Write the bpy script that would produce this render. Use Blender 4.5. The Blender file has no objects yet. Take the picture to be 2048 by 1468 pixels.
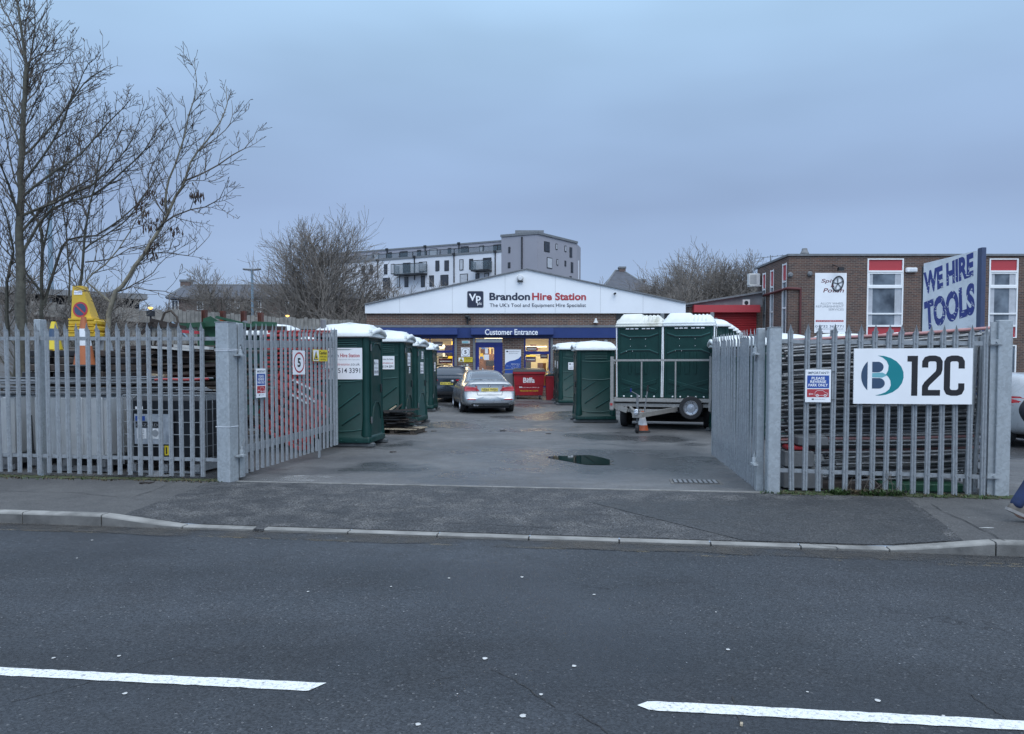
import bpy, math, random
from mathutils import Vector, Matrix, noise as mnoise
from mathutils.bvhtree import BVHTree
R = math.radians
COL = bpy.context.scene.collection
SC = bpy.context.scene

# ------------------------------------------------------------------ camera, sky, sun, exposure
F = 1540.0; CXP = 1024.0; HY = 736.0; PITCH = R(2.2); EYE = 1.55
PY = HY + F * math.tan(PITCH)
cam = bpy.data.cameras.new("camera"); camo = bpy.data.objects.new("camera", cam); COL.objects.link(camo)
cam.sensor_fit = 'HORIZONTAL'; cam.sensor_width = 36.0; cam.lens = 36.0 * F / 2048
cam.shift_y = (PY - 734) / 2048; cam.clip_start = 0.1; cam.clip_end = 3000
camo.location = (0, 0, EYE); camo.rotation_euler = (R(90) - PITCH, 0, 0)
SC.camera = camo

SUN_EL, SUN_AZ = R(52), R(200)
w = bpy.data.worlds.new("World"); SC.world = w; w.use_nodes = True
nt = w.node_tree; nt.nodes.clear(); N = nt.nodes.new; L = nt.links.new
out = N("ShaderNodeOutputWorld"); bg = N("ShaderNodeBackground"); bg.inputs[1].default_value = 0.1
sky = N("ShaderNodeTexSky"); sky.sky_type = 'NISHITA'; sky.sun_disc = False
sky.sun_elevation = SUN_EL; sky.sun_rotation = SUN_AZ
tc = N("ShaderNodeTexCoord"); sep = N("ShaderNodeSeparateXYZ"); L(tc.outputs["Generated"], sep.inputs[0])
rmp = N("ShaderNodeValToRGB"); L(sep.outputs[2], rmp.inputs[0])
els = rmp.color_ramp.elements
stops = [(0.0, (3.65, 5.0, 7.25)), (0.10, (3.45, 4.7, 7.0)), (0.20, (3.0, 4.12, 6.35)), (0.31, (3.5, 5.05, 7.5)),
         (0.43, (4.6, 6.9, 9.6)), (0.62, (7.6, 9.4, 12.2)), (1.0, (9.6, 11.4, 14.0))]
els[0].position, els[0].color = stops[0][0], (*[c / 16 for c in stops[0][1]], 1)
els[1].position, els[1].color = stops[-1][0], (*[c / 16 for c in stops[-1][1]], 1)
for p, c in stops[1:-1]:
    e = els.new(p); e.color = (*[v / 16 for v in c], 1)
mp = N("ShaderNodeMapping"); mp.inputs["Scale"].default_value = (1.0, 1.0, 3.6); L(tc.outputs["Generated"], mp.inputs[0])
nz = N("ShaderNodeTexNoise"); nz.inputs["Scale"].default_value = 1.7; nz.inputs["Detail"].default_value = 3.5
nz.inputs["Roughness"].default_value = 0.45; L(mp.outputs[0], nz.inputs[0])
nr = N("ShaderNodeMapRange"); nr.inputs[1].default_value = 0.3; nr.inputs[2].default_value = 0.7
nr.inputs[3].default_value = 0.86; nr.inputs[4].default_value = 1.15; L(nz.outputs[0], nr.inputs[0])
# the overcast is brighter behind the viewer than in front
dr = N("ShaderNodeMapRange"); dr.inputs[1].default_value = 0.35; dr.inputs[2].default_value = -0.4
dr.inputs[3].default_value = 16.0; dr.inputs[4].default_value = 26.0; L(sep.outputs[1], dr.inputs[0])
mu = N("ShaderNodeMath"); mu.operation = 'MULTIPLY'; L(nr.outputs[0], mu.inputs[0]); L(dr.outputs[0], mu.inputs[1])
vm = N("ShaderNodeVectorMath"); vm.operation = 'SCALE'; L(rmp.outputs[0], vm.inputs[0]); L(mu.outputs[0], vm.inputs[3])
mx = N("ShaderNodeMixRGB"); mx.inputs[0].default_value = 0.94; L(sky.outputs[0], mx.inputs[1]); L(vm.outputs[0], mx.inputs[2])
L(mx.outputs[0], bg.inputs[0]); L(bg.outputs[0], out.inputs[0])

sl = bpy.data.lights.new("sun", 'SUN'); so = bpy.data.objects.new("sun", sl); COL.objects.link(so)
sl.energy = 1.25; sl.angle = R(50); sl.color = (1.0, 0.97, 0.93)
so.rotation_euler = Vector((math.sin(R(20)) * math.cos(SUN_EL) * -1, math.cos(R(20)) * math.cos(SUN_EL), -math.sin(SUN_EL))).to_track_quat('-Z', 'Y').to_euler()
SC.view_settings.view_transform = 'Standard'; SC.view_settings.look = 'None'
SC.view_settings.exposure = 0.0; SC.view_settings.gamma = 1.0

# ------------------------------------------------------------------ pixel -> place helpers (photo pixels)
FW = Vector((0, math.cos(PITCH), -math.sin(PITCH))); UPV = Vector((0, math.sin(PITCH), math.cos(PITCH)))
def ray(x, y): return FW + Vector(((x - CXP) / F, 0, 0)) - UPV * ((y - PY) / F)
def gz(Y): return min(0.35, max(0.0, (Y - 22) * 0.027))
def G(x, y, z=0.0):
    d = ray(x, y); t = (z - EYE) / d.z
    return Vector((d.x * t, d.y * t, z))
def GY(x, y):
    z = 0
    for _ in range(30): p = G(x, y, z); z = 0.5 * z + 0.5 * gz(p.y)
    return G(x, y, z)
def A(x, y, Y):
    d = ray(x, y); t = Y / d.y
    return Vector((d.x * t, Y, EYE + d.z * t))
def AX(x, y, X):
    d = ray(x, y); t = X / d.x
    return Vector((X, d.y * t, EYE + d.z * t))
def RC(x0, y0, x1, y1, Y):
    ym = (y0 + y1) / 2
    return A(x0, ym, Y).x, A(x1, ym, Y).x, A((x0 + x1) / 2, y1, Y).z, A((x0 + x1) / 2, y0, Y).z

# ------------------------------------------------------------------ materials
MAT = {}
def nm(name):
    m = bpy.data.materials.new(name); m.use_nodes = True; MAT[name] = m
    b = m.node_tree.nodes["Principled BSDF"]
    return m, m.node_tree, b
def coords(t, kind="Object", rnd=True):
    tc = t.nodes.new("ShaderNodeTexCoord")
    if not rnd: return tc.outputs[kind]
    oi = t.nodes.new("ShaderNodeObjectInfo"); va = t.nodes.new("ShaderNodeVectorMath"); va.operation = 'ADD'
    ml = t.nodes.new("ShaderNodeMath"); ml.operation = 'MULTIPLY'; ml.inputs[1].default_value = 31.0
    t.links.new(oi.outputs["Random"], ml.inputs[0]); t.links.new(tc.outputs[kind], va.inputs[0]); t.links.new(ml.outputs[0], va.inputs[1])
    return va.outputs[0]
def noise(t, vec, scale, detail=4, rough=0.55):
    n = t.nodes.new("ShaderNodeTexNoise"); n.inputs["Scale"].default_value = scale; n.inputs["Detail"].default_value = detail
    n.inputs["Roughness"].default_value = rough; t.links.new(vec, n.inputs[0]); return n.outputs[0]
def mrange(t, v, a, b, c, d):
    n = t.nodes.new("ShaderNodeMapRange"); t.links.new(v, n.inputs[0])
    for i, x in enumerate((a, b, c, d)): n.inputs[i + 1].default_value = x
    return n.outputs[0]
def mixc(t, f, c1, c2, mode='MIX'):
    n = t.nodes.new("ShaderNodeMixRGB"); n.blend_type = mode
    for i, v in enumerate((f, c1, c2)):
        if isinstance(v, (int, float)): n.inputs[i].default_value = v
        elif isinstance(v, tuple): n.inputs[i].default_value = (*v[:3], 1)
        else: t.links.new(v, n.inputs[i])
    return n.outputs[0]
def math2(t, op, a, b):
    n = t.nodes.new("ShaderNodeMath"); n.operation = op
    for i, v in enumerate((a, b)):
        if isinstance(v, (int, float)): n.inputs[i].default_value = v
        else: t.links.new(v, n.inputs[i])
    return n.outputs[0]
def bump(t, b, h, strength, dist=0.01):
    n = t.nodes.new("ShaderNodeBump"); n.inputs["Strength"].default_value = strength; n.inputs["Distance"].default_value = dist
    t.links.new(h, n.inputs["Height"]); t.links.new(n.outputs[0], b.inputs["Normal"])
def M(name, col, rough=0.6, metal=0.0, var=0.18, scale=6, bmp=0.0, bscale=60, dirt=None, coat=0):
    m, t, b = nm(name); v = coords(t)
    n1 = noise(t, v, scale, 5)
    f = mrange(t, n1, 0.3, 0.7, 0, 1)
    lo = tuple(c * (1 - var) for c in col); hi = tuple(min(1, c * (1 + var)) for c in col)
    c = mixc(t, f, lo, hi)
    if dirt:
        n2 = noise(t, v, scale * 0.45, 6, 0.65)
        c = mixc(t, mrange(t, n2, 0.52, 0.72, 0, dirt[1]), c, dirt[0])
    t.links.new(c, b.inputs["Base Color"]); b.inputs["Metallic"].default_value = metal
    t.links.new(mrange(t, n1, 0.3, 0.7, max(0, rough - 0.07), min(1, rough + 0.07)), b.inputs["Roughness"])
    if name.startswith("green_p"): b.inputs["Specular IOR Level"].default_value = 0.28
    if coat: b.inputs["Coat Weight"].default_value = coat; b.inputs["Coat Roughness"].default_value = 0.08
    if bmp: bump(t, b, noise(t, v, bscale, 3), bmp)
    return m
def EM(name, col, s):
    m, t, b = nm(name); b.inputs["Base Color"].default_value = (*col, 1)
    b.inputs["Emission Color"].default_value = (*col, 1); b.inputs["Emission Strength"].default_value = s; return m

def asphalt(name, lo, hi, patch, rough=(0.5, 0.8), wet=None, stone=0.5, yel=False):
    m, t, b = nm(name); v = coords(t, rnd=False)
    big = noise(t, v, 0.55, 5, 0.6); mid = noise(t, v, 3.0, 5, 0.6)
    vo = t.nodes.new("ShaderNodeTexVoronoi"); vo.inputs["Scale"].default_value = 95; t.links.new(v, vo.inputs["Vector"])
    fine = noise(t, v, 160, 2, 0.6)
    c = mixc(t, mrange(t, big, 0.35, 0.65, 0, 1), lo, hi)
    c = mixc(t, mrange(t, mid, 0.45, 0.68, 0, 0.6), c, patch)
    sepc = t.nodes.new("ShaderNodeSeparateColor"); t.links.new(vo.outputs["Color"], sepc.inputs[0])
    sp = mrange(t, sepc.outputs[0], 0.0, 1.0, 1 - stone, 1 + stone)
    n = t.nodes.new("ShaderNodeVectorMath"); n.operation = 'SCALE'; t.links.new(c, n.inputs[0]); t.links.new(sp, n.inputs[3]); c = n.outputs[0]
    fs = mrange(t, sepc.outputs[1], 0.975, 1.0, 0, 0.4)
    c = mixc(t, fs, c, (0.28, 0.28, 0.28))
    if yel:   # tyre-polished lanes along the road
        mp_ = t.nodes.new("ShaderNodeMapping"); mp_.inputs["Scale"].default_value = (0.09, 0.75, 1); mp_.inputs["Rotation"].default_value = (0, 0, R(8.4)); t.links.new(v, mp_.inputs[0])
        bn_ = noise(t, mp_.outputs[0], 1.0, 3, 0.5); n3 = t.nodes.new("ShaderNodeVectorMath"); n3.operation = 'SCALE'; t.links.new(c, n3.inputs[0]); t.links.new(mrange(t, bn_, 0.35, 0.65, 0.78, 1.22), n3.inputs[3]); c = n3.outputs[0]
    r = mrange(t, mid, 0.3, 0.7, rough[0], rough[1])
    # long thin cracks
    cv = t.nodes.new("ShaderNodeTexVoronoi"); cv.feature = 'DISTANCE_TO_EDGE'; cv.inputs["Scale"].default_value = 0.28
    dv = t.nodes.new("ShaderNodeVectorMath"); dv.operation = 'ADD'; nn = t.nodes.new("ShaderNodeTexNoise"); nn.inputs["Scale"].default_value = 2.2; nn.inputs["Detail"].default_value = 6
    t.links.new(v, nn.inputs[0]); sc = t.nodes.new("ShaderNodeVectorMath"); sc.operation = 'SCALE'; sc.inputs[3].default_value = 0.9
    t.links.new(nn.outputs["Color"], sc.inputs[0]); t.links.new(v, dv.inputs[0]); t.links.new(sc.outputs[0], dv.inputs[1]); t.links.new(dv.outputs[0], cv.inputs["Vector"])
    crk = mrange(t, cv.outputs[0], 0.0, 0.0035, 1, 0)
    crk = math2(t, 'MULTIPLY', crk, mrange(t, noise(t, v, 0.9, 2), 0.5, 0.58, 0, 0.75))
    c = mixc(t, crk, c, (0.012, 0.012, 0.014))
    if wet:
        wn = noise(t, v, wet[0], 4, 0.55); wm = mrange(t, wn, wet[1], wet[2], 0, 1)
        if len(wet) > 4:
            g = t.nodes.new("ShaderNodeVectorMath"); g.operation = 'DISTANCE'; t.links.new(v, g.inputs[0]); g.inputs[1].default_value = wet[4]
            near = mrange(t, math2(t, 'ADD', g.outputs["Value"], math2(t, 'MULTIPLY', noise(t, v, 1.3, 6, 0.65), 3.6)), wet[5] + 0.5, wet[5] - 1.3, 0, 1)
            wm = math2(t, 'MAXIMUM', wm, near)
        c = mixc(t, math2(t, 'MULTIPLY', wm, 0.55), c, (0.02, 0.022, 0.026))
        r = mixc(t, wm, r, (wet[3],) * 3)
    t.links.new(c, b.inputs["Base Color"]); t.links.new(r, b.inputs["Roughness"])
    if yel: b.inputs["Specular IOR Level"].default_value = 0.3
    h = math2(t, 'ADD', math2(t, 'MULTIPLY', vo.outputs["Distance"], 0.7), fine)
    bump(t, b, h, 0.5, 0.006)
    return m

def brick(name, c1, c2, mortar, sc=1.0, stain=0.35):
    m, t, b = nm(name); tc = t.nodes.new("ShaderNodeTexCoord"); s = t.nodes.new("ShaderNodeSeparateXYZ"); t.links.new(tc.outputs["Object"], s.inputs[0])
    u = math2(t, 'ADD', s.outputs[0], s.outputs[1]); cb = t.nodes.new("ShaderNodeCombineXYZ"); t.links.new(u, cb.inputs[0]); t.links.new(s.outputs[2], cb.inputs[1])
    bt = t.nodes.new("ShaderNodeTexBrick"); t.links.new(cb.outputs[0], bt.inputs["Vector"]); bt.inputs["Scale"].default_value = 1.0
    bt.inputs["Brick Width"].default_value = 0.225 * sc; bt.inputs["Row Height"].default_value = 0.075 * sc; bt.inputs["Mortar Size"].default_value = 0.011 * sc
    bt.inputs["Mortar Smooth"].default_value = 0.2; bt.inputs["Bias"].default_value = 0.0
    bt.inputs["Color1"].default_value = (*c1, 1); bt.inputs["Color2"].default_value = (*c2, 1); bt.inputs["Mortar"].default_value = (*mortar, 1)
    v = tc.outputs["Object"]; n = noise(t, v, 1.3, 6, 0.65)
    c = mixc(t, mrange(t, n, 0.42, 0.7, 0, stain), bt.outputs["Color"], tuple(x * 0.35 for x in c1))
    c = mixc(t, mrange(t, noise(t, v, 9, 3), 0.45, 0.75, 0, 0.35), c, tuple(x * 1.5 for x in c2))
    t.links.new(c, b.inputs["Base Color"]); b.inputs["Roughness"].default_value = 0.9
    bump(t, b, bt.outputs["Fac"], -0.5, 0.01); return m

def galv(name, col, metal=0.35):
    m, t, b = nm(name); v = coords(t)
    vo = t.nodes.new("ShaderNodeTexVoronoi"); vo.inputs["Scale"].default_value = 34
    sx = t.nodes.new("ShaderNodeVectorMath"); sx.operation = 'ADD'; nn = t.nodes.new("ShaderNodeTexNoise"); nn.inputs["Scale"].default_value = 18; nn.inputs["Detail"].default_value = 3
    t.links.new(v, nn.inputs[0]); s2 = t.nodes.new("ShaderNodeVectorMath"); s2.operation = 'SCALE'; s2.inputs[3].default_value = 0.07
    t.links.new(nn.outputs["Color"], s2.inputs[0]); t.links.new(v, sx.inputs[0]); t.links.new(s2.outputs[0], sx.inputs[1]); t.links.new(sx.outputs[0], vo.inputs["Vector"])
    sp = t.nodes.new("ShaderNodeSeparateColor"); t.links.new(vo.outputs["Color"], sp.inputs[0])
    c = mixc(t, mrange(t, sp.outputs[0], 0, 1, 0, 1), tuple(x * 0.87 for x in col), tuple(x * 1.11 for x in col))
    c = mixc(t, mrange(t, noise(t, v, 1.6, 5), 0.45, 0.7, 0, 0.3), c, tuple(x * 0.72 for x in col))
    t.links.new(c, b.inputs["Base Color"]); b.inputs["Metallic"].default_value = metal
    L0 = b.inputs["Base Color"].links[0].from_socket; c = mixc(t, mrange(t, noise(t, v, 7, 6, 0.7), 0.66, 0.74, 0, 0.55), L0, (0.17, 0.11, 0.07)); t.links.new(c, b.inputs["Base Color"])
    t.links.new(mrange(t, sp.outputs[1], 0, 1, 0.4, 0.62), b.inputs["Roughness"])
    return m

asphalt("road_asphalt", (0.031, 0.035, 0.040), (0.046, 0.051, 0.058), (0.039, 0.042, 0.046), (0.5, 0.7), wet=(0.3, 0.48, 0.62, 0.36), stone=0.42, yel=True)
asphalt("yard_asphalt", (0.075, 0.076, 0.078), (0.14, 0.138, 0.135), (0.10, 0.098, 0.095), (0.55, 0.75), wet=(0.33, 0.50, 0.58, 0.24, (1.55, 13.0, 0.0), 4.4), stone=0.28)
asphalt("pavement_asphalt", (0.068, 0.067, 0.066), (0.10, 0.098, 0.094), (0.06, 0.06, 0.06), (0.7, 0.85), stone=0.3)
asphalt("crossing_asphalt", (0.026, 0.027, 0.029), (0.058, 0.058, 0.059), (0.12, 0.117, 0.112), (0.65, 0.85), stone=0.95)
asphalt("patch_asphalt", (0.028, 0.03, 0.032), (0.045, 0.047, 0.049), (0.055, 0.055, 0.055), (0.6, 0.8), stone=0.6)
M("ground_soil", (0.06, 0.055, 0.045), 0.95, var=0.4, scale=3, bmp=0.6, bscale=30)
M("kerb_concrete", (0.23, 0.225, 0.21), 0.85, var=0.3, scale=4, bmp=0.3, bscale=90, dirt=((0.075, 0.075, 0.07), 0.8))
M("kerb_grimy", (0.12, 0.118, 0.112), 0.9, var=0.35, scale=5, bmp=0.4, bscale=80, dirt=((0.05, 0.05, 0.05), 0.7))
M("joint_dark", (0.03, 0.03, 0.03), 0.9)
brick("brick_wall", (0.17, 0.085, 0.058), (0.085, 0.055, 0.048), (0.26, 0.235, 0.20))
brick("brick_brown", (0.15, 0.08, 0.056), (0.065, 0.043, 0.038), (0.19, 0.165, 0.145))
brick("brick_far", (0.16, 0.10, 0.08), (0.12, 0.08, 0.07), (0.14, 0.13, 0.12))
galv("galvanised", (0.30, 0.32, 0.335)); galv("galvanised_post", (0.38, 0.41, 0.425)); galv("steel_tube", (0.22, 0.23, 0.24), 0.85)
galv("trailer_steel", (0.34, 0.33, 0.31), 0.4)
M("white_paint", (0.80, 0.81, 0.81), 0.5, var=0.05, scale=3)
M("white_cladding", (0.80, 0.82, 0.84), 0.5, var=0.03, scale=0.7, dirt=((0.55, 0.57, 0.58), 0.25))
M("sign_white", (0.84, 0.85, 0.86), 0.45, var=0.03, scale=3)
M("line_paint", (0.74, 0.75, 0.72), 0.7, var=0.14, scale=90, bmp=0.5, bscale=120, dirt=((0.13, 0.135, 0.14), 1.0))
M("roof_plastic", (0.71, 0.74, 0.73), 0.5, var=0.07, scale=5, dirt=((0.5, 0.5, 0.42), 0.3))
M("roof_plastic_dirty", (0.70, 0.70, 0.64), 0.6, var=0.1, scale=5, dirt=((0.30, 0.29, 0.18), 0.75))
M("green_plastic", (0.005, 0.037, 0.032), 0.42, var=0.14, scale=4, dirt=((0.016, 0.055, 0.048), 0.35))
M("green_plastic_faded", (0.03, 0.085, 0.08), 0.5, var=0.16, scale=4, dirt=((0.10, 0.13, 0.11), 0.35))
M("green_rib_lit", (0.02, 0.09, 0.08), 0.45, var=0.1)  # lighter copy of the green plastic, paints light caught on the ribs
M("green_louvre_shade", (0.003, 0.018, 0.017), 0.5, var=0.1)  # near-black green for louvre gaps and painted shade below the ribs
M("skid_plastic", (0.09, 0.10, 0.105), 0.7, var=0.2)
M("dark_metal", (0.03, 0.032, 0.035), 0.5, metal=0.4)
M("black_plastic", (0.018, 0.018, 0.02), 0.45)
M("rubber", (0.022, 0.022, 0.024), 0.8, var=0.2)
M("blue_paint", (0.010, 0.032, 0.15), 0.45, var=0.08, scale=3, dirt=((0.04, 0.06, 0.14), 0.3))
M("blue_frame", (0.008, 0.018, 0.17), 0.4, var=0.05)
M("blue_print", (0.02, 0.075, 0.33), 0.5, var=0.03)
M("blue_banner", (0.025, 0.045, 0.23), 0.55, var=0.1, scale=10)
M("post_blue", (0.045, 0.065, 0.13), 0.5, var=0.15)
M("red_paint", (0.36, 0.022, 0.028), 0.45, var=0.1, scale=3)
M("red_shutter", (0.33, 0.016, 0.02), 0.5, var=0.1, scale=2)
M("red_print", (0.42, 0.04, 0.05), 0.5, var=0.03)
M("red_bin", (0.36, 0.012, 0.022), 0.4, var=0.1, scale=4, dirt=((0.12, 0.02, 0.02), 0.4))
M("red_plastic", (0.36, 0.04, 0.04), 0.5, var=0.2, scale=5, dirt=((0.17, 0.07, 0.06), 0.6))
M("red_faded", (0.40, 0.20, 0.19), 0.6, var=0.25, scale=9, dirt=((0.3, 0.28, 0.28), 0.6))
M("navy_print", (0.015, 0.022, 0.05), 0.5, var=0.03)
M("slate_print", (0.035, 0.07, 0.13), 0.5, var=0.03)
M("teal_print", (0.0, 0.21, 0.235), 0.5, var=0.03)
M("light_teal_print", (0.16, 0.42, 0.47), 0.5, var=0.03)
M("black_print", (0.012, 0.012, 0.015), 0.5, var=0.03)
M("grey_print", (0.3, 0.32, 0.34), 0.5, var=0.05)
M("maroon_print", (0.13, 0.02, 0.03), 0.5, var=0.1)
M("banner_cloth", (0.76, 0.79, 0.81), 0.6, var=0.05, scale=5, dirt=((0.48, 0.5, 0.52), 0.5))
M("yellow_plastic", (0.62, 0.40, 0.03), 0.45, var=0.12, scale=6, dirt=((0.36, 0.22, 0.04), 0.45))
M("yellow_print", (0.72, 0.55, 0.03), 0.5, var=0.05)
M("orange_plastic", (0.48, 0.10, 0.03), 0.5, var=0.15, dirt=((0.25, 0.1, 0.05), 0.4))
M("brown_orange", (0.40, 0.12, 0.04), 0.5, var=0.15)
M("reflective_white", (0.66, 0.68, 0.70), 0.4, var=0.1)
M("plate_yellow", (0.62, 0.5, 0.08), 0.4, var=0.04)
M("ibc_white", (0.52, 0.54, 0.55), 0.45, var=0.08, scale=3, dirt=((0.33, 0.34, 0.34), 0.5))
M("ibc_black", (0.012, 0.014, 0.018), 0.35, var=0.2)
M("wood_old", (0.075, 0.06, 0.048), 0.85, var=0.4, scale=7)
M("wood_dark", (0.045, 0.035, 0.03), 0.85, var=0.5, scale=7)
M("wood_pale", (0.38, 0.32, 0.23), 0.8, var=0.25, scale=7)
M("fence_board", (0.23, 0.22, 0.20), 0.9, var=0.3, scale=5)
M("concrete", (0.20, 0.205, 0.21), 0.9, var=0.25, scale=2, bmp=0.2, dirt=((0.1, 0.1, 0.1), 0.5))
M("rust_steel", (0.10, 0.035, 0.025), 0.8, var=0.35, scale=8)
M("green_steel", (0.02, 0.085, 0.045), 0.5, var=0.2, dirt=((0.06, 0.08, 0.05), 0.5))
M("bark", (0.085, 0.082, 0.065), 0.95, var=0.4, scale=12, bmp=0.5, bscale=40)
M("bark_pale", (0.20, 0.18, 0.135), 0.9, var=0.35, scale=12, bmp=0.4, bscale=40)
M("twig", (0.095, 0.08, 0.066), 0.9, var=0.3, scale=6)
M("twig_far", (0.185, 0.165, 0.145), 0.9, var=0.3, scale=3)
M("seed_brown", (0.05, 0.03, 0.022), 0.9, var=0.3)
M("leaf_green", (0.045, 0.085, 0.022), 0.6, var=0.5, scale=25)
M("leaf_dead", (0.10, 0.075, 0.04), 0.8, var=0.5, scale=25)
M("litter", (0.5, 0.5, 0.48), 0.7, var=0.2)
M("render_grey", (0.30, 0.30, 0.335), 0.85, var=0.05, scale=0.3)
M("render_grey_side", (0.235, 0.235, 0.27), 0.85, var=0.05, scale=0.3)
M("render_white", (0.66, 0.68, 0.72), 0.85, var=0.05, scale=0.3)
M("roof_slate", (0.075, 0.08, 0.095), 0.8, var=0.25, scale=2)
M("roof_felt", (0.10, 0.105, 0.115), 0.8, var=0.2, scale=1)
M("flashing", (0.16, 0.17, 0.18), 0.6, var=0.2)
M("lamp_post_paint", (0.17, 0.25, 0.32), 0.5)
M("window_dark", (0.03, 0.035, 0.045), 0.15, var=0.3, scale=1.5)
M("curtain", (0.45, 0.47, 0.5), 0.9, var=0.12, scale=5)
M("room_cream", (0.80, 0.74, 0.55), 0.9, var=0.1, scale=1)
M("room_brown", (0.15, 0.07, 0.035), 0.8, var=0.3, scale=2)
M("room_wood", (0.5, 0.32, 0.13), 0.8, var=0.2, scale=2)
M("silver_paint", (0.29, 0.315, 0.335), 0.3, metal=0.55, var=0.01, coat=0.6)
M("dark_car_paint", (0.03, 0.037, 0.048), 0.28, metal=0.5, var=0.02, coat=0.8)
M("white_car_paint", (0.42, 0.44, 0.46), 0.3, var=0.02, coat=0.7)
M("car_glass", (0.05, 0.065, 0.08), 0.06, var=0.1, coat=1.0)
M("car_glass_back", (0.035, 0.048, 0.065), 0.06, var=0.05, coat=0.6)
M("lamp_red", (0.42, 0.006, 0.014), 0.25, var=0.1, coat=0.3)
M("lamp_red_light", (0.5, 0.12, 0.13), 0.2, var=0.1, coat=1.0)
M("chrome", (0.75, 0.76, 0.78), 0.15, metal=1.0, var=0.03)
M("alloy", (0.45, 0.46, 0.48), 0.3, metal=0.8, var=0.1)
M("denim", (0.018, 0.032, 0.085), 0.9, var=0.35, scale=14, bmp=0.4, bscale=120)
M("shoe_grey", (0.13, 0.115, 0.10), 0.85, var=0.25, scale=14)
M("sole", (0.26, 0.25, 0.24), 0.8)
M("coat_dark", (0.012, 0.014, 0.02), 0.75, var=0.3, scale=8)
M("skin", (0.46, 0.27, 0.20), 0.6, var=0.05)
M("hair", (0.03, 0.02, 0.015), 0.7)
M("ac_white", (0.62, 0.62, 0.6), 0.6, var=0.08)
M("moss", (0.05, 0.06, 0.025), 0.95, var=0.5, scale=12, bmp=0.7, bscale=50)
M("pipe_red", (0.10, 0.025, 0.025), 0.6, var=0.2)
M("cable_tie", (0.7, 0.72, 0.75), 0.5)
M("yellow_worn", (0.40, 0.30, 0.12), 0.8, var=0.3, scale=20)
m, t, b = nm("water"); b.inputs["Base Color"].default_value = (0.006, 0.009, 0.009, 1); b.inputs["Roughness"].default_value = 0.03; b.inputs["Specular IOR Level"].default_value = 0.9
m, t, b = nm("glass"); b.inputs["Base Color"].default_value = (0.95, 0.97, 0.97, 1); b.inputs["Roughness"].default_value = 0.02
tr = t.nodes.new("ShaderNodeBsdfTransparent"); gl = t.nodes.new("ShaderNodeBsdfGlossy"); gl.inputs["Roughness"].default_value = 0.02
fr = t.nodes.new("ShaderNodeFresnel"); fr.inputs[0].default_value = 1.5; ms = t.nodes.new("ShaderNodeMixShader")
t.links.new(fr.outputs[0], ms.inputs[0]); t.links.new(tr.outputs[0], ms.inputs[1]); t.links.new(gl.outputs[0], ms.inputs[2])
t.links.new(ms.outputs[0], t.nodes["Material Output"].inputs[0])
m, t, b = nm("screen_glass"); b.inputs["Base Color"].default_value = (0.10, 0.14, 0.16, 1); b.inputs["Roughness"].default_value = 0.15; b.inputs["Alpha"].default_value = 0.32
m, t, b = nm("office_glass"); b.inputs["Base Color"].default_value = (0.10, 0.13, 0.16, 1); b.inputs["Roughness"].default_value = 0.12
v = coords(t, rnd=True); t.links.new(mixc(t, mrange(t, noise(t, v, 1.1, 3), 0.35, 0.7, 0, 1), (0.03, 0.04, 0.055), (0.2, 0.24, 0.28)), b.inputs["Base Color"])
# worn yellow line: paint only where it has survived
m, t, b = nm("yellow_line"); v = coords(t, rnd=False); b.inputs["Base Color"].default_value = (0.26, 0.21, 0.13, 1); b.inputs["Roughness"].default_value = 0.8
n1 = noise(t, v, 2.0, 6, 0.7); n2 = noise(t, v, 30, 4, 0.7)
t.links.new(mrange(t, math2(t, 'ADD', n1, math2(t, 'MULTIPLY', n2, 0.6)), 0.80, 0.98, 0, 0.6), b.inputs["Alpha"])
m, t, b = nm("spill_white"); v = coords(t, rnd=False); b.inputs["Base Color"].default_value = (0.5, 0.5, 0.48, 1); b.inputs["Roughness"].default_value = 0.9
n1 = noise(t, v, 1.2, 5, 0.7); n2 = noise(t, v, 40, 3, 0.7)
t.links.new(mrange(t, math2(t, 'ADD', n1, math2(t, 'MULTIPLY', n2, 0.7)), 0.88, 1.1, 0, 0.55), b.inputs["Alpha"])
m, t, b = nm("gutter_grime"); v = coords(t, rnd=False); b.inputs["Base Color"].default_value = (0.085, 0.077, 0.066, 1); b.inputs["Roughness"].default_value = 0.9
t.links.new(mrange(t, math2(t, 'ADD', noise(t, v, 1.6, 5, 0.7), math2(t, 'MULTIPLY', noise(t, v, 45, 4, 0.7), 0.5)), 0.62, 0.92, 0, 0.75), b.inputs["Alpha"])
m, t, b = nm("silver_label"); v = coords(t); t.links.new(mixc(t, mrange(t, noise(t, v, 6, 4), 0.35, 0.65, 0, 1), (0.28, 0.31, 0.35), (0.5, 0.54, 0.58)), b.inputs["Base Color"]); b.inputs["Roughness"].default_value = 0.35; b.inputs["Metallic"].default_value = 0.3
EM("room_light", (1.0, 0.85, 0.55), 9.0); EM("lamp_glow", (1.0, 0.55, 0.12), 3.0)

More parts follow.
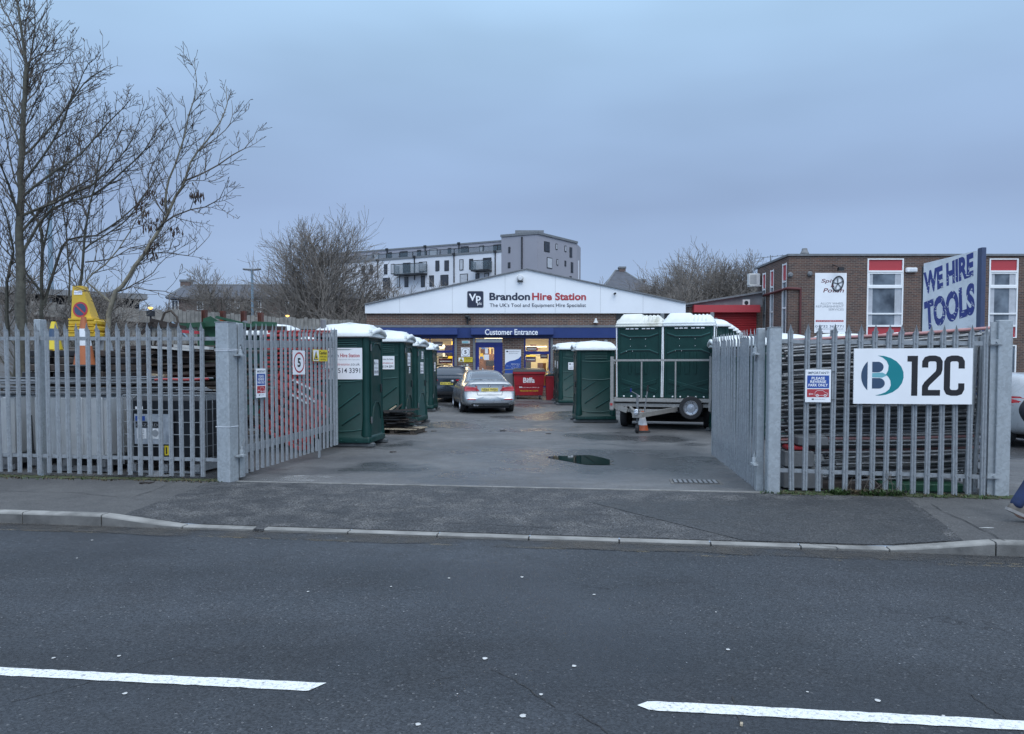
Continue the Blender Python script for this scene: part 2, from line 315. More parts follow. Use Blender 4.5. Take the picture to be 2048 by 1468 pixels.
# ------------------------------------------------------------------ mesh builder
class MB:
    W = False
    def __init__(s, mat=None, W=False):
        s.v = []; s.f = []; s.m = []; s.names = []; s.cur = 0; s.T = None; s.W = W
        if mat: s.use(mat)
    def use(s, n):
        if n not in s.names: s.names.append(n)
        s.cur = s.names.index(n); return s
    def add(s, vs, fs):
        o = len(s.v)
        if s.T is not None: vs = [s.T @ Vector(p) for p in vs]
        s.v.extend([tuple(p) for p in vs]); s.f.extend([tuple(i + o for i in f) for f in fs]); s.m.extend([s.cur] * len(fs)); return s
    def box(s, x0, x1, y0, y1, z0, z1, rot=None, bev=0):
        if x1 < x0: x0, x1 = x1, x0
        if y1 < y0: y0, y1 = y1, y0
        if z1 < z0: z0, z1 = z1, z0
        c = Vector(((x0 + x1) / 2, (y0 + y1) / 2, (z0 + z1) / 2)); h = Vector((x1 - x0, y1 - y0, z1 - z0)) / 2
        if bev:
            b = min(bev, min(h) * 0.9); vs = []; fs = []
            for k, (zz, i) in enumerate([(-h.z, b), (-h.z + b, 0), (h.z - b, 0), (h.z, b)]):
                a, d = h.x - i, h.y - i
                vs += [(-a + b, -d, zz), (a - b, -d, zz), (a, -d + b, zz), (a, d - b, zz), (a - b, d, zz), (-a + b, d, zz), (-a, d - b, zz), (-a, -d + b, zz)]
            for k in range(3):
                for j in range(8): fs.append((k * 8 + j, k * 8 + (j + 1) % 8, k * 8 + 8 + (j + 1) % 8, k * 8 + 8 + j))
            fs.append(tuple(range(7, -1, -1))); fs.append(tuple(range(24, 32)))
        else:
            vs = [(sx * h.x, sy * h.y, sz * h.z) for sz in (-1, 1) for sy in (-1, 1) for sx in (-1, 1)]
            fs = [(0, 2, 3, 1), (4, 5, 7, 6), (0, 1, 5, 4), (2, 6, 7, 3), (0, 4, 6, 2), (1, 3, 7, 5)]
        if rot is not None: vs = [rot @ Vector(p) for p in vs]
        return s.add([Vector(p) + c for p in vs], fs)
    def beam(s, p0, p1, wx, wy, up=(0, 0, 1)):
        p0, p1 = Vector(p0), Vector(p1); d = (p1 - p0); l = d.length; d.normalize(); u = Vector(up)
        if abs(d.dot(u)) > 0.99: u = Vector((0, 1, 0))
        r = d.cross(u).normalized(); u = r.cross(d).normalized(); r *= wx / 2; u *= wy / 2
        vs = [p0 - r - u, p0 + r - u, p0 + r + u, p0 - r + u, p1 - r - u, p1 + r - u, p1 + r + u, p1 - r + u]
        return s.add(vs, [(0, 1, 2, 3), (7, 6, 5, 4), (0, 4, 5, 1), (1, 5, 6, 2), (2, 6, 7, 3), (3, 7, 4, 0)])
    def poly(s, pts, radii, n=6, cap=True):
        pts = [Vector(p) for p in pts]; vs = []; fs = []; N_ = len(pts)
        d = (pts[1] - pts[0]).normalized(); u = Vector((0, 0, 1)) if abs(d.z) < 0.9 else Vector((1, 0, 0)); a = d.cross(u).normalized()
        for i, p in enumerate(pts):
            d = (pts[min(i + 1, N_ - 1)] - pts[max(i - 1, 0)]).normalized()
            a = (a - d * a.dot(d)); a = a.normalized() if a.length > 1e-6 else d.orthogonal().normalized(); b = d.cross(a); r = radii[i] if hasattr(radii, '__len__') else radii
            for k in range(n):
                t_ = 2 * math.pi * k / n; vs.append(p + (a * math.cos(t_) + b * math.sin(t_)) * r)
        for i in range(N_ - 1):
            for k in range(n): fs.append((i * n + k, i * n + (k + 1) % n, (i + 1) * n + (k + 1) % n, (i + 1) * n + k))
        if cap and n > 3: fs.append(tuple(range(n - 1, -1, -1))); fs.append(tuple(range((N_ - 1) * n, N_ * n)))
        return s.add(vs, fs)
    def tube(s, p0, p1, r, r1=None, n=8): return s.poly([p0, p1], [r, r if r1 is None else r1], n)
    def lathe(s, prof, n=24, c=(0, 0, 0), axis='Z', cap0=True, cap1=True):
        vs = []; fs = []; c = Vector(c)
        for r, z in prof:
            for k in range(n):
                t_ = 2 * math.pi * k / n; x, y = r * math.cos(t_), r * math.sin(t_)
                vs.append(c + (Vector((x, y, z)) if axis == 'Z' else Vector((z, x, y)) if axis == 'X' else Vector((x, z, y))))
        for i in range(len(prof) - 1):
            for k in range(n): fs.append((i * n + k, i * n + (k + 1) % n, (i + 1) * n + (k + 1) % n, (i + 1) * n + k))
        if cap0: fs.append(tuple(range(n - 1, -1, -1)))
        if cap1: fs.append(tuple(range((len(prof) - 1) * n, len(prof) * n)))
        return s.add(vs, fs)
    def prism(s, pts, off):
        n = len(pts); pts = [Vector(p) for p in pts]; off = Vector(off)
        return s.add(pts + [p + off for p in pts], [tuple(range(n)), tuple(range(2 * n - 1, n - 1, -1))] + [(i, i + n, (i + 1) % n + n, (i + 1) % n) for i in range(n)])
    def loft(s, rings, close=True, caps=True):
        n = len(rings[0]); vs = [p for r in rings for p in r]; fs = []
        for i in range(len(rings) - 1):
            for k in range(n if close else n - 1): fs.append((i * n + k, i * n + (k + 1) % n, (i + 1) * n + (k + 1) % n, (i + 1) * n + k))
        if caps: fs.append(tuple(range(n - 1, -1, -1))); fs.append(tuple(range((len(rings) - 1) * n, len(rings) * n)))
        return s.add(vs, fs)
    def grid(s, fn, nu, nv):
        vs = [fn(i / nu, j / nv) for j in range(nv + 1) for i in range(nu + 1)]
        return s.add(vs, [(j * (nu + 1) + i, j * (nu + 1) + i + 1, (j + 1) * (nu + 1) + i + 1, (j + 1) * (nu + 1) + i) for j in range(nv) for i in range(nu)])
    def mesh(s, name, shift=None, smooth=None):
        me = bpy.data.meshes.new(name); vs = s.v if shift is None else [(x - shift[0], y - shift[1], z - shift[2]) for x, y, z in s.v]
        me.from_pydata(vs, [], s.f)
        for n in (s.names or ["concrete"]): me.materials.append(MAT[n])
        if len(s.names) > 1: me.polygons.foreach_set("material_index", s.m)
        me.update()
        if smooth:
            me.shade_smooth(); me.set_sharp_from_angle(angle=R(smooth))
        return me
    def build(s, name, parent=None, smooth=None, label=None, cat=None, group=None, kind=None):
        shift = None
        if parent is None:
            xs = [p[0] for p in s.v]; ys = [p[1] for p in s.v]; zs = [p[2] for p in s.v]
            shift = ((min(xs) + max(xs)) / 2, (min(ys) + max(ys)) / 2, min(zs)) if kind != 'structure' else (0, 0, 0)
        if parent is not None and s.W:
            q = parent; shift = Vector((0, 0, 0))
            while q is not None: shift = shift + q.location; q = q.parent
        o = bpy.data.objects.new(name, s.mesh(name, shift, smooth)); COL.objects.link(o)
        if parent is None: o.location = shift
        else: o.parent = parent
        return tag(o, label, cat, group, kind)
def tag(o, label=None, cat=None, group=None, kind=None):
    if label: o["label"] = label
    if cat: o["category"] = cat
    if group: o["group"] = group
    if kind: o["kind"] = kind
    return o
def thing(name, label, cat, loc=(0, 0, 0), rz=0, group=None, rot=None):
    o = bpy.data.objects.new(name, None); o.empty_display_size = 0.1; COL.objects.link(o); o.location = loc
    o.rotation_euler = rot if rot else (0, 0, rz)
    return tag(o, label, cat, group)
def dup(o, loc=None, rz=None, label=None, parent=None, group=None):
    c = o.copy(); COL.objects.link(c)
    if parent is not None: c.parent = parent
    if loc is not None: c.location = loc
    if rz is not None: c.rotation_euler = (0, 0, rz)
    if label: c["label"] = label
    if group: c["group"] = group
    for ch in [x for x in bpy.data.objects if x.parent == o]: dup(ch, parent=c)
    return c
def shared(name, me, parent, loc=(0, 0, 0), rot=(0, 0, 0)):
    o = bpy.data.objects.new(name, me); COL.objects.link(o); o.parent = parent; o.location = loc; o.rotation_euler = rot; return o

# ------------------------------------------------------------------ flat printing on signs
_tc = {}
def tmesh(sx, bold):
    k = (sx, bold)
    if k in _tc: return _tc[k]
    c = bpy.data.curves.new("t", 'FONT'); c.body = sx; c.offset = bold; c.resolution_u = 4; c.dimensions = '2D'; c.fill_mode = 'BOTH'
    o = bpy.data.objects.new("t", c); COL.objects.link(o); me = o.to_mesh()
    vs = [tuple(v.co) for v in me.vertices]; fs = [tuple(p.vertices) for p in me.polygons]
    o.to_mesh_clear(); bpy.data.objects.remove(o); bpy.data.curves.remove(c)
    xs = [v[0] for v in vs]; ys = [v[1] for v in vs]
    _tc[k] = (vs, fs, min(xs), max(xs), min(ys), max(ys)); return _tc[k]
class Print:
    """marks printed on a plane: u to the right, v up, facing local -Y (or any frame given)"""
    def __init__(s, step=0.002, fn=None, W=False): s.mb = MB(W=W); s.step = step; s.fn = fn or (lambda u, v, h: (u, -h, v))
    def put(s, pts, faces, mat, layer):
        s.mb.use(mat); s.mb.add([s.fn(u, v, s.step * layer) for u, v in pts], faces)
    def rect(s, u0, v0, u1, v1, mat, layer=1): s.put([(u0, v0), (u1, v0), (u1, v1), (u0, v1)], [(0, 1, 2, 3)], mat, layer)
    def pol(s, pts, mat, layer=1): s.put(pts, [tuple(range(len(pts)))], mat, layer)
    def disc(s, u, v, r, mat, layer=1, n=36, ry=None): s.pol([(u + r * math.cos(2 * math.pi * k / n), v + (ry or r) * math.sin(2 * math.pi * k / n)) for k in range(n)], mat, layer)
    def ring(s, u, v, r0, r1, mat, layer=1, n=40, a0=0, a1=2 * math.pi, sy=1):
        p = []
        for k in range(n + 1):
            t_ = a0 + (a1 - a0) * k / n; p += [(u + r0 * math.cos(t_), v + sy * r0 * math.sin(t_)), (u + r1 * math.cos(t_), v + sy * r1 * math.sin(t_))]
        s.put(p, [(2 * k, 2 * k + 1, 2 * k + 3, 2 * k + 2) for k in range(n)], mat, layer)
    def line(s, u0, v0, u1, v1, w_, mat, layer=1):
        d = Vector((u1 - u0, v1 - v0)).normalized() * w_ / 2; p = Vector((-d.y, d.x))
        s.pol([(u0 + p.x, v0 + p.y), (u0 - p.x, v0 - p.y), (u1 - p.x, v1 - p.y), (u1 + p.x, v1 + p.y)], mat, layer)
    def text(s, st, u0, u1, v0, v1, mat, layer=1, bold=0.0, shear=0.0):
        vs, fs, a, b_, c, d = tmesh(st, bold)
        q = []
        for x, y, _ in vs:
            fy = (y - c) / (d - c); fx = (x - a) / (b_ - a)
            q.append((u0 + (u1 - u0) * fx + shear * (v1 - v0) * (fy - 0.5), v0 + (v1 - v0) * fy))
        s.put(q, fs, mat, layer)
    def build(s, parent, name="lettering"): return s.mb.build(name, parent)

# ================================================================== THE SETTING
def KY(X): return 7.42 - 0.148 * X          # kerb face line
def FY(X): return 9.97 - 0.135 * X          # fence line
ZR = -0.12
def hk(X):
    if X < -4.33: return 0.0
    if X < -3.42: return -0.095 * (X + 4.33) / 0.91
    if X < 3.42: return -0.095
    if X < 4.3: return -0.095 * (4.3 - X) / 0.88
    return 0.0
def pz(X, Y):
    t = (Y - KY(X)) / (FY(X) - KY(X)); return hk(X) * max(0.0, 1 - t / 0.85)
mb = MB("road_asphalt"); mb.grid(lambda u, v: (-150 + 300 * u, -40 + (KY(-150 + 300 * u) + 0.03 + 40) * v, ZR), 60, 1)
mb.build("road", kind='structure')
mb = MB("pavement_asphalt")
xs = [-150, -60, -30] + [-12 + 0.25 * i for i in range(97)] + [30, 60, 150]
def pf(u, v):
    X = xs[round(u * (len(xs) - 1))]; Y = KY(X) + 0.12 + (FY(X) - KY(X) - 0.12) * v
    return (X, Y, pz(X, Y))
mb.grid(pf, len(xs) - 1, 24)
mb.build("pavement", kind='structure')
def sheet(name, mat, fn_pts, nu=24, nv=10, lift=0.004, kind='structure', smooth=None, **k):
    a, b_, c, d = [Vector(p[:2]) for p in fn_pts]      # near-left, near-right, far-right, far-left
    mb = MB(mat)
    def f(u, v):
        p = (a * (1 - u) + b_ * u) * (1 - v) + (d * (1 - u) + c * u) * v
        z = (pz(p.x, p.y) if p.y < FY(p.x) else gz(p.y)) if p.y > KY(p.x) else ZR
        return (p.x, p.y, z + lift)
    mb.grid(f, nu, nv); return mb.build(name, kind=kind, **k)
g = lambda x, y, z=0: G(x, y, z)
kb = lambda px: None
sheet("crossing", "crossing_asphalt", [(-4.15, KY(-4.15) + 0.13), (4.1, KY(4.1) + 0.13), (4.75, FY(4.75) - 0.12), (-4.1, FY(-4.1) - 0.05)], 60, 14)
sheet("asphalt_patch", "patch_asphalt", [(2.2, KY(2.2) + 0.14), (4.0, KY(4.0) + 0.14), (4.62, FY(4.62) - 0.35), (0.9, FY(0.9) - 0.9)], 30, 10, lift=0.008)
# the yard and everything behind: one ground sheet that rises gently towards the hire building
mb = MB("yard_asphalt")
ysl = [10.5, 12, 14, 16, 18, 20, 22, 24, 28, 35, 60]
def yf(u, v):
    X = -14 + 34 * u; k = round(v * 11)
    Y = FY(X) if k == 0 else max(ysl[k - 1], FY(X) + 0.02 * k)
    return (X, Y, gz(Y) )
mb.grid(yf, 17, 11); mb.build("yard", kind='structure')
mb = MB("ground_soil")
def tf(u, v):
    X = -900 + 1800 * u; X2 = max(-150, min(150, X)); k = round(v * 5); Y = [FY(X2) + 0.0, 22, 35, 60, 200, 1500][k]
    return (X, max(Y, FY(X2)), (gz(Y) if k else 0) - 0.02)
mb.grid(tf, 60, 5); mb.build("ground", kind='structure')
# kerb stones
mb = MB("kerb_concrete")
jx = [-9.9, -8.98, -8.06, -7.14, -6.2, -5.25, -4.33, -3.42, -2.62, -2.55, -1.65, -0.74, 0.16, 1.02, 1.86, 2.66, 3.42, 4.3, 5.2, 6.1, 7.0, 7.9]
for a, b_ in zip(jx, jx[1:]):
    if b_ - a < 0.1: continue
    a += 0.008; b_ -= 0.008; n = 4; rings = []
    for i in range(n + 1):
        X = a + (b_ - a) * i / n; Y = KY(X); h = hk(X) + 0.003; h0 = ZR - 0.1; c_ = 0.02
        if h - ZR < 0.03: c_ = 0.008
        nx = Vector((0.148, 1, 0)).normalized()
        P = lambda dy, z: (X + nx.x * dy, Y + nx.y * dy, z)
        rings.append([P(0, h0), P(0.0, h - c_ * 1.1), P(c_ * 0.35, h - c_ * 0.35), P(c_, h), P(0.125, h + 0.001), P(0.125, h0)])
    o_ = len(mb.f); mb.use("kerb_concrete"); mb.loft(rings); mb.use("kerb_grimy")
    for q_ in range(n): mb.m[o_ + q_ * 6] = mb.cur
mb.use("crossing_asphalt").prism([(-2.64, KY(-2.64) - .01, -.09), (-2.53, KY(-2.53) - .01, -.09), (-2.53, KY(-2.53) + .13, -.085), (-2.64, KY(-2.64) + .13, -.085)], (0, 0, -.06)); mb.use("kerb_concrete")
for sgn in (-1, 1):
    X0, X1 = (-150, -9.91) if sgn < 0 else (7.91, 150)
    mb.prism([(X0, KY(X0), 0), (X1, KY(X1), 0), (X1, KY(X1) + 0.125, 0), (X0, KY(X0) + 0.125, 0)], (0, 0, -0.2))
mb.build("kerb", kind='structure', smooth=40)
mb = MB("joint_dark"); mb.prism([(-9.9, KY(-9.9) + 0.012, -0.016), (-4.33, KY(-4.33) + 0.012, -0.016), (-4.33, KY(-4.33) + 0.12, -0.016), (-9.9, KY(-9.9) + 0.12, -0.016)], (0, 0, -0.2)); 
mb.prism([(-3.42, KY(-3.42) + 0.01, -0.105), (3.42, KY(3.42) + 0.01, -0.105), (3.42, KY(3.42) + 0.12, -0.105), (-3.42, KY(-3.42) + 0.12, -0.105)], (0, 0, -0.1)); mb.build("kerb_bed", kind='structure')
# concrete threshold edging between the gate posts
mb = MB("kerb_concrete"); 
for i in range(8):
    a = -3.75 + i * 0.875; b_ = a + 0.868; mb.prism([(a, FY(a) - 0.04, 0.008), (b_, FY(b_) - 0.04, 0.008), (b_, FY(b_) + 0.012, 0.008), (a, FY(a) + 0.012, 0.008)], (0, 0, -0.03))
mb.build("threshold", kind='structure')
# road markings
def onroad(x, y): p = G(x, y, ZR); return p
mb = MB("line_paint"); rr = random.Random(4)
def stripe(p0, p1, w_, round0=False, round1=False, ragged=False):
    d = (p1 - p0); l = d.length; d.normalize(); n = Vector((-d.y, d.x, 0)); k = int(l / 0.05); a = []; b_ = []
    for i in range(k + 1):
        s_ = l * i / k; e = 1.0
        if round0 and s_ < 0.12: e = math.sqrt(max(0, 1 - ((0.12 - s_) / 0.12) ** 2)) * 0.98 + 0.02
        wob = w_ / 2 * e + rr.uniform(-0.004, 0.004); wo2 = w_ / 2 * e + rr.uniform(-0.004, 0.004)
        e1 = rr.uniform(-0.03, 0.03) if (ragged and i == k) else 0
        a.append(p0 + d * (s_ + e1) + n * wob); b_.append(p0 + d * (s_ - e1) - n * wo2)
    mb.add(a + b_, [(i, i + 1, k + 2 + i, k + 1 + i) for i in range(k)])
z4 = Vector((0, 0, 0.004))
pa, pb_ = onroad(0, 1343.5), onroad(635, 1375); dd = (pb_ - pa).normalized()
stripe(pb_ - dd * 4.0 + z4, pb_ + z4, 0.105, ragged=True); stripe(pb_ - dd * 10 + z4, pb_ - dd * 7 + z4, 0.1)
pa, pb_ = onroad(1275, 1411), onroad(2048, 1452); dd = (pb_ - pa).normalized()
stripe(pa + z4, pa + dd * 4.0 + z4, 0.105, round0=True); stripe(pa + dd * 6.5 + z4, pa + dd * 9.5 + z4, 0.1)
mb.build("road_marking", kind='structure')
mb = MB("yellow_line")
for X0, X1, dy in ((-9, 8.0, 0.27), (1.5, 8.0, 0.36)):
    mb.grid(lambda u, v: (X0 + (X1 - X0) * u, KY(X0 + (X1 - X0) * u) - dy - 0.05 * v, ZR + 0.004), 30, 1)
mb.build("yellow_line_marking", kind='structure')
mb = MB("gutter_grime"); mb.grid(lambda u, v: (-12 + 22 * u, KY(-12 + 22 * u) - 0.004 - (0.30 + 0.10 * mnoise.noise(Vector((u * 30, 0, 0)))) * v, ZR + 0.008), 200, 1); mb.build("gutter_dirt", kind='structure')
# spilt white dust by the left gate, puddle, drain cover
mb = MB("spill_white"); c = G(595, 957); mb.grid(lambda u, v: (c.x + (u - 0.5) * 2.0, c.y + (u - 0.5) * -0.25 + (v - 0.5) * 0.62, 0.004), 2, 2)
mb.build("dust_spill", kind='structure')
mb = MB("water"); pp = [(1090, 914), (1110, 911.5), (1135, 912), (1151, 910.5), (1180, 910), (1200, 914), (1212, 917), (1228, 922), (1220, 925), (1228, 929.5), (1200, 930), (1172, 929.5), (1152, 926), (1130, 921.5), (1108, 918)]
q = [G(x, y, 0.004) for x, y in pp]; mb.add(q, [tuple(range(len(q)))])
mb.build("puddle", kind='structure')
mb = MB("kerb_grimy"); c = G(1391, 964); mb.T = Matrix.Translation(c) @ Matrix.Rotation(R(-7), 4, 'Z')
mb.box(-0.34, 0.34, -0.2, 0.2, -0.02, 0.006); mb.use("joint_dark"); mb.box(-0.30, 0.30, -0.16, 0.16, 0.0, 0.010)
mb.use("flashing")
for i in range(9): mb.box(-0.29 + i * 0.066, -0.25 + i * 0.066, -0.15, 0.15, 0.01, 0.015)
mb.build("drain_cover", label="ribbed metal drain cover set in the yard tarmac by the right gate", cat="drain cover")
# ------------------------------------------------------------------ hire building
B0 = 33.5; ZG = gz(B0)
def wall_with_openings(mb, x0, x1, z0, z1, ya, yb, holes):
    xs = sorted({x0, x1, *[h[0] for h in holes], *[h[1] for h in holes]})
    for a, b_ in zip(xs, xs[1:]):
        hs = sorted([(h[2], h[3]) for h in holes if h[0] <= a + 1e-6 and h[1] >= b_ - 1e-6]); z = z0
        for h0, h1 in hs:
            if h0 > z: mb.box(a, b_, ya, yb, z, h0)
            z = max(z, h1)
        if z < z1: mb.box(a, b_, ya, yb, z, z1)
BL, BR = A(731, 640, B0).x, A(1370, 640, B0).x
root = thing("hire_building", "low brick hire shop with white gable, blue fascia and lit windows across the yard", "building", ((BL + BR) / 2, B0 + 5, ZG))
zb = lambda y: A(1000, y, B0).z; xb = lambda x, y=700: A(x, y, B0).x
w1 = (xb(760), xb(908), zb(775), zb(676)); w2 = (xb(1048), xb(1100.5), zb(775), zb(676)); dr_ = (xb(951), xb(1005), ZG - 0.02, zb(676))
mb = MB("brick_wall", W=True); wall_with_openings(mb, BL + 0.05, BR - 0.05, ZG - 0.3, zb(626), B0, B0 + 0.25, [w1, w2, dr_])
mb.box(BL + 0.05, BL + 0.3, B0 + 0.25, B0 + 26, ZG - 0.3, zb(626)); mb.box(BR - 0.3, BR - 0.05, B0 + 0.25, B0 + 26, ZG - 0.3, zb(626)); mb.box(BL + 0.3, BR - 0.3, B0 + 25.7, B0 + 26, ZG - 0.3, zb(626))
mb.build("wall", root)
ap = A(1052.7, 540, B0); lt = A(731, 610.5, B0); rt_ = A(1370, 607, B0); lb = A(731, 626, B0); rb_ = A(1370, 628, B0); lb.z = rb_.z = (lb.z + rb_.z) / 2
mb = MB("white_cladding", W=True); mb.prism([lb, rb_, rt_, ap, lt], (0, -0.12, 0))
gab = mb.build("gable_panel", root)
mb = MB("flashing", W=True)
for p, q_ in ((lt, ap), (ap, rt_)):
    mb.beam(p + Vector((0, 0.6, 0.03)), q_ + Vector((0, 0.6, 0.03)), 1.6, 0.05, up=(0, 0, 1))
for xx in (800, 905, 1010, 1110, 1200, 1285): mb.box(xb(xx, 600), xb(xx, 600) + 0.006, B0 - 0.124, B0 - 0.119, lb.z + 0.02, min(ap.z, lt.z + (ap.z - lt.z) * (1 - abs(xb(xx, 600) - ap.x) / (ap.x - lt.x))) - 0.03)
mb.build("gable_trim", root)
mb = MB("roof_felt", W=True)
for p, q_ in ((lt, ap), (ap, rt_)): mb.prism([p + Vector((0, 0.25, 0)), q_ + Vector((0, 0.25, 0)), q_ + Vector((0, 26.3, 0)), p + Vector((0, 26.3, 0))], (0, 0, 0.06))
mb.build("roof", root)
mb = MB("white_cladding", W=True); mb.prism([Vector((p.x, B0 + 25.8, p.z)) for p in (lb, rb_, rt_, ap, lt)], (0, 0.1, 0)); mb.build("rear_gable", root)
mb = MB("flashing", W=True); mb.box(BL, xb(1233), B0 - 0.1, B0, zb(655), zb(650.5)); mb.build("lead_flashing", root)
mb = MB("blue_paint", W=True); mb.box(BL, xb(1240), B0 - 0.08, B0, zb(676), zb(655)); mb.build("fascia", root)
mb = MB("dark_metal", W=True); mb.box(xb(1232), BR - 0.02, B0 - 0.05, B0, ZG, lb.z - 0.02); mb.build("side_bay", root)
for a, b_, in ((744, 916), (943, 1106)):
    mb = MB("blue_paint", W=True); x0, x1 = xb(a), xb(b_); z0, z1 = zb(671.5), zb(656.5); y = B0 - 0.08
    mb.prism([(x0, y, z0), (x0, y - 0.22, z0), (x0, y - 0.26, z0 + 0.04), (x0, y - 0.24, z1 - 0.05), (x0, y - 0.1, z1), (x0, y, z1)], (x1 - x0, 0, 0)); sb = mb.build("shutter_box", root)
pr = Print(0.004, fn=lambda u, v, h: (xb(1023, 665) + u, B0 - 0.345 - h, zb(664.5) + v), W=True)
pr.text("Customer Entrance", xb(970.5) - xb(1023), xb(1075) - xb(1023), -0.13, 0.12, "sign_white", 1, 0.018); pr.build(sb)
# gable lettering
sx_ = lambda x: xb(x, 600); sz_ = lambda y: A(1040, y, B0).z
pr = Print(0.006, fn=lambda u, v, h: (u, B0 - 0.125 - h, v), W=True)
x0, x1, z0, z1 = sx_(934.5), sx_(967.5), sz_(616), sz_(582.5)
def rrect(x0, z0, x1, z1, r, n=5):
    p = []
    for cx, cz, a in ((x1 - r, z1 - r, 0), (x0 + r, z1 - r, 90), (x0 + r, z0 + r, 180), (x1 - r, z0 + r, 270)):
        for k in range(n + 1): t_ = R(a + 90 * k / n); p.append((cx + r * math.cos(t_), cz + r * math.sin(t_)))
    return p
pr.pol(rrect(x0, z0, x1, z1, 0.07), "grey_print", 1); pr.pol(rrect(x0 + 0.02, z0 + 0.02, x1 - 0.02, z1 - 0.02, 0.06), "navy_print", 2)
pr.text("Vp", sx_(938), sx_(962), sz_(606.5), sz_(588), "sign_white", 3, 0.03); pr.text("plc", sx_(955), sx_(964), sz_(612), sz_(604.5), "sign_white", 3, 0.01)
pr.text("Brandon", sx_(979), sx_(1060), sz_(601), sz_(586), "navy_print", 1, 0.03); pr.text("Hire Station", sx_(1064), sx_(1171.5), sz_(601), sz_(586), "red_print", 1, 0.03)
pr.text("The UK's Tool and Equipment Hire Specialist", sx_(979.5), sx_(1171.5), sz_(616.5), sz_(607), "navy_print", 1, 0.004)
pr.build(gab)
# windows and door
def glazed(x0, x1, z0, z1, bars_z=(), bars_x=(), fw=0.07, rootp=None, mat="blue_frame", gmat="glass", y=B0, dep=0.12):
    mb = MB(mat, W=True); ya, yb = y + 0.02, y + dep
    mb.box(x0, x0 + fw, ya, yb, z0, z1); mb.box(x1 - fw, x1, ya, yb, z0, z1); mb.box(x0 + fw, x1 - fw, ya, yb, z0, z0 + fw); mb.box(x0 + fw, x1 - fw, ya, yb, z1 - fw * 0.5, z1)
    for z, h in bars_z: mb.box(x0 + fw, x1 - fw, ya - 0.01, yb - 0.01, z - h / 2, z + h / 2)
    for x, h in bars_x: mb.box(x - h / 2, x + h / 2, ya - 0.003, yb - 0.02, z0 + fw, z1 - fw * 0.5)
    o = mb.build("window", rootp)
    mb = MB(gmat, W=True); mb.box(x0 + fw, x1 - fw, y + 0.07, y + 0.076, z0 + fw, z1 - fw * 0.5); mb.build("pane", o); return o
glazed(*w1, bars_z=[(zb(703), 0.1)], bars_x=[(xb(812), 0.08), (xb(860), 0.05)], rootp=root); glazed(*w2, bars_z=[(zb(705.5), 0.12)], rootp=root)
for xx in (911.7, 948.5, 1103.5):
    mb = MB("flashing", W=True); mb.box(xb(xx) - 0.05, xb(xx) + 0.05, B0 - 0.06, B0 + 0.02, ZG, zb(671)); mb.build("shutter_rail", root)
mb = MB("ac_white", W=True); mb.box(dr_[0] + 0.02, dr_[1] - 0.02, B0 + 0.01, B0 + 0.07, zb(684.5), zb(677)); mb.build("shutter_curtain", root)
mb = MB("blue_frame", W=True); zt = zb(684.5); dx0, dx1 = xb(958), xb(988)
mb.box(dr_[0], dx0, B0 + 0.02, B0 + 0.12, ZG, zt); mb.box(dx1, dr_[1], B0 + 0.02, B0 + 0.12, ZG, zt); mb.box(dx0, dx1, B0 + 0.02, B0 + 0.12, zb(695), zt); mb.box(dx0, dx1, B0 + 0.03, B0 + 0.1, ZG, zb(758))
mb.box(xb(988.5), xb(990), B0 + 0.0, B0 + 0.02, ZG, zt); mb.box(dr_[0] + .03, dr_[1] - .03, B0, B0 + 0.02, zb(690.5), zb(689.5))
d_ = mb.build("door", root)
mb = MB("glass", W=True); mb.box(dx0, dx1, B0 + 0.06, B0 + 0.066, zb(758), zb(695)); mb.build("pane", d_)
mb = MB("sign_white", W=True); mb.box(xb(970), xb(976), B0 + 0.045, B0 + 0.055, zb(707), zb(696)); mb.box(xb(968), xb(978), B0 + 0.04, B0 + 0.055, zb(720), zb(709)); mb.build("notice", d_)
mb = MB("chrome", W=True); mb.box(xb(955.5), xb(957), B0 - 0.04, B0 + 0.02, zb(748), zb(734)); mb.build("handle", d_)
# lit shop interior
ix0, ix1, iy0, iy1, iz0, iz1 = BL + 0.3, xb(1115), B0 + 0.25, B0 + 4.6, ZG - 0.0, zb(672)
mb = MB("room_cream", W=True); mb.box(ix0, ix1, iy1, iy1 + 0.1, iz0, iz1); mb.box(ix1, ix1 + 0.1, iy0, iy1, iz0, iz1); mb.box(ix0, ix1, iy0, iy1, iz1, iz1 + 0.1)
mb.use("room_wood").box(ix0, ix1, iy0, iy1, iz0 - 0.05, iz0 + 0.01); mb.build("shop_interior", root)
rr = random.Random(8); mb = MB("room_brown", W=True); x = ix0 + 0.3
for _ in range(60):
    xx, zz, yy = rr.uniform(ix0 + .2, ix1 - .7), rr.uniform(iz0 + .9, iz1 - .35), rr.uniform(B0 + 2.2, iy1 - .1); mb.use(rr.choice(["room_brown", "dark_metal", "room_wood", "sign_white", "maroon_print", "yellow_print", "blue_print", "grey_print", "flashing"])); mb.box(xx, xx + rr.uniform(.1, .5), yy, yy + .08, zz, zz + rr.uniform(.08, .34))
for k in range(6): xx = ix0 + .5 + k * 1.5; mb.use("room_wood").box(xx, xx + .07, B0 + 2.6, B0 + 2.7, iz0, iz1 - .3); mb.use("sign_white").box(xx + .07, xx + 1.2, B0 + 2.6, B0 + 2.65, iz1 - .42, iz1 - .36)
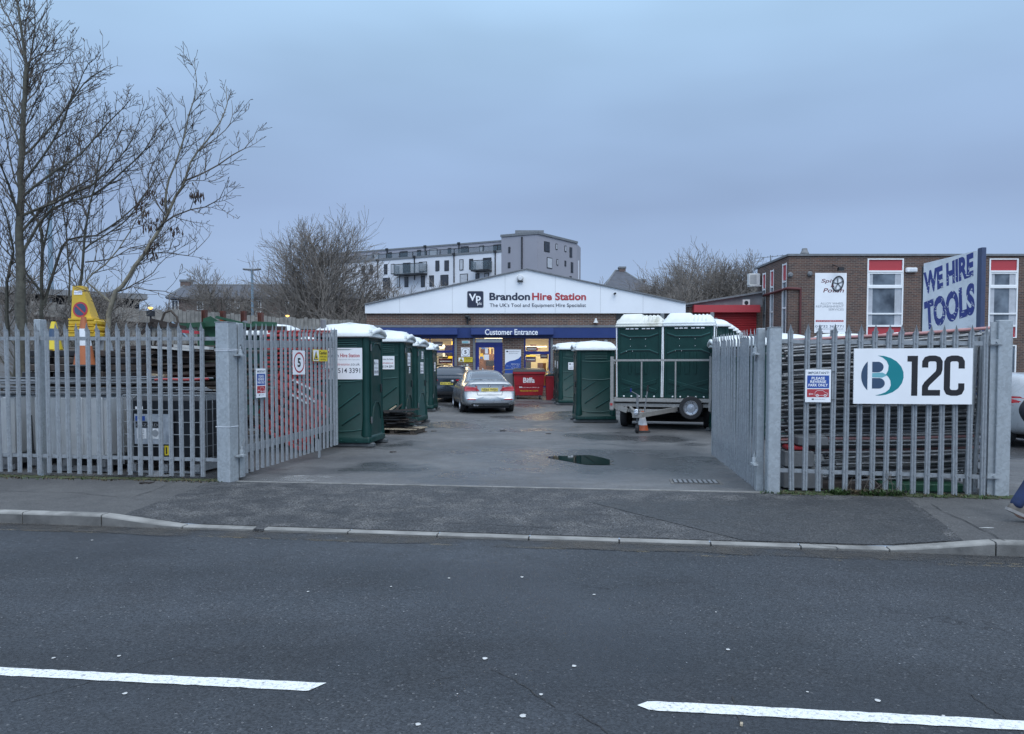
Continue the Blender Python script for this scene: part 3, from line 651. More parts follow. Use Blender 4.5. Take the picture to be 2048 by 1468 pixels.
while x < ix1 - 0.5:
    ww = rr.uniform(0.3, 0.75); y = rr.uniform(iy0 + 1.4, iy1 - 0.3)
    mb.use(rr.choice(["room_brown", "room_wood", "dark_metal", "room_wood", "maroon_print"]))
    mb.box(x, x + ww, y, y + 0.3, iz0, iz0 + rr.uniform(0.7, 1.7))
    mb.use(rr.choice(["room_brown", "maroon_print", "sign_white", "dark_metal"])); zz = iz0 + rr.uniform(1.6, 2.0); mb.box(x + 0.02, x + ww * 0.9, iy1 - 0.06, iy1 - 0.02, zz, zz + rr.uniform(0.15, 0.4)); x += ww + rr.uniform(0.05, 0.35)
mb.build("shop_shelving", root)
for (a, b_, c_, e_) in ((864, 884, 693, 683), (889, 904, 712, 690), (1052, 1072, 724, 713), (1053, 1074, 701, 693), (1081, 1096, 717, 706), (876, 903, 727, 717)):
    mb = MB("maroon_print" if c_ > 710 else "room_brown", W=True); x0, x1, z0, z1 = xb(a), xb(b_), zb(c_), zb(e_); mb.box(x0, x1, B0 + 0.3, B0 + 0.32, z0, z1)
    mb.use("sign_white").box(x0 + 0.04, x1 - 0.04, B0 + 0.29, B0 + 0.297, (z0 + z1) / 2 - 0.035, (z0 + z1) / 2 + 0.015); mb.build("window_poster", root)
mb = MB("room_light", W=True)
for k in range(5): mb.box(ix0 + 1.0 + k * 1.9, ix0 + 2.1 + k * 1.9, B0 + 1.3, B0 + 1.9, iz1 - 0.03, iz1 - 0.005)
mb.build("ceiling_lamp", root)
al = bpy.data.lights.new("shop_light", 'AREA'); ao = bpy.data.objects.new("shop_light", al); COL.objects.link(ao)
al.shape = 'RECTANGLE'; al.size = 7.5; al.size_y = 2.4; al.energy = 230; al.color = (1.0, 0.74, 0.40); al.color = (1.0, 0.83, 0.54); al.energy = 330; ao.location = ((ix0 + ix1) / 2, B0 + 2.4, iz1 - 0.08)
# fittings on the facade
fl = thing("floodlight", "round white floodlight at the top of the white gable", "light", A(1040.5, 556, B0 - 0.13))
mb = MB("ac_white"); mb.lathe([(0.02, 0), (0.13, -0.02), (0.14, -0.12), (0.11, -0.17)], 20, axis='Y'); mb.build("housing", fl, smooth=40)
mb = MB("reflective_white"); mb.lathe([(0.1, -0.171), (0.02, -0.18)], 20, axis='Y'); mb.build("lens", fl); mb = MB("dark_metal"); mb.box(-0.12, 0.12, -0.12, -0.02, -0.17, -0.13); mb.build("bracket", fl)
cm = thing("security_camera", "dark security camera on a bracket below the white gable, above the speed sign", "camera", A(935, 636, B0))
mb = MB("dark_metal"); mb.box(-0.1, 0.1, -0.25, 0, 0.0, 0.1, bev=0.02); mb.box(-0.03, 0.03, -0.1, 0, -0.25, 0.0); mb.build("body", cm); mb = MB("dark_metal"); mb.tube((0.08, -0.2, 0.0), (0.12, -0.45, -0.1), 0.06, n=12); mb.build("barrel", cm)
cm = thing("wall_lamp", "small grey wall lamp on the brick right of the entrance canopy", "lamp", A(1191, 646, B0))
mb = MB("ac_white"); mb.lathe([(0.11, 0.0), (0.10, 0.03), (0.05, 0.12), (0.04, 0.2)], 14, c=(0, -0.12, 0)); mb.build("lamp_shade", cm, smooth=40)
cm = tag(MB("dark_metal", W=False).box(*[v for v in (A(1228, 588, B0).x - 0.03, A(1228, 588, B0).x + 0.05, B0 - 0.35, B0 - 0.12, A(1228, 588, B0).z - 0.03, A(1228, 588, B0).z + 0.03)]).build("wall_bracket", label="small black bracket sticking out of the right side of the white gable", cat="bracket"))
# signs by the entrance
def board_sign(name, label, cat, x0, y0, x1, y1, Y, mat="sign_white", th=0.012, group=None, step=0.003, round_=0):
    X0, X1, Z0, Z1 = RC(x0, y0, x1, y1, Y); w_, h_ = X1 - X0, Z1 - Z0
    t_ = thing(name, label, cat, ((X0 + X1) / 2, Y, Z0), group=group)
    mb = MB(mat)
    if round_: mb.prism([(u, 0, v) for u, v in rrect(-w_ / 2, 0, w_ / 2, h_, round_)], (0, -th, 0))
    else: mb.box(-w_ / 2, w_ / 2, -th, 0, 0, h_)
    mb.build("board", t_); return t_, w_, h_, Print(step, fn=lambda u, v, h: (u, -th - h, v))
def speed_print(p, w_, h_, ring="red_print", r1=0.44, r0=0.36):
    c = h_ / 2; p.ring(0, c, w_ * r0, w_ * r1, ring, 1, sy=h_ / w_ * 0.98); p.text("5", -w_ * 0.13, w_ * 0.13, c - h_ * 0.19, c + h_ * 0.19, "black_print", 1, 0.03)
def caution_print(p, w_, h_, l1="forklift trucks", l2="operating"):
    p.rect(-w_ * 0.49, h_ * 0.05, -w_ * 0.13, h_ * 0.95, "sign_white", 1); p.pol([(-w_ * 0.47, h_ * 0.12), (-w_ * 0.15, h_ * 0.12), (-w_ * 0.31, h_ * 0.9)], "black_print", 2)
    p.pol([(-w_ * 0.435, h_ * 0.18), (-w_ * 0.185, h_ * 0.18), (-w_ * 0.31, h_ * 0.76)], "yellow_print", 3)
    p.rect(-w_ * 0.36, h_ * 0.26, -w_ * 0.26, h_ * 0.42, "black_print", 4); p.rect(-w_ * 0.33, h_ * 0.42, -w_ * 0.30, h_ * 0.56, "black_print", 4)
    p.text("Caution", -w_ * 0.08, w_ * 0.44, h_ * 0.6, h_ * 0.9, "black_print", 1, 0.02); p.text(l1, -w_ * 0.05, w_ * 0.42, h_ * 0.34, h_ * 0.5, "black_print", 1); p.text(l2, 0, w_ * 0.36, h_ * 0.08, h_ * 0.24, "black_print", 1)
t_, w_, h_, p = board_sign("speed_sign", "square white speed sign reading 5 on the brick pier left of the blue door", "sign", 922, 695, 939.8, 713.2, B0 - 0.01); speed_print(p, w_, h_, "black_print", 0.45, 0.42); p.build(t_)
t_, w_, h_, p = board_sign("caution_sign", "yellow and white caution sign below the speed sign beside the blue door", "sign", 917, 714.7, 945.2, 724.3, B0 - 0.01, "yellow_print"); caution_print(p, w_, h_); p.build(t_)
t_, w_, h_, p = board_sign("exit_sign", "small pale green sign box above the speed sign beside the blue door", "sign", 924, 681.5, 940, 687, B0, "ac_white", 0.05); p.rect(-w_ * .45, h_ * .2, w_ * .3, h_ * .8, "light_teal_print", 1); p.build(t_, "marking")
for (xx, lab) in ((928.5, "grey keypad on the brick pier, left of the white doorbell"), (934.7, "small white doorbell box on the brick pier beside the blue door")):
    a = A(xx, 731.5, B0); MB("ac_white" if xx > 930 else "flashing").box(a.x - 0.045, a.x + 0.045, B0 - 0.04, B0, a.z - 0.07, a.z + 0.07, bev=0.01).build("entry_panel", label=lab, cat="entry panel")
t_, w_, h_, p = board_sign("opening_hours_board", "tall white board with a blue swoosh and opening hours, right of the blue door", "sign", 1010, 699, 1042, 752, B0 - 0.01, "sign_white")
cur = [(-w_ / 2, h_ * 0.42), (-w_ * 0.42, h_ * 0.5), (-w_ * 0.2, h_ * 0.565), (w_ * 0.1, h_ * 0.60), (w_ * 0.35, h_ * 0.66), (w_ / 2, h_ * 0.76)]
for (a, b_) in zip(cur, cur[1:]): p.pol([(a[0], 0.01), (b_[0], 0.01), b_, a], "blue_print", 1)
p.rect(-w_ * .42, h_ * .9, -w_ * .3, h_ * .95, "navy_print", 1); p.text("BrandonHireStation", -w_ * .26, w_ * .42, h_ * .91, h_ * .94, "navy_print", 1); p.text("0370 514 3391", -w_ * .25, w_ * .3, h_ * .84, h_ * .87, "navy_print", 1)
p.text("Opening Hours", -w_ * .12, w_ * .42, h_ * .43, h_ * .47, "sign_white", 2, 0.02); p.text("Mon - Fri  7.30am - 5.00pm", -w_ * .4, w_ * .42, h_ * .36, h_ * .39, "sign_white", 2); p.text("Sat 8.00am", -w_ * .1, w_ * .42, h_ * .29, h_ * .32, "sign_white", 2); p.build(t_)

# ------------------------------------------------------------------ red shutter unit between the buildings
Y2 = 37.0
root = thing("shutter_unit", "low unit with a red roller shutter and red fascia between the two brick buildings", "building", (A(1440, 650, Y2).x, Y2, 0.35))
X0, X1 = A(1378, 640, Y2).x, A(1526, 640, Y2).x; zt = lambda y: A(1440, y, Y2).z
mb = MB("brick_brown", W=True); mb.box(X0, X1, Y2 + 0.05, Y2 + 0.3, 0, zt(610)); mb.box(X0, X0 + 0.3, Y2 + 0.3, Y2 + 14, 0, zt(610)); mb.build("wall", root)
l_, r_ = A(1371, 608.5, Y2), A(1526, 584, Y2); mb = MB("concrete", W=True); mb.prism([Vector((l_.x, Y2 + 0.04, zt(614))), Vector((r_.x, Y2 + 0.04, zt(614))), r_ + Vector((0, 0.04, -0.04)), l_ + Vector((0, 0.04, -0.04))], (0, 0.2, 0)); mb.build("gable", root)
mb = MB("flashing", W=True); mb.beam(l_ + Vector((0, 0.1, 0)), r_ + Vector((0, 0.1, 0)), 0.5, 0.08); mb.build("gable_trim", root)
mb = MB("roof_felt", W=True); mb.prism([l_ + Vector((0, 0.3, 0)), r_ + Vector((0, 0.3, 0)), r_ + Vector((0, 14, 0)), l_ + Vector((0, 14, 0))], (0, 0, 0.05)); mb.build("roof", root)
mb = MB("red_print", W=True); mb.box(A(1385, 618, Y2).x, A(1516, 618, Y2).x, Y2 - 0.35, Y2 + 0.04, zt(625.5), zt(611)); mb.build("fascia", root)
mb = MB("red_shutter", W=True); x0, x1 = A(1400, 650, Y2).x, A(1512, 650, Y2).x; z = 0.35; k = 0
pts = []
while z < zt(625.5): pts += [(0.0, z), (-0.035, z + 0.02), (-0.035, z + 0.05), (0, z + 0.075)]; z += 0.085
mb.add([(x, Y2 - 0.03 + a, b_) for x in (x0, x1) for a, b_ in pts], [(i, i + 1, len(pts) + i + 1, len(pts) + i) for i in range(len(pts) - 1)]); mb.build("shutter", root)
c = A(1491.5, 606, Y2); mb = MB("ac_white", W=True); mb.box(c.x - 0.17, c.x + 0.17, Y2 - 0.1, Y2 + 0.03, c.z - 0.16, c.z + 0.16); mb.use("dark_metal").lathe([(0.1, -0.101), (0.01, -0.103)], 16, c=(c.x, Y2, c.z), axis='Y'); mb.build("extractor_vent", root)

# ------------------------------------------------------------------ two-storey brick building on the right
Y3 = 34.0; D3 = 4.3
XC = A(1577, 560, Y3).x
root = thing("brick_building", "two-storey brown brick building with red panels and white framed windows on the right", "building", (XC + 9, Y3 + 4, gz(Y3)))
z3 = lambda y, x=1750: A(x, y, Y3).z; x3 = lambda x, y=600: A(x, y, Y3).x
zr = z3(512)
wn = [(1733.5, 1806), (1977, 2035), (2230, 2295)]
holes = [(x3(a), x3(b_), z3(676), z3(517)) for a, b_ in wn] + [(x3(a), x3(b_), z3(780), z3(690)) for a, b_ in wn]
mb = MB("brick_brown", W=True); wall_with_openings(mb, XC, XC + 19, 0, zr, Y3, Y3 + 0.25, holes)
mb.box(XC + 0.25, XC + 19, Y3 + D3, Y3 + D3 + .25, 0, zr); mb.box(XC + 18.75, XC + 19, Y3 + 0.25, Y3 + D3, 0, zr); wallo = mb.build("wall", root)
pxy = lambda x, y: AX(x, y, XC)
sw = []
for (xa, xb_, yt) in ((1564, 1572.6, 527), (1540, 1547, 540), (1524.6, 1531, 546)):
    ya, yb = pxy(xb_, 600).y, pxy(xa, 600).y; zt_ = pxy((xa + xb_) / 2, yt).z; sw.append((ya, yb, zt_))
mb = MB("brick_brown", W=True); ysd = sorted(sw); edges = [Y3 + 0.25] + [v for s_ in ysd for v in s_[:2]] + [Y3 + D3]
for i in range(0, len(edges), 2): mb.box(XC, XC + 0.25, edges[i], edges[i + 1], 0, zr)
for ya, yb, zt_ in ysd: mb.box(XC, XC + 0.25, ya, yb, zt_, zr); mb.box(XC, XC + 0.25, ya, yb, 0, 0.9)
mb.build("side_wall", root)
for ya, yb, zt_ in ysd:
    mb = MB("white_paint", W=True); H_ = zt_ - 0.9; f = 0.05
    mb.box(XC - 0.01, XC + 0.1, ya, ya + f, 0.9, zt_); mb.box(XC - 0.01, XC + 0.1, yb - f, yb, 0.9, zt_)
    for fr_ in (0.0, 0.2, 0.4, 0.62, 0.84, 0.985): mb.box(XC - 0.012, XC + 0.1, ya + f, yb - f, 0.9 + H_ * fr_, 0.9 + H_ * fr_ + 0.06)
    o = mb.build("window", root)
    mb = MB("office_glass", W=True); mb.box(XC + 0.05, XC + 0.06, ya + f, yb - f, 0.9, 0.9 + H_ * 0.84); mb.build("pane", o)
    mb = MB("red_print", W=True); mb.box(XC + 0.03, XC + 0.06, ya + f, yb - f, 0.9 + H_ * 0.85 + 0.06, zt_ - 0.05); mb.build("panel", o)
for i, (a, b_) in enumerate(wn):
    X0, X1 = x3(a), x3(b_)
    for (rows, zA, zB) in (([(517, 541, 'r'), (544.5, 572, 'g'), (576.5, 626, 'g'), (629, 650, 'g'), (653.5, 676, 'r')], 676, 517), ([(690, 780, 'g')], 780, 690)):
        mb = MB("white_paint", W=True); f = 0.06; z0, z1 = z3(zA), z3(zB)
        mb.box(X0, X0 + f, Y3 - 0.02, Y3 + 0.1, z0, z1); mb.box(X1 - f, X1, Y3 - 0.02, Y3 + 0.1, z0, z1); mb.box(X0 + f, X1 - f, Y3 - 0.02, Y3 + 0.1, z1 - 0.05, z1); mb.box(X0 + f, X1 - f, Y3 - 0.02, Y3 + 0.1, z0, z0 + 0.04)
        for q0, q1 in zip(rows, rows[1:]): mb.box(X0 + f, X1 - f, Y3 - 0.03, Y3 + 0.1, z3(q1[0]), z3(q0[1]))
        if len(rows) > 1: # opening light sash
            for a_, b2 in ((z3(544.5), z3(544.5) - 0.07), (z3(572) + 0.05, z3(572))): mb.box(X0 + f + 0.05, X1 - f - 0.05, Y3 - 0.01, Y3 + 0.06, b2, a_)
            for a_, b2 in ((X0 + f, X0 + f + 0.05), (X1 - f - 0.05, X1 - f)): mb.box(a_, b2, Y3 - 0.01, Y3 + 0.06, z3(572), z3(544.5))
        o = mb.build("window", root)
        for (ya, yb, k) in rows:
            zA_, zB_ = z3(yb), z3(ya)
            mb = MB("red_print" if k == 'r' else "office_glass", W=True); mb.box(X0 + f, X1 - f, Y3 + 0.03, Y3 + 0.04, zA_, zB_ - (0.05 if ya == 517 else 0)); mb.build("panel" if k == 'r' else "pane", o)
        if len(rows) > 1:
            mb = MB("curtain", W=True)
            for (ca, cb) in ((X0 + f, X0 + f + 0.2), (X1 - f - 0.3, X1 - f)):
                n = 8; zz0, zz1 = z3(650), z3(546)
                mb.add([(ca + (cb - ca) * j / n, Y3 + 0.022 - (0.006 if j % 2 else 0), zz) for zz in (zz0, zz1) for j in range(n + 1)], [(j, j + 1, n + 2 + j, n + 1 + j) for j in range(n)])
            mb.build("curtain", o)
mb = MB("flashing", W=True); mb.box(XC - 0.06, XC + 19.05, Y3 - 0.06, Y3 + 0.3, zr, zr + 0.09); mb.box(XC - 0.06, XC + 0.3, Y3 + 0.3, Y3 + D3 + .3, zr, zr + 0.09); mb.build("coping", root)
mb = MB("roof_felt", W=True); mb.box(XC + 0.25, XC + 18.75, Y3 + 0.25, Y3 + D3, zr - 0.25, zr - 0.15); mb.build("roof", root)
mb = MB("pipe_red", W=True); v1 = A(1600, 578, Y3); mb.poly([pxy(1510, 597) + Vector((-0.08, 0, 0)), (XC - 0.08, Y3 - 0.08, v1.z + 0.02), (v1.x, Y3 - 0.07, v1.z)], 0.06, 8); mb.poly([(v1.x, Y3 - 0.07, v1.z + 0.05), (v1.x, Y3 - 0.07, 0.2)], 0.05, 8); mb.build("drainpipe", root, smooth=60)
for (x_, y_) in ((1619, 548), (1580, 550)):
    c = A(x_, y_, Y3); lb_ = {1619: "small round grey lamp on the brick wall left of the wheel repair board", 1580: "small dark lamp near the corner of the brown brick building"}[x_]
    mb = MB("flashing"); mb.lathe([(0.1, c.y - Y3), (0.12, -0.06), (0.06, -0.14)], 14, c=(c.x, Y3, c.z), axis='Y'); mb.build("wall_lamp", label=lb_, cat="lamp")
c = A(1821, 540.5, Y3); t_ = thing("flood_lamp", "white rectangular floodlight on brown brick right of the first office window", "light", c)
mb = MB("white_paint"); mb.box(-0.24, 0.24, -0.16, 0, -0.1, 0.1, bev=0.03); mb.build("housing", t_); mb = MB("reflective_white"); mb.box(-0.1, 0.19, -0.17, -0.16, -0.05, 0.05); mb.build("lens", t_)
c = A(1674, 543, Y3); mb = MB("dark_metal"); mb.box(c.x - 0.12, c.x + 0.1, Y3 - 0.5, Y3 - 0.3, c.z - 0.02, c.z + 0.12); mb.beam((c.x - 0.2, Y3, c.z + 0.3), (c.x, Y3 - 0.4, c.z + 0.1), 0.03, 0.03); mb.build("spot_lamp", label="black spotlight on an arm above the white wheel repair board", cat="light")
# wheel repair board
t_, w_, h_, p = board_sign("wheel_repair_board", "tall white sign board with a car wheel picture on the brown brick wall", "sign", 1629, 546, 1692, 666, Y3 - 0.01, "sign_white", 0.03, step=0.004)
p.text("Spit", -w_ * .30, w_ * .12, h_ * .82, h_ * .90, "maroon_print", 1, 0.01, 0.3); p.text("&", w_ * .0, w_ * .12, h_ * .765, h_ * .81, "maroon_print", 3, 0.01); p.text("Polish", -w_ * .22, w_ * .42, h_ * .675, h_ * .745, "maroon_print", 1, 0.01, 0.3)
for k, (ro, ri, mt) in enumerate(((.245, .20, "black_print"), (.2, .17, "grey_print"))):
    P_ = []
    for j in range(37):
        a = 2 * math.pi * j / 36; ca, sa = math.cos(a), math.sin(a)
        rot = lambda x, y: (w_ * .22 + x * .83 - y * .45 * .55 + 0, h_ * .82 + (x * .55 + y * .9))
        P_ += [rot(w_ * ro * ca * 0.9, w_ * ro * sa), rot(w_ * ri * ca * 0.9, w_ * ri * sa)]
    p.put(P_, [(2 * j, 2 * j + 1, 2 * j + 3, 2 * j + 2) for j in range(36)], mt, 2 + k)
for j in range(5):
    a = R(90 + 72 * j); p.line(w_ * .22, h_ * .82, w_ * .22 + w_ * .165 * math.cos(a), h_ * .82 + w_ * .17 * math.sin(a), 0.05, "grey_print", 3); p.line(w_ * .22, h_ * .82, w_ * .22 + w_ * .165 * math.cos(a + .2), h_ * .82 + w_ * .17 * math.sin(a + .2), 0.02, "black_print", 4)
p.text("ALLOY WHEEL", -w_ * .32, w_ * .42, h_ * .475, h_ * .51, "grey_print", 1); p.text("REFURBISHMENT", -w_ * .46, w_ * .42, h_ * .425, h_ * .46, "grey_print", 1); p.text("SERVICES", -w_ * .06, w_ * .42, h_ * .375, h_ * .41, "grey_print", 1)
p.rect(-w_ * .46, h_ * .185, w_ * .42, h_ * .215, "red_print", 1); p.text("www.spitandpolish.co.uk", -w_ * .43, w_ * .39, h_ * .19, h_ * .21, "sign_white", 2)
p.text("01732 367771", -w_ * .47, w_ * .42, h_ * .09, h_ * .13, "slate_print", 1); p.text("info@spitandpolish.co.uk", -w_ * .44, w_ * .42, h_ * .055, h_ * .078, "slate_print", 1); p.build(t_)
# air conditioning unit and aerials
a0 = pxy(1516, 565); t_ = thing("air_conditioner", "white air conditioning unit on brackets at the back corner of the brown brick building", "air conditioner", (XC - 0.34, a0.y - 0.45, AX(1505, 578, XC).z), rz=0); t_.scale = (.72, .8, .8)
mb = MB("ac_white"); mb.box(-0.4, 0.35, -0.2, 0.2, 0.05, 0.75, bev=0.02); mb.build("body", t_); mb = MB("flashing"); [mb.box(-.34, .1, -.208, -.2, .14 + i * .07, .165 + i * .07) for i in range(8)]; mb.build("fan_grille", t_); mb = MB("ac_white"); mb.box(-0.35, 0.42, -0.25, 0.25, -0.03, 0.04); mb.build("bracket", t_)
c = A(1541, 520, 40.0); mb = MB("flashing"); mb.tube((c.x, 40, zr - 1.2), (c.x, 40, c.z + 0.25), 0.025)
for k in range(6): mb.tube((c.x - 0.7 + k * 0.25, 39.8, c.z + 0.1 + k * 0.03), (c.x - 0.6 + k * 0.25, 40.2, c.z + 0.1 + k * 0.03), 0.012, n=5)
mb.tube((c.x - 0.8, 40, c.z + 0.08), (c.x + 0.8, 40, c.z + 0.25), 0.015, n=5); mb.build("aerial", label="thin television aerial above the roof at the back of the brown brick building", cat="aerial")
c = A(1609, 510, 90.0); mb = MB("concrete"); mb.lathe([(0.5, -6), (0.5, 0.2), (0.35, 0.5), (0.3, 0.75)], 10, c=(c.x, 90, c.z)); mb.build("chimney_flue", label="pale round flue just showing above the flat brown brick roof", cat="chimney")

# ================================================================== FAR BACKGROUND
class Face:
    """a vertical wall plane from P0 along direction d (unit); hit() turns a photo pixel into (s, z)"""
    def __init__(f, P0, P1): f.P = Vector((P0[0], P0[1], 0)); f.d = (Vector((P1[0], P1[1], 0)) - f.P).normalized(); f.n = Vector((f.d.y, -f.d.x, 0))
    def hit(f, x, y):
        r = ray(x, y); o = Vector((0, 0, EYE)); t = (f.P - o).dot(f.n) / r.dot(f.n); q = o + r * t; return (q - f.P).dot(f.d), q.z
    def at(f, s, z, h=0): return f.P + f.d * s + f.n * h + Vector((0, 0, z))
    def slab(f, mb, s0, s1, z0, z1, h0, h1): mb.prism([f.at(s0, z0, h0), f.at(s1, z0, h0), f.at(s1, z1, h0), f.at(s0, z1, h0)], f.n * (h1 - h0))
def hgt(y, d): return EYE + (HY - y) * d / F * 1.0
# apartment block
D1, D0, D2 = 100.0, 113.0, 107.5
Cc = A(1075, 600, D1); Lc = A(690, 600, D0); Rc = A(1153, 600, D2)
zt = hgt(470.5, D1)
root = thing("apartment_block", "large white and grey flat-roofed apartment block with balconies far behind the hire shop", "building", (Cc.x, D1 + 6, 0))
fa = Face((Lc.x, Lc.y), (Cc.x, Cc.y)); fb = Face((Cc.x, Cc.y), (Rc.x, Rc.y)); LEN = (Vector((Cc.x, Cc.y, 0)) - fa.P).length; LB = (Vector((Rc.x, Rc.y, 0)) - fb.P).length
sG = fa.hit(1003, 500)[0]; zW = fa.hit(1003, 503.5)[1]; zT2 = zt - 0.3
back = Vector((2.2, 9, 0))
def boxp(mb, pts, z0, z1): mb.prism([Vector((p.x, p.y, z0)) for p in pts], (0, 0, z1 - z0))
mb = MB("render_white", W=True); boxp(mb, [fa.at(-6, 0, 0), fa.at(sG, 0, 0), fa.at(sG, 0) + back, fa.at(-6, 0) + back], 0, zW); mb.build("white_wall", root)
mb = MB("render_grey", W=True); boxp(mb, [fa.at(-6, 0, -1.6), fa.at(sG, 0, -1.6), fa.at(sG, 0) + back, fa.at(-6, 0) + back], zW, zT2)
boxp(mb, [fa.at(sG, 0, 0.03), fa.at(LEN, 0, 0.03), fb.at(LB, 0, 0), fb.at(LB, 0) + back * 0.4, fa.at(sG, 0) + back], 0, zt); mb.build("grey_wall", root)
mb = MB("render_white", W=True); boxp(mb, [fb.at(LB, 0, -0.3), fb.at(LB + 1.6, 0, -0.6), fb.at(LB + 1.6, 0, -4), fb.at(LB, 0, -4)], 0, AX(1160, 521, fb.at(LB + 1, 0).x).z); mb.build("white_wall", root)
mb = MB("flashing", W=True); fa.slab(mb, -6, sG, zT2, zT2 + 0.2, -1.65, -1.5); fa.slab(mb, sG - 0.1, LEN + 0.1, zt, zt + 0.3, -0.2, 0.15); fb.slab(mb, -0.1, LB + 0.1, zt, zt + 0.3, -0.2, 0.15); fa.slab(mb, -6, sG + 0.05, zW - 0.05, zW + 0.22, -0.3, 0.08)
c = fa.at(fa.hit(1040, 470)[0], 0, -3); mb.box(c.x - 1.9, c.x + 1.9, c.y - 1, c.y + 1, zt, zt + 1.0); mb.build("parapet", root)
mb = MB("roof_felt", W=True); boxp(mb, [fa.at(-6, 0, -1.7), fa.at(LEN - 0.3, 0, -1.7), fb.at(LB - 0.3, 0, -1), fa.at(-6, 0) + back * 0.98], zT2 - 0.1, zT2 - 0.02); mb.build("roof", root)
def awin(f, x0, y0, x1, y1, off=0.0, frames=True):
    s0, zA = f.hit(x0, y0); s1, zB = f.hit(x1, y1); z0, z1 = min(zA, zB), max(zA, zB); s0, s1 = min(s0, s1), max(s0, s1)
    mb = MB("dark_metal", W=True); f.slab(mb, s0, s1, z0, z1, off - 0.1, off + 0.05); o = mb.build("window", root)
    mb = MB("window_dark" if random.Random(int(x0 + y0)).random() < 0.7 else "curtain", W=True); n = 2 if (s1 - s0) > 1.3 else 1
    for k in range(n): a = s0 + (s1 - s0) * k / n; f.slab(mb, a + 0.09, a + (s1 - s0) / n - 0.09, z0 + 0.1, z1 - 0.1, off + 0.052, off + 0.07)
    mb.build("pane", o)
# top storey (set back) windows
for (x0, x1, y0, y1) in ((731, 745, 504, 518), (763, 771, 502, 516), (787, 803, 500, 514), (822, 830, 497, 512), (847, 863, 495, 510), (884, 891, 493, 508), (910, 926, 490, 507), (948, 957, 488, 505), (976, 994, 486, 504)): awin(fa, x0, y0, x1, y1, -1.6)
for (x0, x1, y0, y1) in ((724, 730, 531, 548), (740, 746, 530, 549), (768, 775, 528.5, 548.5), (782, 789, 528, 548), (806, 821, 526, 545), (838, 854, 524, 543), (871, 879, 521.5, 542), (889, 898, 521, 541.5), (919, 927, 519, 540.5), (938.5, 946.5, 518, 539), (966, 983, 516, 537),
                         (766, 780, 556, 578), (794, 800, 554, 575), (809, 817, 554, 574), (842, 850, 552, 574), (859, 868, 551, 573), (881, 897, 550, 571), (920, 936, 548, 570), (951, 959, 547, 567), (969, 978, 546, 566)): awin(fa, x0, y0, x1, y1)
for (x0, x1, y0, y1) in ((1017, 1021, 494, 506), (1016, 1021, 525, 536)): awin(fa, x0, y0, x1, y1, 0.03)
for (x0, x1, y0, y1) in ((1088, 1099, 482, 505), (1111, 1114.5, 487, 500), (1129, 1132.5, 491, 504), (1139, 1144, 494, 515.5), (1093.5, 1104, 514, 538), (1113, 1116, 518, 531), (1129, 1132, 521, 533), (1141.5, 1146, 524, 546), (1088, 1104, 544, 556), (1139, 1143, 552, 562)): awin(fb, x0, y0, x1, y1)
mb = MB("screen_glass", W=True); s1 = sG - 0.1; fa.slab(mb, -6, s1, zW + 0.22, zW + 0.85, -0.1, -0.07); rail = mb.build("balcony_screen", root)
mb = MB("dark_metal", W=True); fa.slab(mb, -6, s1, zW + 0.85, zW + 0.92, -0.12, -0.05); s_ = -6
while s_ < s1: fa.slab(mb, s_, s_ + 0.07, zW + 0.2, zW + 0.85, -0.14, -0.03); s_ += 2.2
mb.build("handrail", rail)
for (x0, x1, y0, y1) in ((798, 855, 532, 547), (951, 984, 524.5, 540)):
    s0, zA = fa.hit(x0, y0); s2, zB = fa.hit(x1, y1); mb = MB("screen_glass", W=True); fa.slab(mb, s0, s2, zB, zA, 1.3, 1.34); fa.slab(mb, s0, s0 + 0.05, zB, zA, 0, 1.3); fa.slab(mb, s2 - 0.05, s2, zB, zA, 0, 1.3)
    o = mb.build("balcony", root); mb = MB("dark_metal", W=True); fa.slab(mb, s0, s2, zB - 0.2, zB, 0.02, 1.36); fa.slab(mb, s0, s2, zA, zA + 0.07, 1.28, 1.36); mb.build("frame", o)
for (x, y0, y1) in ((761, 498, 512), (838, 492, 508), (906, 486, 503), (998, 478, 498), (828.5, 516, 560), (907.5, 511, 565), (990, 506, 560), (755, 523, 560)):
    s0, zA = fa.hit(x, y0); s2, zB = fa.hit(x, y1); off = -1.6 if y1 < 513 else 0; mb = MB("dark_metal", W=True); fa.slab(mb, s0, s0 + 0.12, zB, zA, off, off + 0.12); fa.slab(mb, s0 - 0.12, s0 + 0.24, zA, zA + 0.3, off, off + 0.25); mb.build("drainpipe", root)
s0, zA = fa.hit(1043.5, 474); mb = MB("dark_metal", W=True); fa.slab(mb, s0, s0 + 0.14, 0, zA, 0.03, 0.2); mb.build("drainpipe", root)

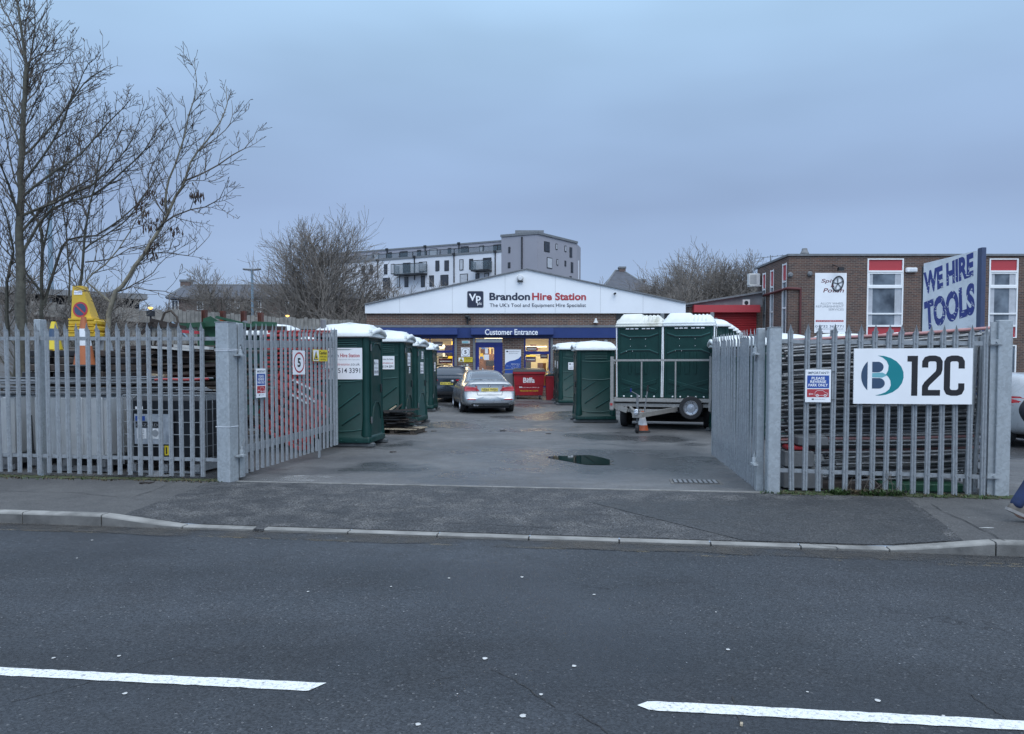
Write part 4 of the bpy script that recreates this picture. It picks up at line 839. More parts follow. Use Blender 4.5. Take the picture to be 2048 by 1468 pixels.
# house with hipped slate roof
def hip_house(name, label, d, ridge, eave, ybase, depth, wallmat, chim=(), lift=0):
    """ridge ((x,y),(x,y)), eave ((x,y),(x,y)) in photo pixels at distance d"""
    e0, e1 = A(*eave[0], d), A(*eave[1], d); r0, r1 = A(*ridge[0], d + depth / 2), A(*ridge[1], d + depth / 2)
    r0.z = r1.z = (r0.z + r1.z) / 2; e0.z = e1.z = (e0.z + e1.z) / 2
    t_ = thing(name, label, "house", ((e0.x + e1.x) / 2, d + depth / 2, 0))
    mb = MB(wallmat, W=True); mb.box(e0.x + 0.4, e1.x - 0.4, d + 0.4, d + depth - 0.4, 0, e0.z - 0.02); mb.build("wall", t_)
    b0, b1 = e0 + Vector((0, depth, 0)), e1 + Vector((0, depth, 0))
    mb = MB("roof_slate", W=True); mb.add([e0, e1, b1, b0, r0, r1, e0 - Vector((0, 0, .15)), e1 - Vector((0, 0, .15)), b1 - Vector((0, 0, .15)), b0 - Vector((0, 0, .15))], [(0, 1, 5, 4), (1, 2, 5), (2, 3, 4, 5), (3, 0, 4), (6, 7, 1, 0), (7, 8, 2, 1), (8, 9, 3, 2), (9, 6, 0, 3), (9, 8, 7, 6)]); rf = mb.build("roof", t_)
    mb = MB("flashing", W=True)
    for p, q in ((e0, r0), (r0, r1), (r1, e1)): mb.tube(p, q, 0.1, n=5)
    mb.build("ridge_tile", rf)
    for (x, y0, y1, wd) in chim:
        c = A(x, y0, d + depth / 2); c2 = A(x, y1, d + depth / 2); mb = MB("brick_far", W=True); mb.box(c.x - wd / 2, c.x + wd / 2, c.y - 0.4, c.y + 0.4, c2.z - 1.5, c.z); mb.use("flashing").box(c.x - wd / 2 - .06, c.x + wd / 2 + .06, c.y - 0.46, c.y + 0.46, c.z - .2, c.z); mb.build("chimney", rf)
    return t_, e0, e1, d
t_, e0, e1, d = hip_house("house", "house with a hipped slate roof and two chimneys showing above the right of the gable", 84, ((1231, 541), (1246, 541)), ((1203, 571), (1310, 590)), 620, 12, "render_grey", ((1244, 534, 546, 0.75),))
for (x, y, x1, y1) in ((1215, 584, 1228, 600), (1245, 588, 1262, 600)):
    X0, X1, Z0, Z1 = RC(x, y, x1, y1, 84.4); mb = MB("white_paint", W=True); mb.box(X0, X1, 84.3, 84.42, Z0, Z1); o = mb.build("window", t_); mb = MB("window_dark", W=True); mb.box(X0 + .1, X1 - .1, 84.28, 84.3, Z0 + .1, Z1 - .1); mb.build("pane", o)
t_, e0, e1, d = hip_house("house", "lower slate roof joined to the right of the hipped roof house, half behind trees", 86, ((1275, 572), (1300, 572)), ((1262, 592), (1345, 594)), 620, 10, "brick_far", ((1283, 559, 575, 0.8),))
t_, e0, e1, d = hip_house("long_house", "long dark brick house with a hipped slate roof behind the bare tree on the left", 70, ((371, 568), (690, 572)), ((332, 592), (720, 597)), 650, 12, "brick_far", ((373, 560, 570, 0.9),))
for k, (x, y, x1, y1) in enumerate(((344, 600, 358, 626), (452, 602, 463, 618), (470, 603, 480, 617), (512, 600, 523, 616), (512, 622, 523, 636), (570, 604, 584, 620), (640, 604, 654, 620), (395, 602, 407, 620))):
    X0, X1, Z0, Z1 = RC(x, y, x1, y1, 70.4); mb = MB("white_paint", W=True); mb.box(X0, X1, 70.3, 70.44, Z0, Z1); o = mb.build("window", t_); mb = MB("window_dark", W=True)
    mb.box(X0 + .07, (X0 + X1) / 2 - 0.04, 70.27, 70.3, Z0 + .07, Z1 - .07); mb.box((X0 + X1) / 2 + 0.04, X1 - .07, 70.27, 70.3, Z0 + .07, Z1 - .07); mb.build("pane", o)

# long concrete shed behind the yard on the left
Y5 = 27.0; p0, p1 = A(-60, 590, Y5 - 3), A(292, 602, Y5)
fs = Face(p0, p1); Ls = (p1 - p0).length; Ls = math.hypot(p1.x - p0.x, p1.y - p0.y)
t_ = thing("concrete_shed", "long low grey concrete shed with dark openings under its roof behind the left tree", "building", ((p0.x + p1.x) / 2, Y5, 0))
zs = hgt(596, Y5); mb = MB("concrete", W=True); fs.slab(mb, 0, Ls, 0, zs - 0.45, 0, -4); fs.slab(mb, 0, Ls, zs - 0.08, zs + 0.1, 0.25, -4.2)
s_ = 0.0
while s_ < Ls - 0.3: fs.slab(mb, s_, s_ + 0.3, zs - 0.46, zs - 0.08, 0.0, -0.3); s_ += 0.95
mb.build("wall", t_); mb = MB("dark_metal", W=True); fs.slab(mb, 0.1, Ls - 0.1, zs - 0.45, zs - 0.08, -0.6, -3.9); mb.build("opening", t_)
# board fence along the left boundary, with a dark rail
Y6 = 24.0
def bfence(label, xa, ya, xb_, yb_, Ya, Yb, mat="fence_board", bw=0.14):
    a, b_ = A(xa, ya, Ya), A(xb_, yb_, Yb); f = Face(a, b_); Ln = math.hypot(b_.x - a.x, b_.y - a.y); t_ = thing("board_fence", label, "fence", ((a.x + b_.x) / 2, (a.y + b_.y) / 2, 0)); rr = random.Random(5)
    mb = MB(mat, W=True); s_ = 0
    while s_ < Ln: u = s_ / Ln; z = a.z + (b_.z - a.z) * u + rr.uniform(-0.03, 0.03); fs_ = rr.uniform(0.0, 0.02); f.slab(mb, s_, s_ + bw - 0.018, 0, z, fs_, fs_ + 0.03); s_ += bw
    mb.build("boards", t_); mb = MB("wood_dark", W=True); z = (a.z + b_.z) / 2 - 0.45; mb.beam(f.at(0, a.z - 0.45, 0.09), f.at(Ln, b_.z - 0.45, 0.09), 0.08, 0.12); mb.build("rail", t_)
bfence("pale weathered board fence behind the green beams, below the long brick house", 338, 619, 484, 629, 24.0, 26.0)
bfence("grey weathered board fence with a dark rail behind the cones and the scrap pile", 60, 603, 336, 623, 21.5, 24.0, bw=0.22)
bfence("short weathered board fence behind the red barriers and the first green toilet", 484, 631, 700, 640, 26.0, 28.0)
# rusty posts
for i, (x, y, lab) in enumerate(((408.5, 620, "leftmost"), (445.5, 622, "second"), (487, 622, "third"), (521, 625, "rightmost"))):
    p = A(x, y, 19.0 - i * 0.3); mb = MB("rust_steel"); mb.box(p.x - 0.04, p.x + 0.04, p.y - 0.006, p.y + 0.006, 0, p.z); mb.box(p.x - 0.052, p.x - 0.04, p.y - 0.06, p.y + 0.06, 0, p.z); mb.box(p.x + 0.04, p.x + 0.052, p.y - 0.08, p.y + 0.08, 0, p.z)
    mb.build("steel_post", label="rusty brown steel post standing behind the left gate, %s of four" % lab, cat="post", group="rusty steel posts behind the left gate")
# lamp posts
def lamp_post(label, x, ytop, d, arm, yb=None, double=True):
    p = A(x, ytop, d); t_ = thing("street_lamp", label, "street lamp", (p.x, d, 0)); mb = MB("lamp_post_paint"); mb.lathe([(0.12, 0), (0.12, 1.0), (0.09, 1.1), (0.075, p.z)], 12); mb.build("pole", t_, smooth=40)
    for s_ in ((-1, 1) if double else (1,)):
        mb = MB("flashing"); mb.box(min(s_ * 0.05, s_ * arm), max(s_ * 0.05, s_ * arm), -0.14, 0.14, p.z - 0.08 , p.z + 0.02, rot=Matrix.Rotation(R(-4 * s_), 3, 'Y'), bev=0.03); mb.build("lamp_head", t_)
lamp_post("pale blue street lamp with two heads in front of the long brick house", 504, 538, 48, 0.55)
lamp_post("pale blue street lamp behind the branches of the big bare tree", 97, 338, 30, 0.6, double=False)
# two small distant lit lamps
for (x, y, d, lab) in ((301, 616, 23.2, "small lit orange lamp on the board fence beside the big bare tree"), (575, 632, 28, "small lit orange lamp in front of the bare tree left of the hire shop")):
    p = A(x, y, d); t_ = thing("lit_lamp", lab, "lamp", p); mb = MB("dark_metal"); mb.tube((0, 0, -p.z), (0, 0, -0.05), 0.03); mb.box(-0.1, 0.1, -0.06, 0.06, -0.25, -0.08); mb.build("post", t_)
    mb = MB("lamp_glow"); mb.lathe([(0.02, -0.04), (0.07, 0.0), (0.06, 0.02), (0.02, 0.03)], 12); mb.build("bulb", t_)

# ================================================================== TREES
def wander(rng, p, d, L_, n, wig, up):
    pts = [p.copy()]; d = d.normalized(); st = L_ / n
    for i in range(n):
        d = (d + Vector((rng.uniform(-wig, wig), rng.uniform(-wig, wig), rng.uniform(-wig, wig) + up))).normalized(); pts.append(pts[-1] + d * st)
    return pts
def grow(mbs, rng, p, d, L_, r, lev, P):
    if lev and p.z < 0.4: return
    n = 5 if lev == 0 else (4 if lev == 1 else 3); pts = wander(rng, p, d, L_, n, P['wig'], P['up'])
    r1 = max(P['rmin'], r * 0.35); rad = [r + (r1 - r) * i / n for i in range(n + 1)]
    mbs[0 if lev <= P.get('tl', 1) else 1].poly(pts, rad, 6 if lev == 0 else (5 if lev == 1 else 3), cap=False)
    if lev >= P['depth']: return
    kids = P['kids'][lev]
    for k in range(kids):
        t_ = P['t0'][lev] + (1 - P['t0'][lev]) * (k + rng.random()) / kids; i = min(n - 1, int(t_ * n)); f = t_ * n - i
        q = pts[i].lerp(pts[i + 1], f); dd = (pts[i + 1] - pts[i]).normalized(); a = dd.orthogonal().normalized(); a.rotate(Matrix.Rotation(rng.uniform(0, 2 * math.pi), 3, dd))
        ang = R(rng.uniform(*P['ang'])); nd = dd * math.cos(ang) + a * math.sin(ang)
        rr_ = rad[i] * rng.uniform(0.5, 0.72) if lev else rad[i] * rng.uniform(0.35, 0.6)
        grow(mbs, rng, q, nd, L_ * rng.uniform(*P['len']) * (1.15 - 0.5 * t_), max(P['rmin'], rr_), lev + 1, P)
def far_tree(label, px, py, d, seed, name="bare_tree", r=0.2, kids=(9, 7, 6, 4), rmin=0.012, spread=(20, 48), up=0.06, trunk=0.22, ln=(0.5, 0.72), group="bare trees behind the yard"):
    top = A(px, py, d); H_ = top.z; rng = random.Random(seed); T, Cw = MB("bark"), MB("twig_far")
    t_ = thing(name, label, "tree", (top.x, d, 0), group=group)
    P = dict(wig=0.10, up=up, rmin=rmin, depth=4, kids=list(kids), t0=[trunk, 0.15, 0.1, 0.1], ang=spread, len=ln, tl=1)
    # several stems from a short trunk give the broad fan crown of the photograph
    grow([T, Cw], rng, Vector((0, 0, -0.1)), Vector((0, 0, 1)), H_ * 0.62, r, 0, P)
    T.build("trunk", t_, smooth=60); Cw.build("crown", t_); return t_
W1 = dict(spread=(16, 46), ln=(0.55, 0.78), trunk=0.14)
far_tree("big bare fan-shaped tree standing to the left of the hire shop", 648, 432, 46, 3, r=0.26, kids=(22, 9, 6, 3), rmin=0.009, spread=(20, 56), ln=(0.58, 0.82), trunk=0.10, up=0.09)
far_tree("bare rounded tree in front of the long brick house", 425, 524, 62, 5, r=0.24, kids=(15, 8, 6, 3), rmin=0.011, spread=(20, 55), ln=(0.52, 0.76), trunk=0.30)
far_tree("smaller bare tree close to the left of the big fan-shaped one", 545, 560, 50, 7, kids=(8, 7, 5, 3), rmin=0.010, **W1)
far_tree("dense bare tree with the tallest top, behind the red shutter unit", 1395, 508, 58, 9, r=0.25, kids=(18, 9, 7, 3), rmin=0.011, spread=(20, 60), ln=(0.62, 0.88), trunk=0.08)
far_tree("dense dark bare tree beside the air conditioner of the brown building", 1455, 520, 55, 10, r=0.25, kids=(18, 9, 7, 3), rmin=0.011, spread=(20, 58), ln=(0.60, 0.86), trunk=0.08)
far_tree("low bare tree between the hipped roof house and the dense trees", 1330, 560, 60, 12, kids=(14, 9, 7, 3), rmin=0.011, spread=(18, 55), ln=(0.58, 0.84), trunk=0.08)
far_tree("dense low bare tree behind the right slope of the white gable", 1370, 562, 52, 24, kids=(15, 9, 7, 3), rmin=0.011, spread=(18, 55), ln=(0.58, 0.84), trunk=0.08)
far_tree("small bare tree at the right end of the apartment block", 1185, 542, 66, 13, kids=(10, 8, 5, 3), rmin=0.011, **W1)
far_tree("low bare tree in front of the left windows of the apartment block", 765, 552, 50, 14, kids=(10, 7, 5, 3), rmin=0.010, **W1)
far_tree("low bare tree in front of the middle balconies of the apartment block", 845, 564, 52, 15, kids=(10, 7, 5, 3), rmin=0.010, **W1)
far_tree("low bare tree just above the left slope of the white gable", 920, 568, 56, 16, kids=(9, 7, 5, 3), rmin=0.010, **W1)
far_tree("bare tree half behind the trunk of the leaning pale tree", 335, 592, 64, 17, kids=(9, 7, 5, 3), rmin=0.011, **W1)
far_tree("dark low bare tree right behind the roofs of the green toilets", 705, 592, 42, 18, kids=(13, 8, 6, 3), rmin=0.010, **W1)
far_tree("low bare tree overlapping the roof of the long brick house", 600, 586, 43, 19, kids=(12, 8, 5, 3), rmin=0.010, **W1)
far_tree("thin bare tree behind the boards at the left edge of the shed", 235, 565, 34, 21, kids=(9, 7, 5, 3), rmin=0.008, **W1)
far_tree("low bare tree showing between the shed and the long brick house", 300, 602, 50, 22, kids=(9, 7, 5, 3), rmin=0.010, **W1)
far_tree("low dense bare tree over the concrete gable of the shutter unit", 1505, 562, 50, 23, kids=(12, 8, 6, 3), rmin=0.011, **W1)

far_tree("bare shrub at the left picture edge behind the tallest tree trunk", 25, 500, 17.5, 51, name="bare_shrub", r=0.06, kids=(10, 7, 5, 3), rmin=0.0045, spread=(18, 50), ln=(0.55, 0.8), trunk=0.05, group="bare shrubs behind the tanks")
far_tree("bare shrub between the tallest tree trunk and the large yellow cone", 118, 520, 18.5, 52, name="bare_shrub", r=0.06, kids=(10, 7, 5, 3), rmin=0.0045, spread=(18, 50), ln=(0.55, 0.8), trunk=0.05, group="bare shrubs behind the tanks")
far_tree("bare shrub between the large yellow cone and the leaning pale tree", 215, 540, 19.5, 53, name="bare_shrub", r=0.06, kids=(10, 7, 5, 3), rmin=0.0045, spread=(18, 50), ln=(0.55, 0.8), trunk=0.05, group="bare shrubs behind the tanks")
# the near trees: main limbs follow the photograph, twigs are grown on them
def limb_tree(label, Y, limbs, seed, bark, name="bare_tree", twl=0.55, dens=0.16, catkins=False, P2=0.75):
    rng = random.Random(seed); T, Cw, S_ = MB(bark), MB("twig"), MB("seed_brown"); base = A(limbs[0][0][0][0], limbs[0][0][0][1], Y); base.z = 0
    t_ = thing(name, label, "tree", base)
    T.W = Cw.W = S_.W = True
    for li, (px, r0, r1) in enumerate(limbs):
        dy = 0 if li == 0 else rng.uniform(-1.2, 1.2); raw = []
        for i, (x, y) in enumerate(px): raw.append(A(x / 2.294, y / 2.294, Y + dy * i / (len(px) - 1) if li else Y))
        if li == 0: raw[0].z = -0.1
        # smooth and jitter the polyline
        pts = []; 
        for i in range(len(raw) - 1):
            a, b_ = raw[i], raw[i + 1]; pa_ = raw[max(0, i - 1)]; pd = raw[min(len(raw) - 1, i + 2)]; m_ = max(2, int((b_ - a).length / 0.25))
            for k in range(m_):
                u = k / m_; pts.append(0.5 * ((2 * a) + (b_ - pa_) * u + (2 * pa_ - 5 * a + 4 * b_ - pd) * u * u + (-pa_ + 3 * a - 3 * b_ + pd) * u ** 3) + Vector((rng.uniform(-1, 1), rng.uniform(-1, 1), rng.uniform(-1, 1))) * 0.015)
        pts.append(raw[-1]); n = len(pts); rad = [r0 + (r1 - r0) * (i / (n - 1)) ** 0.8 for i in range(n)]
        r0 = r0 * (0.85 if li == 0 else 0.62); r1 = min(r1, .012) * .55; rad = [r0 + (r1 - r0) * (i / (n - 1)) ** 0.75 for i in range(n)]
        (T if r0 > 0.018 else Cw).poly(pts, rad, 8 if r0 > 0.06 else 5, cap=False)
        tot = sum((pts[i + 1] - pts[i]).length for i in range(n - 1)); s_ = tot * (0.35 if li == 0 else 0.12); acc = 0; i = 0
        for i in range(n - 1):
            sl_ = (pts[i + 1] - pts[i]).length; acc += sl_
            while acc > s_:
                s_ += dens * rng.uniform(0.5, 1.5); dd = (pts[i + 1] - pts[i]).normalized(); side = rng.choice((-1, 1))
                a = Vector((dd.z, rng.uniform(-.9, .9), -dd.x)).normalized() * side; ang = R(rng.uniform(35, 65)); frac = 1 - acc / (tot + 0.01)
                nd = dd * math.cos(ang) + a * math.sin(ang) + Vector((0, 0, 0.35)); L_ = twl * rng.uniform(0.35, 1.25) * (0.45 + frac)
                twp = wander(rng, pts[i], nd, L_, 5, 0.16, 0.10); rt0 = min(0.0085, rad[i] * 0.7)
                Cw.poly(twp, [rt0 + (0.0034 - rt0) * k / 5 for k in range(6)], 3, cap=False)
                for k in range(1, 6):
                    for _ in range(2):
                        if rng.random() < P2:
                            dd2 = (twp[k] - twp[k - 1]).normalized(); sd = rng.choice((-1, 1)); a2 = Vector((dd2.z, rng.uniform(-.9, .9), -dd2.x)).normalized() * sd; an = R(rng.uniform(35, 60))
                            l2 = rng.uniform(0.06, 0.26) * (1.2 - k * 0.12); t2 = wander(rng, twp[k], dd2 * math.cos(an) + a2 * math.sin(an) + Vector((0, 0, .2)), l2, 3, 0.22, 0.12)
                            Cw.poly(t2, [0.0045, 0.004, 0.0035, 0.0045], 3, cap=False)
                            if rng.random() < 0.5: Cw.poly(wander(rng, t2[1], Vector((rng.uniform(-1, 1), rng.uniform(-1, 1), 0.5)), 0.07, 2, 0.2, 0.1), [0.0035, 0.0035, 0.0045], 3, cap=False)
    if catkins:
        for (x, y) in ((895, 895), (640, 935), (655, 965), (720, 1020), (805, 1050), (745, 910), (690, 1165), (700, 1125), (663, 1025), (685, 880), (908, 890)):
            p = A(x / 2.294, y / 2.294, Y)
            S_ = MB("seed_brown", W=True)
            for _ in range(11):
                q = p + Vector((rng.uniform(-.09, .09), rng.uniform(-.08, .08), rng.uniform(-.07, .07))); l_ = rng.uniform(0.06, 0.11); S_.poly([q, q + Vector((rng.uniform(-.015, .015), 0, -l_ * 0.5)), q + Vector((rng.uniform(-.02, .02), 0, -l_))], [0.004, 0.014, 0.004], 4)
            S_.build("seed_cluster", t_)
    T.build("trunk", t_, smooth=60); Cw.build("crown", t_)
limb_tree("tallest bare tree, with a straight upright trunk, at the left edge", 13.2, [
    ([(95, 1560), (92, 1300), (90, 1050), (95, 800), (105, 600), (110, 450), (120, 300), (100, 120), (60, -60), (40, -220)], 0.17, 0.02),
    ([(108, 500), (130, 330), (150, 180), (158, 60), (150, -80)], 0.035, 0.01),
    ([(100, 720), (180, 650), (290, 510), (380, 385), (450, 335), (515, 295)], 0.04, 0.008),
    ([(105, 830), (200, 720), (285, 570), (335, 440), (380, 340), (430, 270)], 0.04, 0.008),
    ([(105, 900), (230, 800), (370, 705), (490, 570), (560, 500), (605, 430)], 0.042, 0.008),
    ([(100, 990), (250, 925), (420, 850), (530, 745), (600, 650), (650, 510)], 0.045, 0.008),
    ([(90, 1080), (200, 950), (330, 870), (440, 800), (510, 690), (560, 600), (620, 600)], 0.04, 0.008),
    ([(95, 1180), (240, 960), (420, 900), (560, 790), (660, 690), (720, 600), (795, 500)], 0.05, 0.008),
    ([(92, 1000), (40, 850), (0, 760), (-60, 640)], 0.05, 0.01), ([(100, 700), (50, 560), (10, 440), (-30, 300)], 0.035, 0.01),
    ([(105, 560), (60, 470), (20, 420), (-40, 330)], 0.03, 0.008), ([(112, 400), (160, 300), (215, 220), (240, 130)], 0.025, 0.007),
    ([(118, 300), (180, 250), (240, 230), (335, 215)], 0.025, 0.007), ([(105, 250), (60, 130), (10, 40), (0, -40)], 0.025, 0.008), ([(110, 150), (120, 90), (90, 100), (60, 20), (50, -40)], 0.02, 0.007),
    ([(95, 640), (150, 500), (210, 400), (280, 380)], 0.022, 0.007), ([(110, 480), (170, 420), (200, 330), (290, 290), (300, 220)], 0.022, 0.007),
], 31, "bark", dens=0.10, twl=0.92, P2=0.6)
limb_tree("bare multi-stemmed tree between the tallest tree and the leaning pale one", 13.8, [
    ([(205, 1560), (190, 1380), (195, 1200), (185, 1050), (140, 960), (70, 820), (30, 640), (10, 500)], 0.075, 0.012),
    ([(200, 1400), (260, 1200), (310, 1100), (440, 1080), (560, 1000), (680, 870), (740, 780), (800, 720)], 0.05, 0.008),
    ([(190, 1180), (230, 1010), (280, 850), (310, 700), (300, 560), (330, 440)], 0.03, 0.008),
    ([(345, 1500), (375, 1250), (385, 1080), (415, 930), (445, 800), (460, 640), (485, 470)], 0.055, 0.008),
    ([(380, 1150), (460, 1090), (560, 1030), (640, 930), (700, 840), (720, 760)], 0.03, 0.008),
    ([(400, 1000), (370, 880), (350, 740), (370, 600), (410, 480), (400, 400)], 0.025, 0.007),
    ([(200, 1350), (120, 1250), (60, 1180), (0, 1120), (-60, 1000)], 0.04, 0.01),
    ([(30, 1560), (35, 1300), (60, 1150), (30, 1000), (-10, 900)], 0.07, 0.02),
    ([(310, 1400), (320, 1250), (300, 1050), (285, 900), (290, 760), (330, 620), (430, 560), (500, 500)], 0.03, 0.008),
    ([(180, 1060), (230, 900), (240, 760), (200, 640), (220, 520)], 0.025, 0.007),
    ([(390, 1200), (500, 1190), (600, 1140), (740, 1100), (700, 1020)], 0.022, 0.007),
], 37, "bark", dens=0.115, twl=0.9, P2=0.55)
limb_tree("leaning pale bare tree with brown seed clusters, reaching furthest right", 12.6, [
    ([(455, 1640), (500, 1440), (560, 1310), (620, 1220), (700, 1110), (765, 990), (810, 900), (850, 830), (870, 740), (950, 650), (1010, 560), (1040, 470), (1040, 395)], 0.075, 0.008),
    ([(768, 980), (762, 880), (800, 760), (850, 610), (885, 470), (905, 380), (892, 265)], 0.035, 0.007),
    ([(850, 830), (940, 790), (1060, 715), (1120, 680), (1160, 640), (1186, 585)], 0.028, 0.006),
    ([(720, 1060), (800, 990), (940, 945), (1010, 915), (1052, 810)], 0.028, 0.006),
    ([(590, 1260), (660, 1170), (770, 1160), (860, 1170), (940, 1110), (970, 1062)], 0.022, 0.006),
    ([(900, 700), (960, 660), (1030, 600), (1062, 530), (1062, 460)], 0.018, 0.006),
    ([(520, 1390), (400, 1290), (480, 1220), (600, 1060), (660, 960), (760, 880)], 0.03, 0.007),
    ([(540, 1340), (620, 1300), (700, 1250), (760, 1180), (900, 1090)], 0.022, 0.006),
    ([(765, 990), (700, 900), (680, 800), (730, 700), (790, 590), (740, 640)], 0.02, 0.006),
    ([(810, 900), (870, 830), (930, 830), (1010, 780)], 0.016, 0.006), ([(835, 700), (850, 560), (835, 440)], 0.014, 0.006),
    ([(620, 1320), (760, 1340), (900, 1380), (1000, 1370)], 0.014, 0.006),
], 41, "bark_pale", dens=0.17, twl=0.62, catkins=True, P2=0.42)

# ================================================================== PALISADE FENCES AND GATES
def pale_mesh(h, splay=-0.015):
    xs = [-.034, -.024, -.009, 0, .009, .024, .034]; ys = [.004, -.014, -.012, -.003, -.012, -.014, .004]; tz = [h - .10, h - .085, h - .035, h, h - .035, h - .085, h - .10]
    mb = MB("galvanised"); vs = []; n = 7
    for back in (0, 1):
        o = 0.003 * back
        for x, y in zip(xs, ys): vs.append((x, y + o, 0))
        for x, y in zip(xs, ys): vs.append((x, y + o, h - .12))
        for x, y, z in zip(xs, ys, tz): vs.append((x * (1.18 if abs(x) > .03 else 1), y + o + splay * (z - h + .12) / .12 - (0.012 if abs(x) > .03 else 0), z))
    fs = []
    for bk in (0, 1):
        b_ = bk * 21
        for r in (0, 1):
            for i in range(6): fs.append((b_ + r * 7 + i, b_ + r * 7 + i + 1, b_ + r * 7 + i + 8, b_ + r * 7 + i + 7))
    for r in (0, 1):
        for i in (0, 6): fs.append((r * 7 + i, r * 7 + i + 7, 21 + r * 7 + i + 7, 21 + r * 7 + i))
    for i in range(6): fs.append((14 + i, 15 + i, 36 + i, 35 + i))
    for i in range(6): fs.append((i, i + 1, 22 + i, 21 + i))
    mb.add(vs, fs)
    for z in (0.24, h - 0.22): mb.lathe([(0.009, -0.016), (0.007, -0.022)], 8, c=(0, 0, z), axis='Y')
    return mb.mesh("picket")
PALE = pale_mesh(2.06); PALEL = pale_mesh(2.12)
def fence_thing(name, label, P0, P1, z0, z1, spacing, h, pale, cat="fence", first=0.1, tilt=0.0, rails=(0.24, -0.22), seed=1, rail_h=0.05, last=0.05, railfront=False):
    P0, P1 = Vector((P0[0], P0[1], 0)), Vector((P1[0], P1[1], 0)); Ln = (P1 - P0).length; rz = math.atan2(P1.y - P0.y, P1.x - P0.x)
    t_ = thing(name, label, cat, P0, rz); rng = random.Random(seed); s_ = first
    while s_ < Ln - last:
        u = s_ / Ln; o = shared("picket", pale, t_, (s_, 0, z0 + (z1 - z0) * u + rng.uniform(-.004, .004)), (rng.uniform(-.008, .008), rng.uniform(-.006, .006) + (rng.uniform(-.02, .02) if rng.random() < .18 else 0) + tilt, rng.uniform(-.05, .05))); s_ += spacing
    for rh in rails:
        zz0 = z0 + (rh if rh > 0 else h + rh); zz1 = z1 + (rh if rh > 0 else h + rh); mb = MB("galvanised"); yy = -0.035 if railfront else 0.012
        mb.prism([(0, yy, zz0 - rail_h / 2), (Ln, yy, zz1 - rail_h / 2), (Ln, yy, zz1 + rail_h / 2), (0, yy, zz0 + rail_h / 2)], (0, 0.006, 0)); mb.prism([(0, yy + .006, zz0 - rail_h / 2), (Ln, yy + .006, zz1 - rail_h / 2), (Ln, yy + .006, zz1 - rail_h / 2 + .006), (0, yy + .006, zz0 - rail_h / 2 + .006)], (0, 0.045, 0)); mb.build("rail", t_)
    return t_, Ln, rz
LG = (-3.93, FY(-3.93)); RG = (3.23, FY(3.23)); RE = (5.86, FY(5.86)); LE = (-10.6, FY(-10.6))
fl_, LLn, rzL = fence_thing("palisade_fence", "grey steel palisade fence in front of the tanks and cones, left of the entrance", LE, (LG[0] - 0.12, LG[1] + 0.02), 0.09, 0.05, 0.1545, 2.12, PALEL, first=0.07, seed=3)
for s_ in (LLn - 2.72, LLn - 5.45): mb = MB("galvanised_post"); mb.box(s_ - 0.05, s_ + 0.05, 0.06, 0.2, -0.1, 2.24, bev=0.008); mb.build("post", fl_)
fr_, RLn, rzR = fence_thing("palisade_fence", "grey steel palisade fence in front of the stacked tubes, right of the entrance", (RG[0] + 0.1, RG[1] - 0.012), (RE[0] - 0.05, RE[1]), 0.04, 0.0, 0.1575, 2.06, PALE, first=0.14, seed=4)
mb = MB("galvanised_post"); mb.box(RLn - 0.02, RLn + 0.14, 0.0, 0.10, -0.05, 2.12, bev=0.006); mb.box(RLn - 0.09, RLn - 0.02, 0.04, 0.06, -0.05, 2.1); mb.build("post", fr_)
for z in (0.26, 1.86): mb = MB("galvanised_post"); mb.box(RLn - 0.12, RLn + 0.02, -0.03, -0.02, z - .03, z + .03); mb.lathe([(0.014, -0.03), (0.012, -0.045)], 8, c=(RLn - 0.05, 0, z), axis='Y'); mb.build("bracket", fr_)
fs_, SLn, rzS = fence_thing("palisade_fence", "grey steel palisade fence running back from the right end post beside the tubes", (RE[0] + 0.02, RE[1] + 0.15), (RE[0] + 1.05, RE[1] + 4.6), 0.0, 0.0, 0.1575, 2.06, PALE, first=0.12, seed=5)
for s_ in (2.6, SLn): mb = MB("galvanised_post"); mb.box(s_ - 0.05, s_ + 0.05, 0.06, 0.2, -0.1, 2.1); mb.build("post", fs_)
def gate_post(label, X, Y, w_, h_, rz):
    t_ = thing("gate_post", label, "gate post", (X, Y, 0), rz); mb = MB("galvanised_post"); mb.box(-w_ / 2, w_ / 2, -w_ / 2, w_ / 2, -0.1, h_, bev=0.012); mb.box(-w_ / 2 - .004, w_ / 2 + .004, -w_ / 2 - .004, w_ / 2 + .004, h_ - .004, h_ + .004); mb.build("shaft", t_); return t_
gpl = gate_post("thick square steel post holding the left gate", LG[0] + 0.04, LG[1] + 0.0, 0.205, 2.17, R(-16))
gpr = gate_post("thick square steel post holding the right gate", RG[0] + 0.01, RG[1] + 0.0, 0.155, 2.05, R(-6))
for z, k in ((1.55, 1), (0.62, 2), (1.55, 3)): 
    mb = MB("cable_tie"); zz = {1: 1.78, 2: 0.75, 3: 1.80}[k]; mb.box(-.108, .108, -.108, -.104, zz, zz + .008); mb.box(.104, .108, -.108, .1, zz, zz + .008); mb.build("cable_tie", gpl)
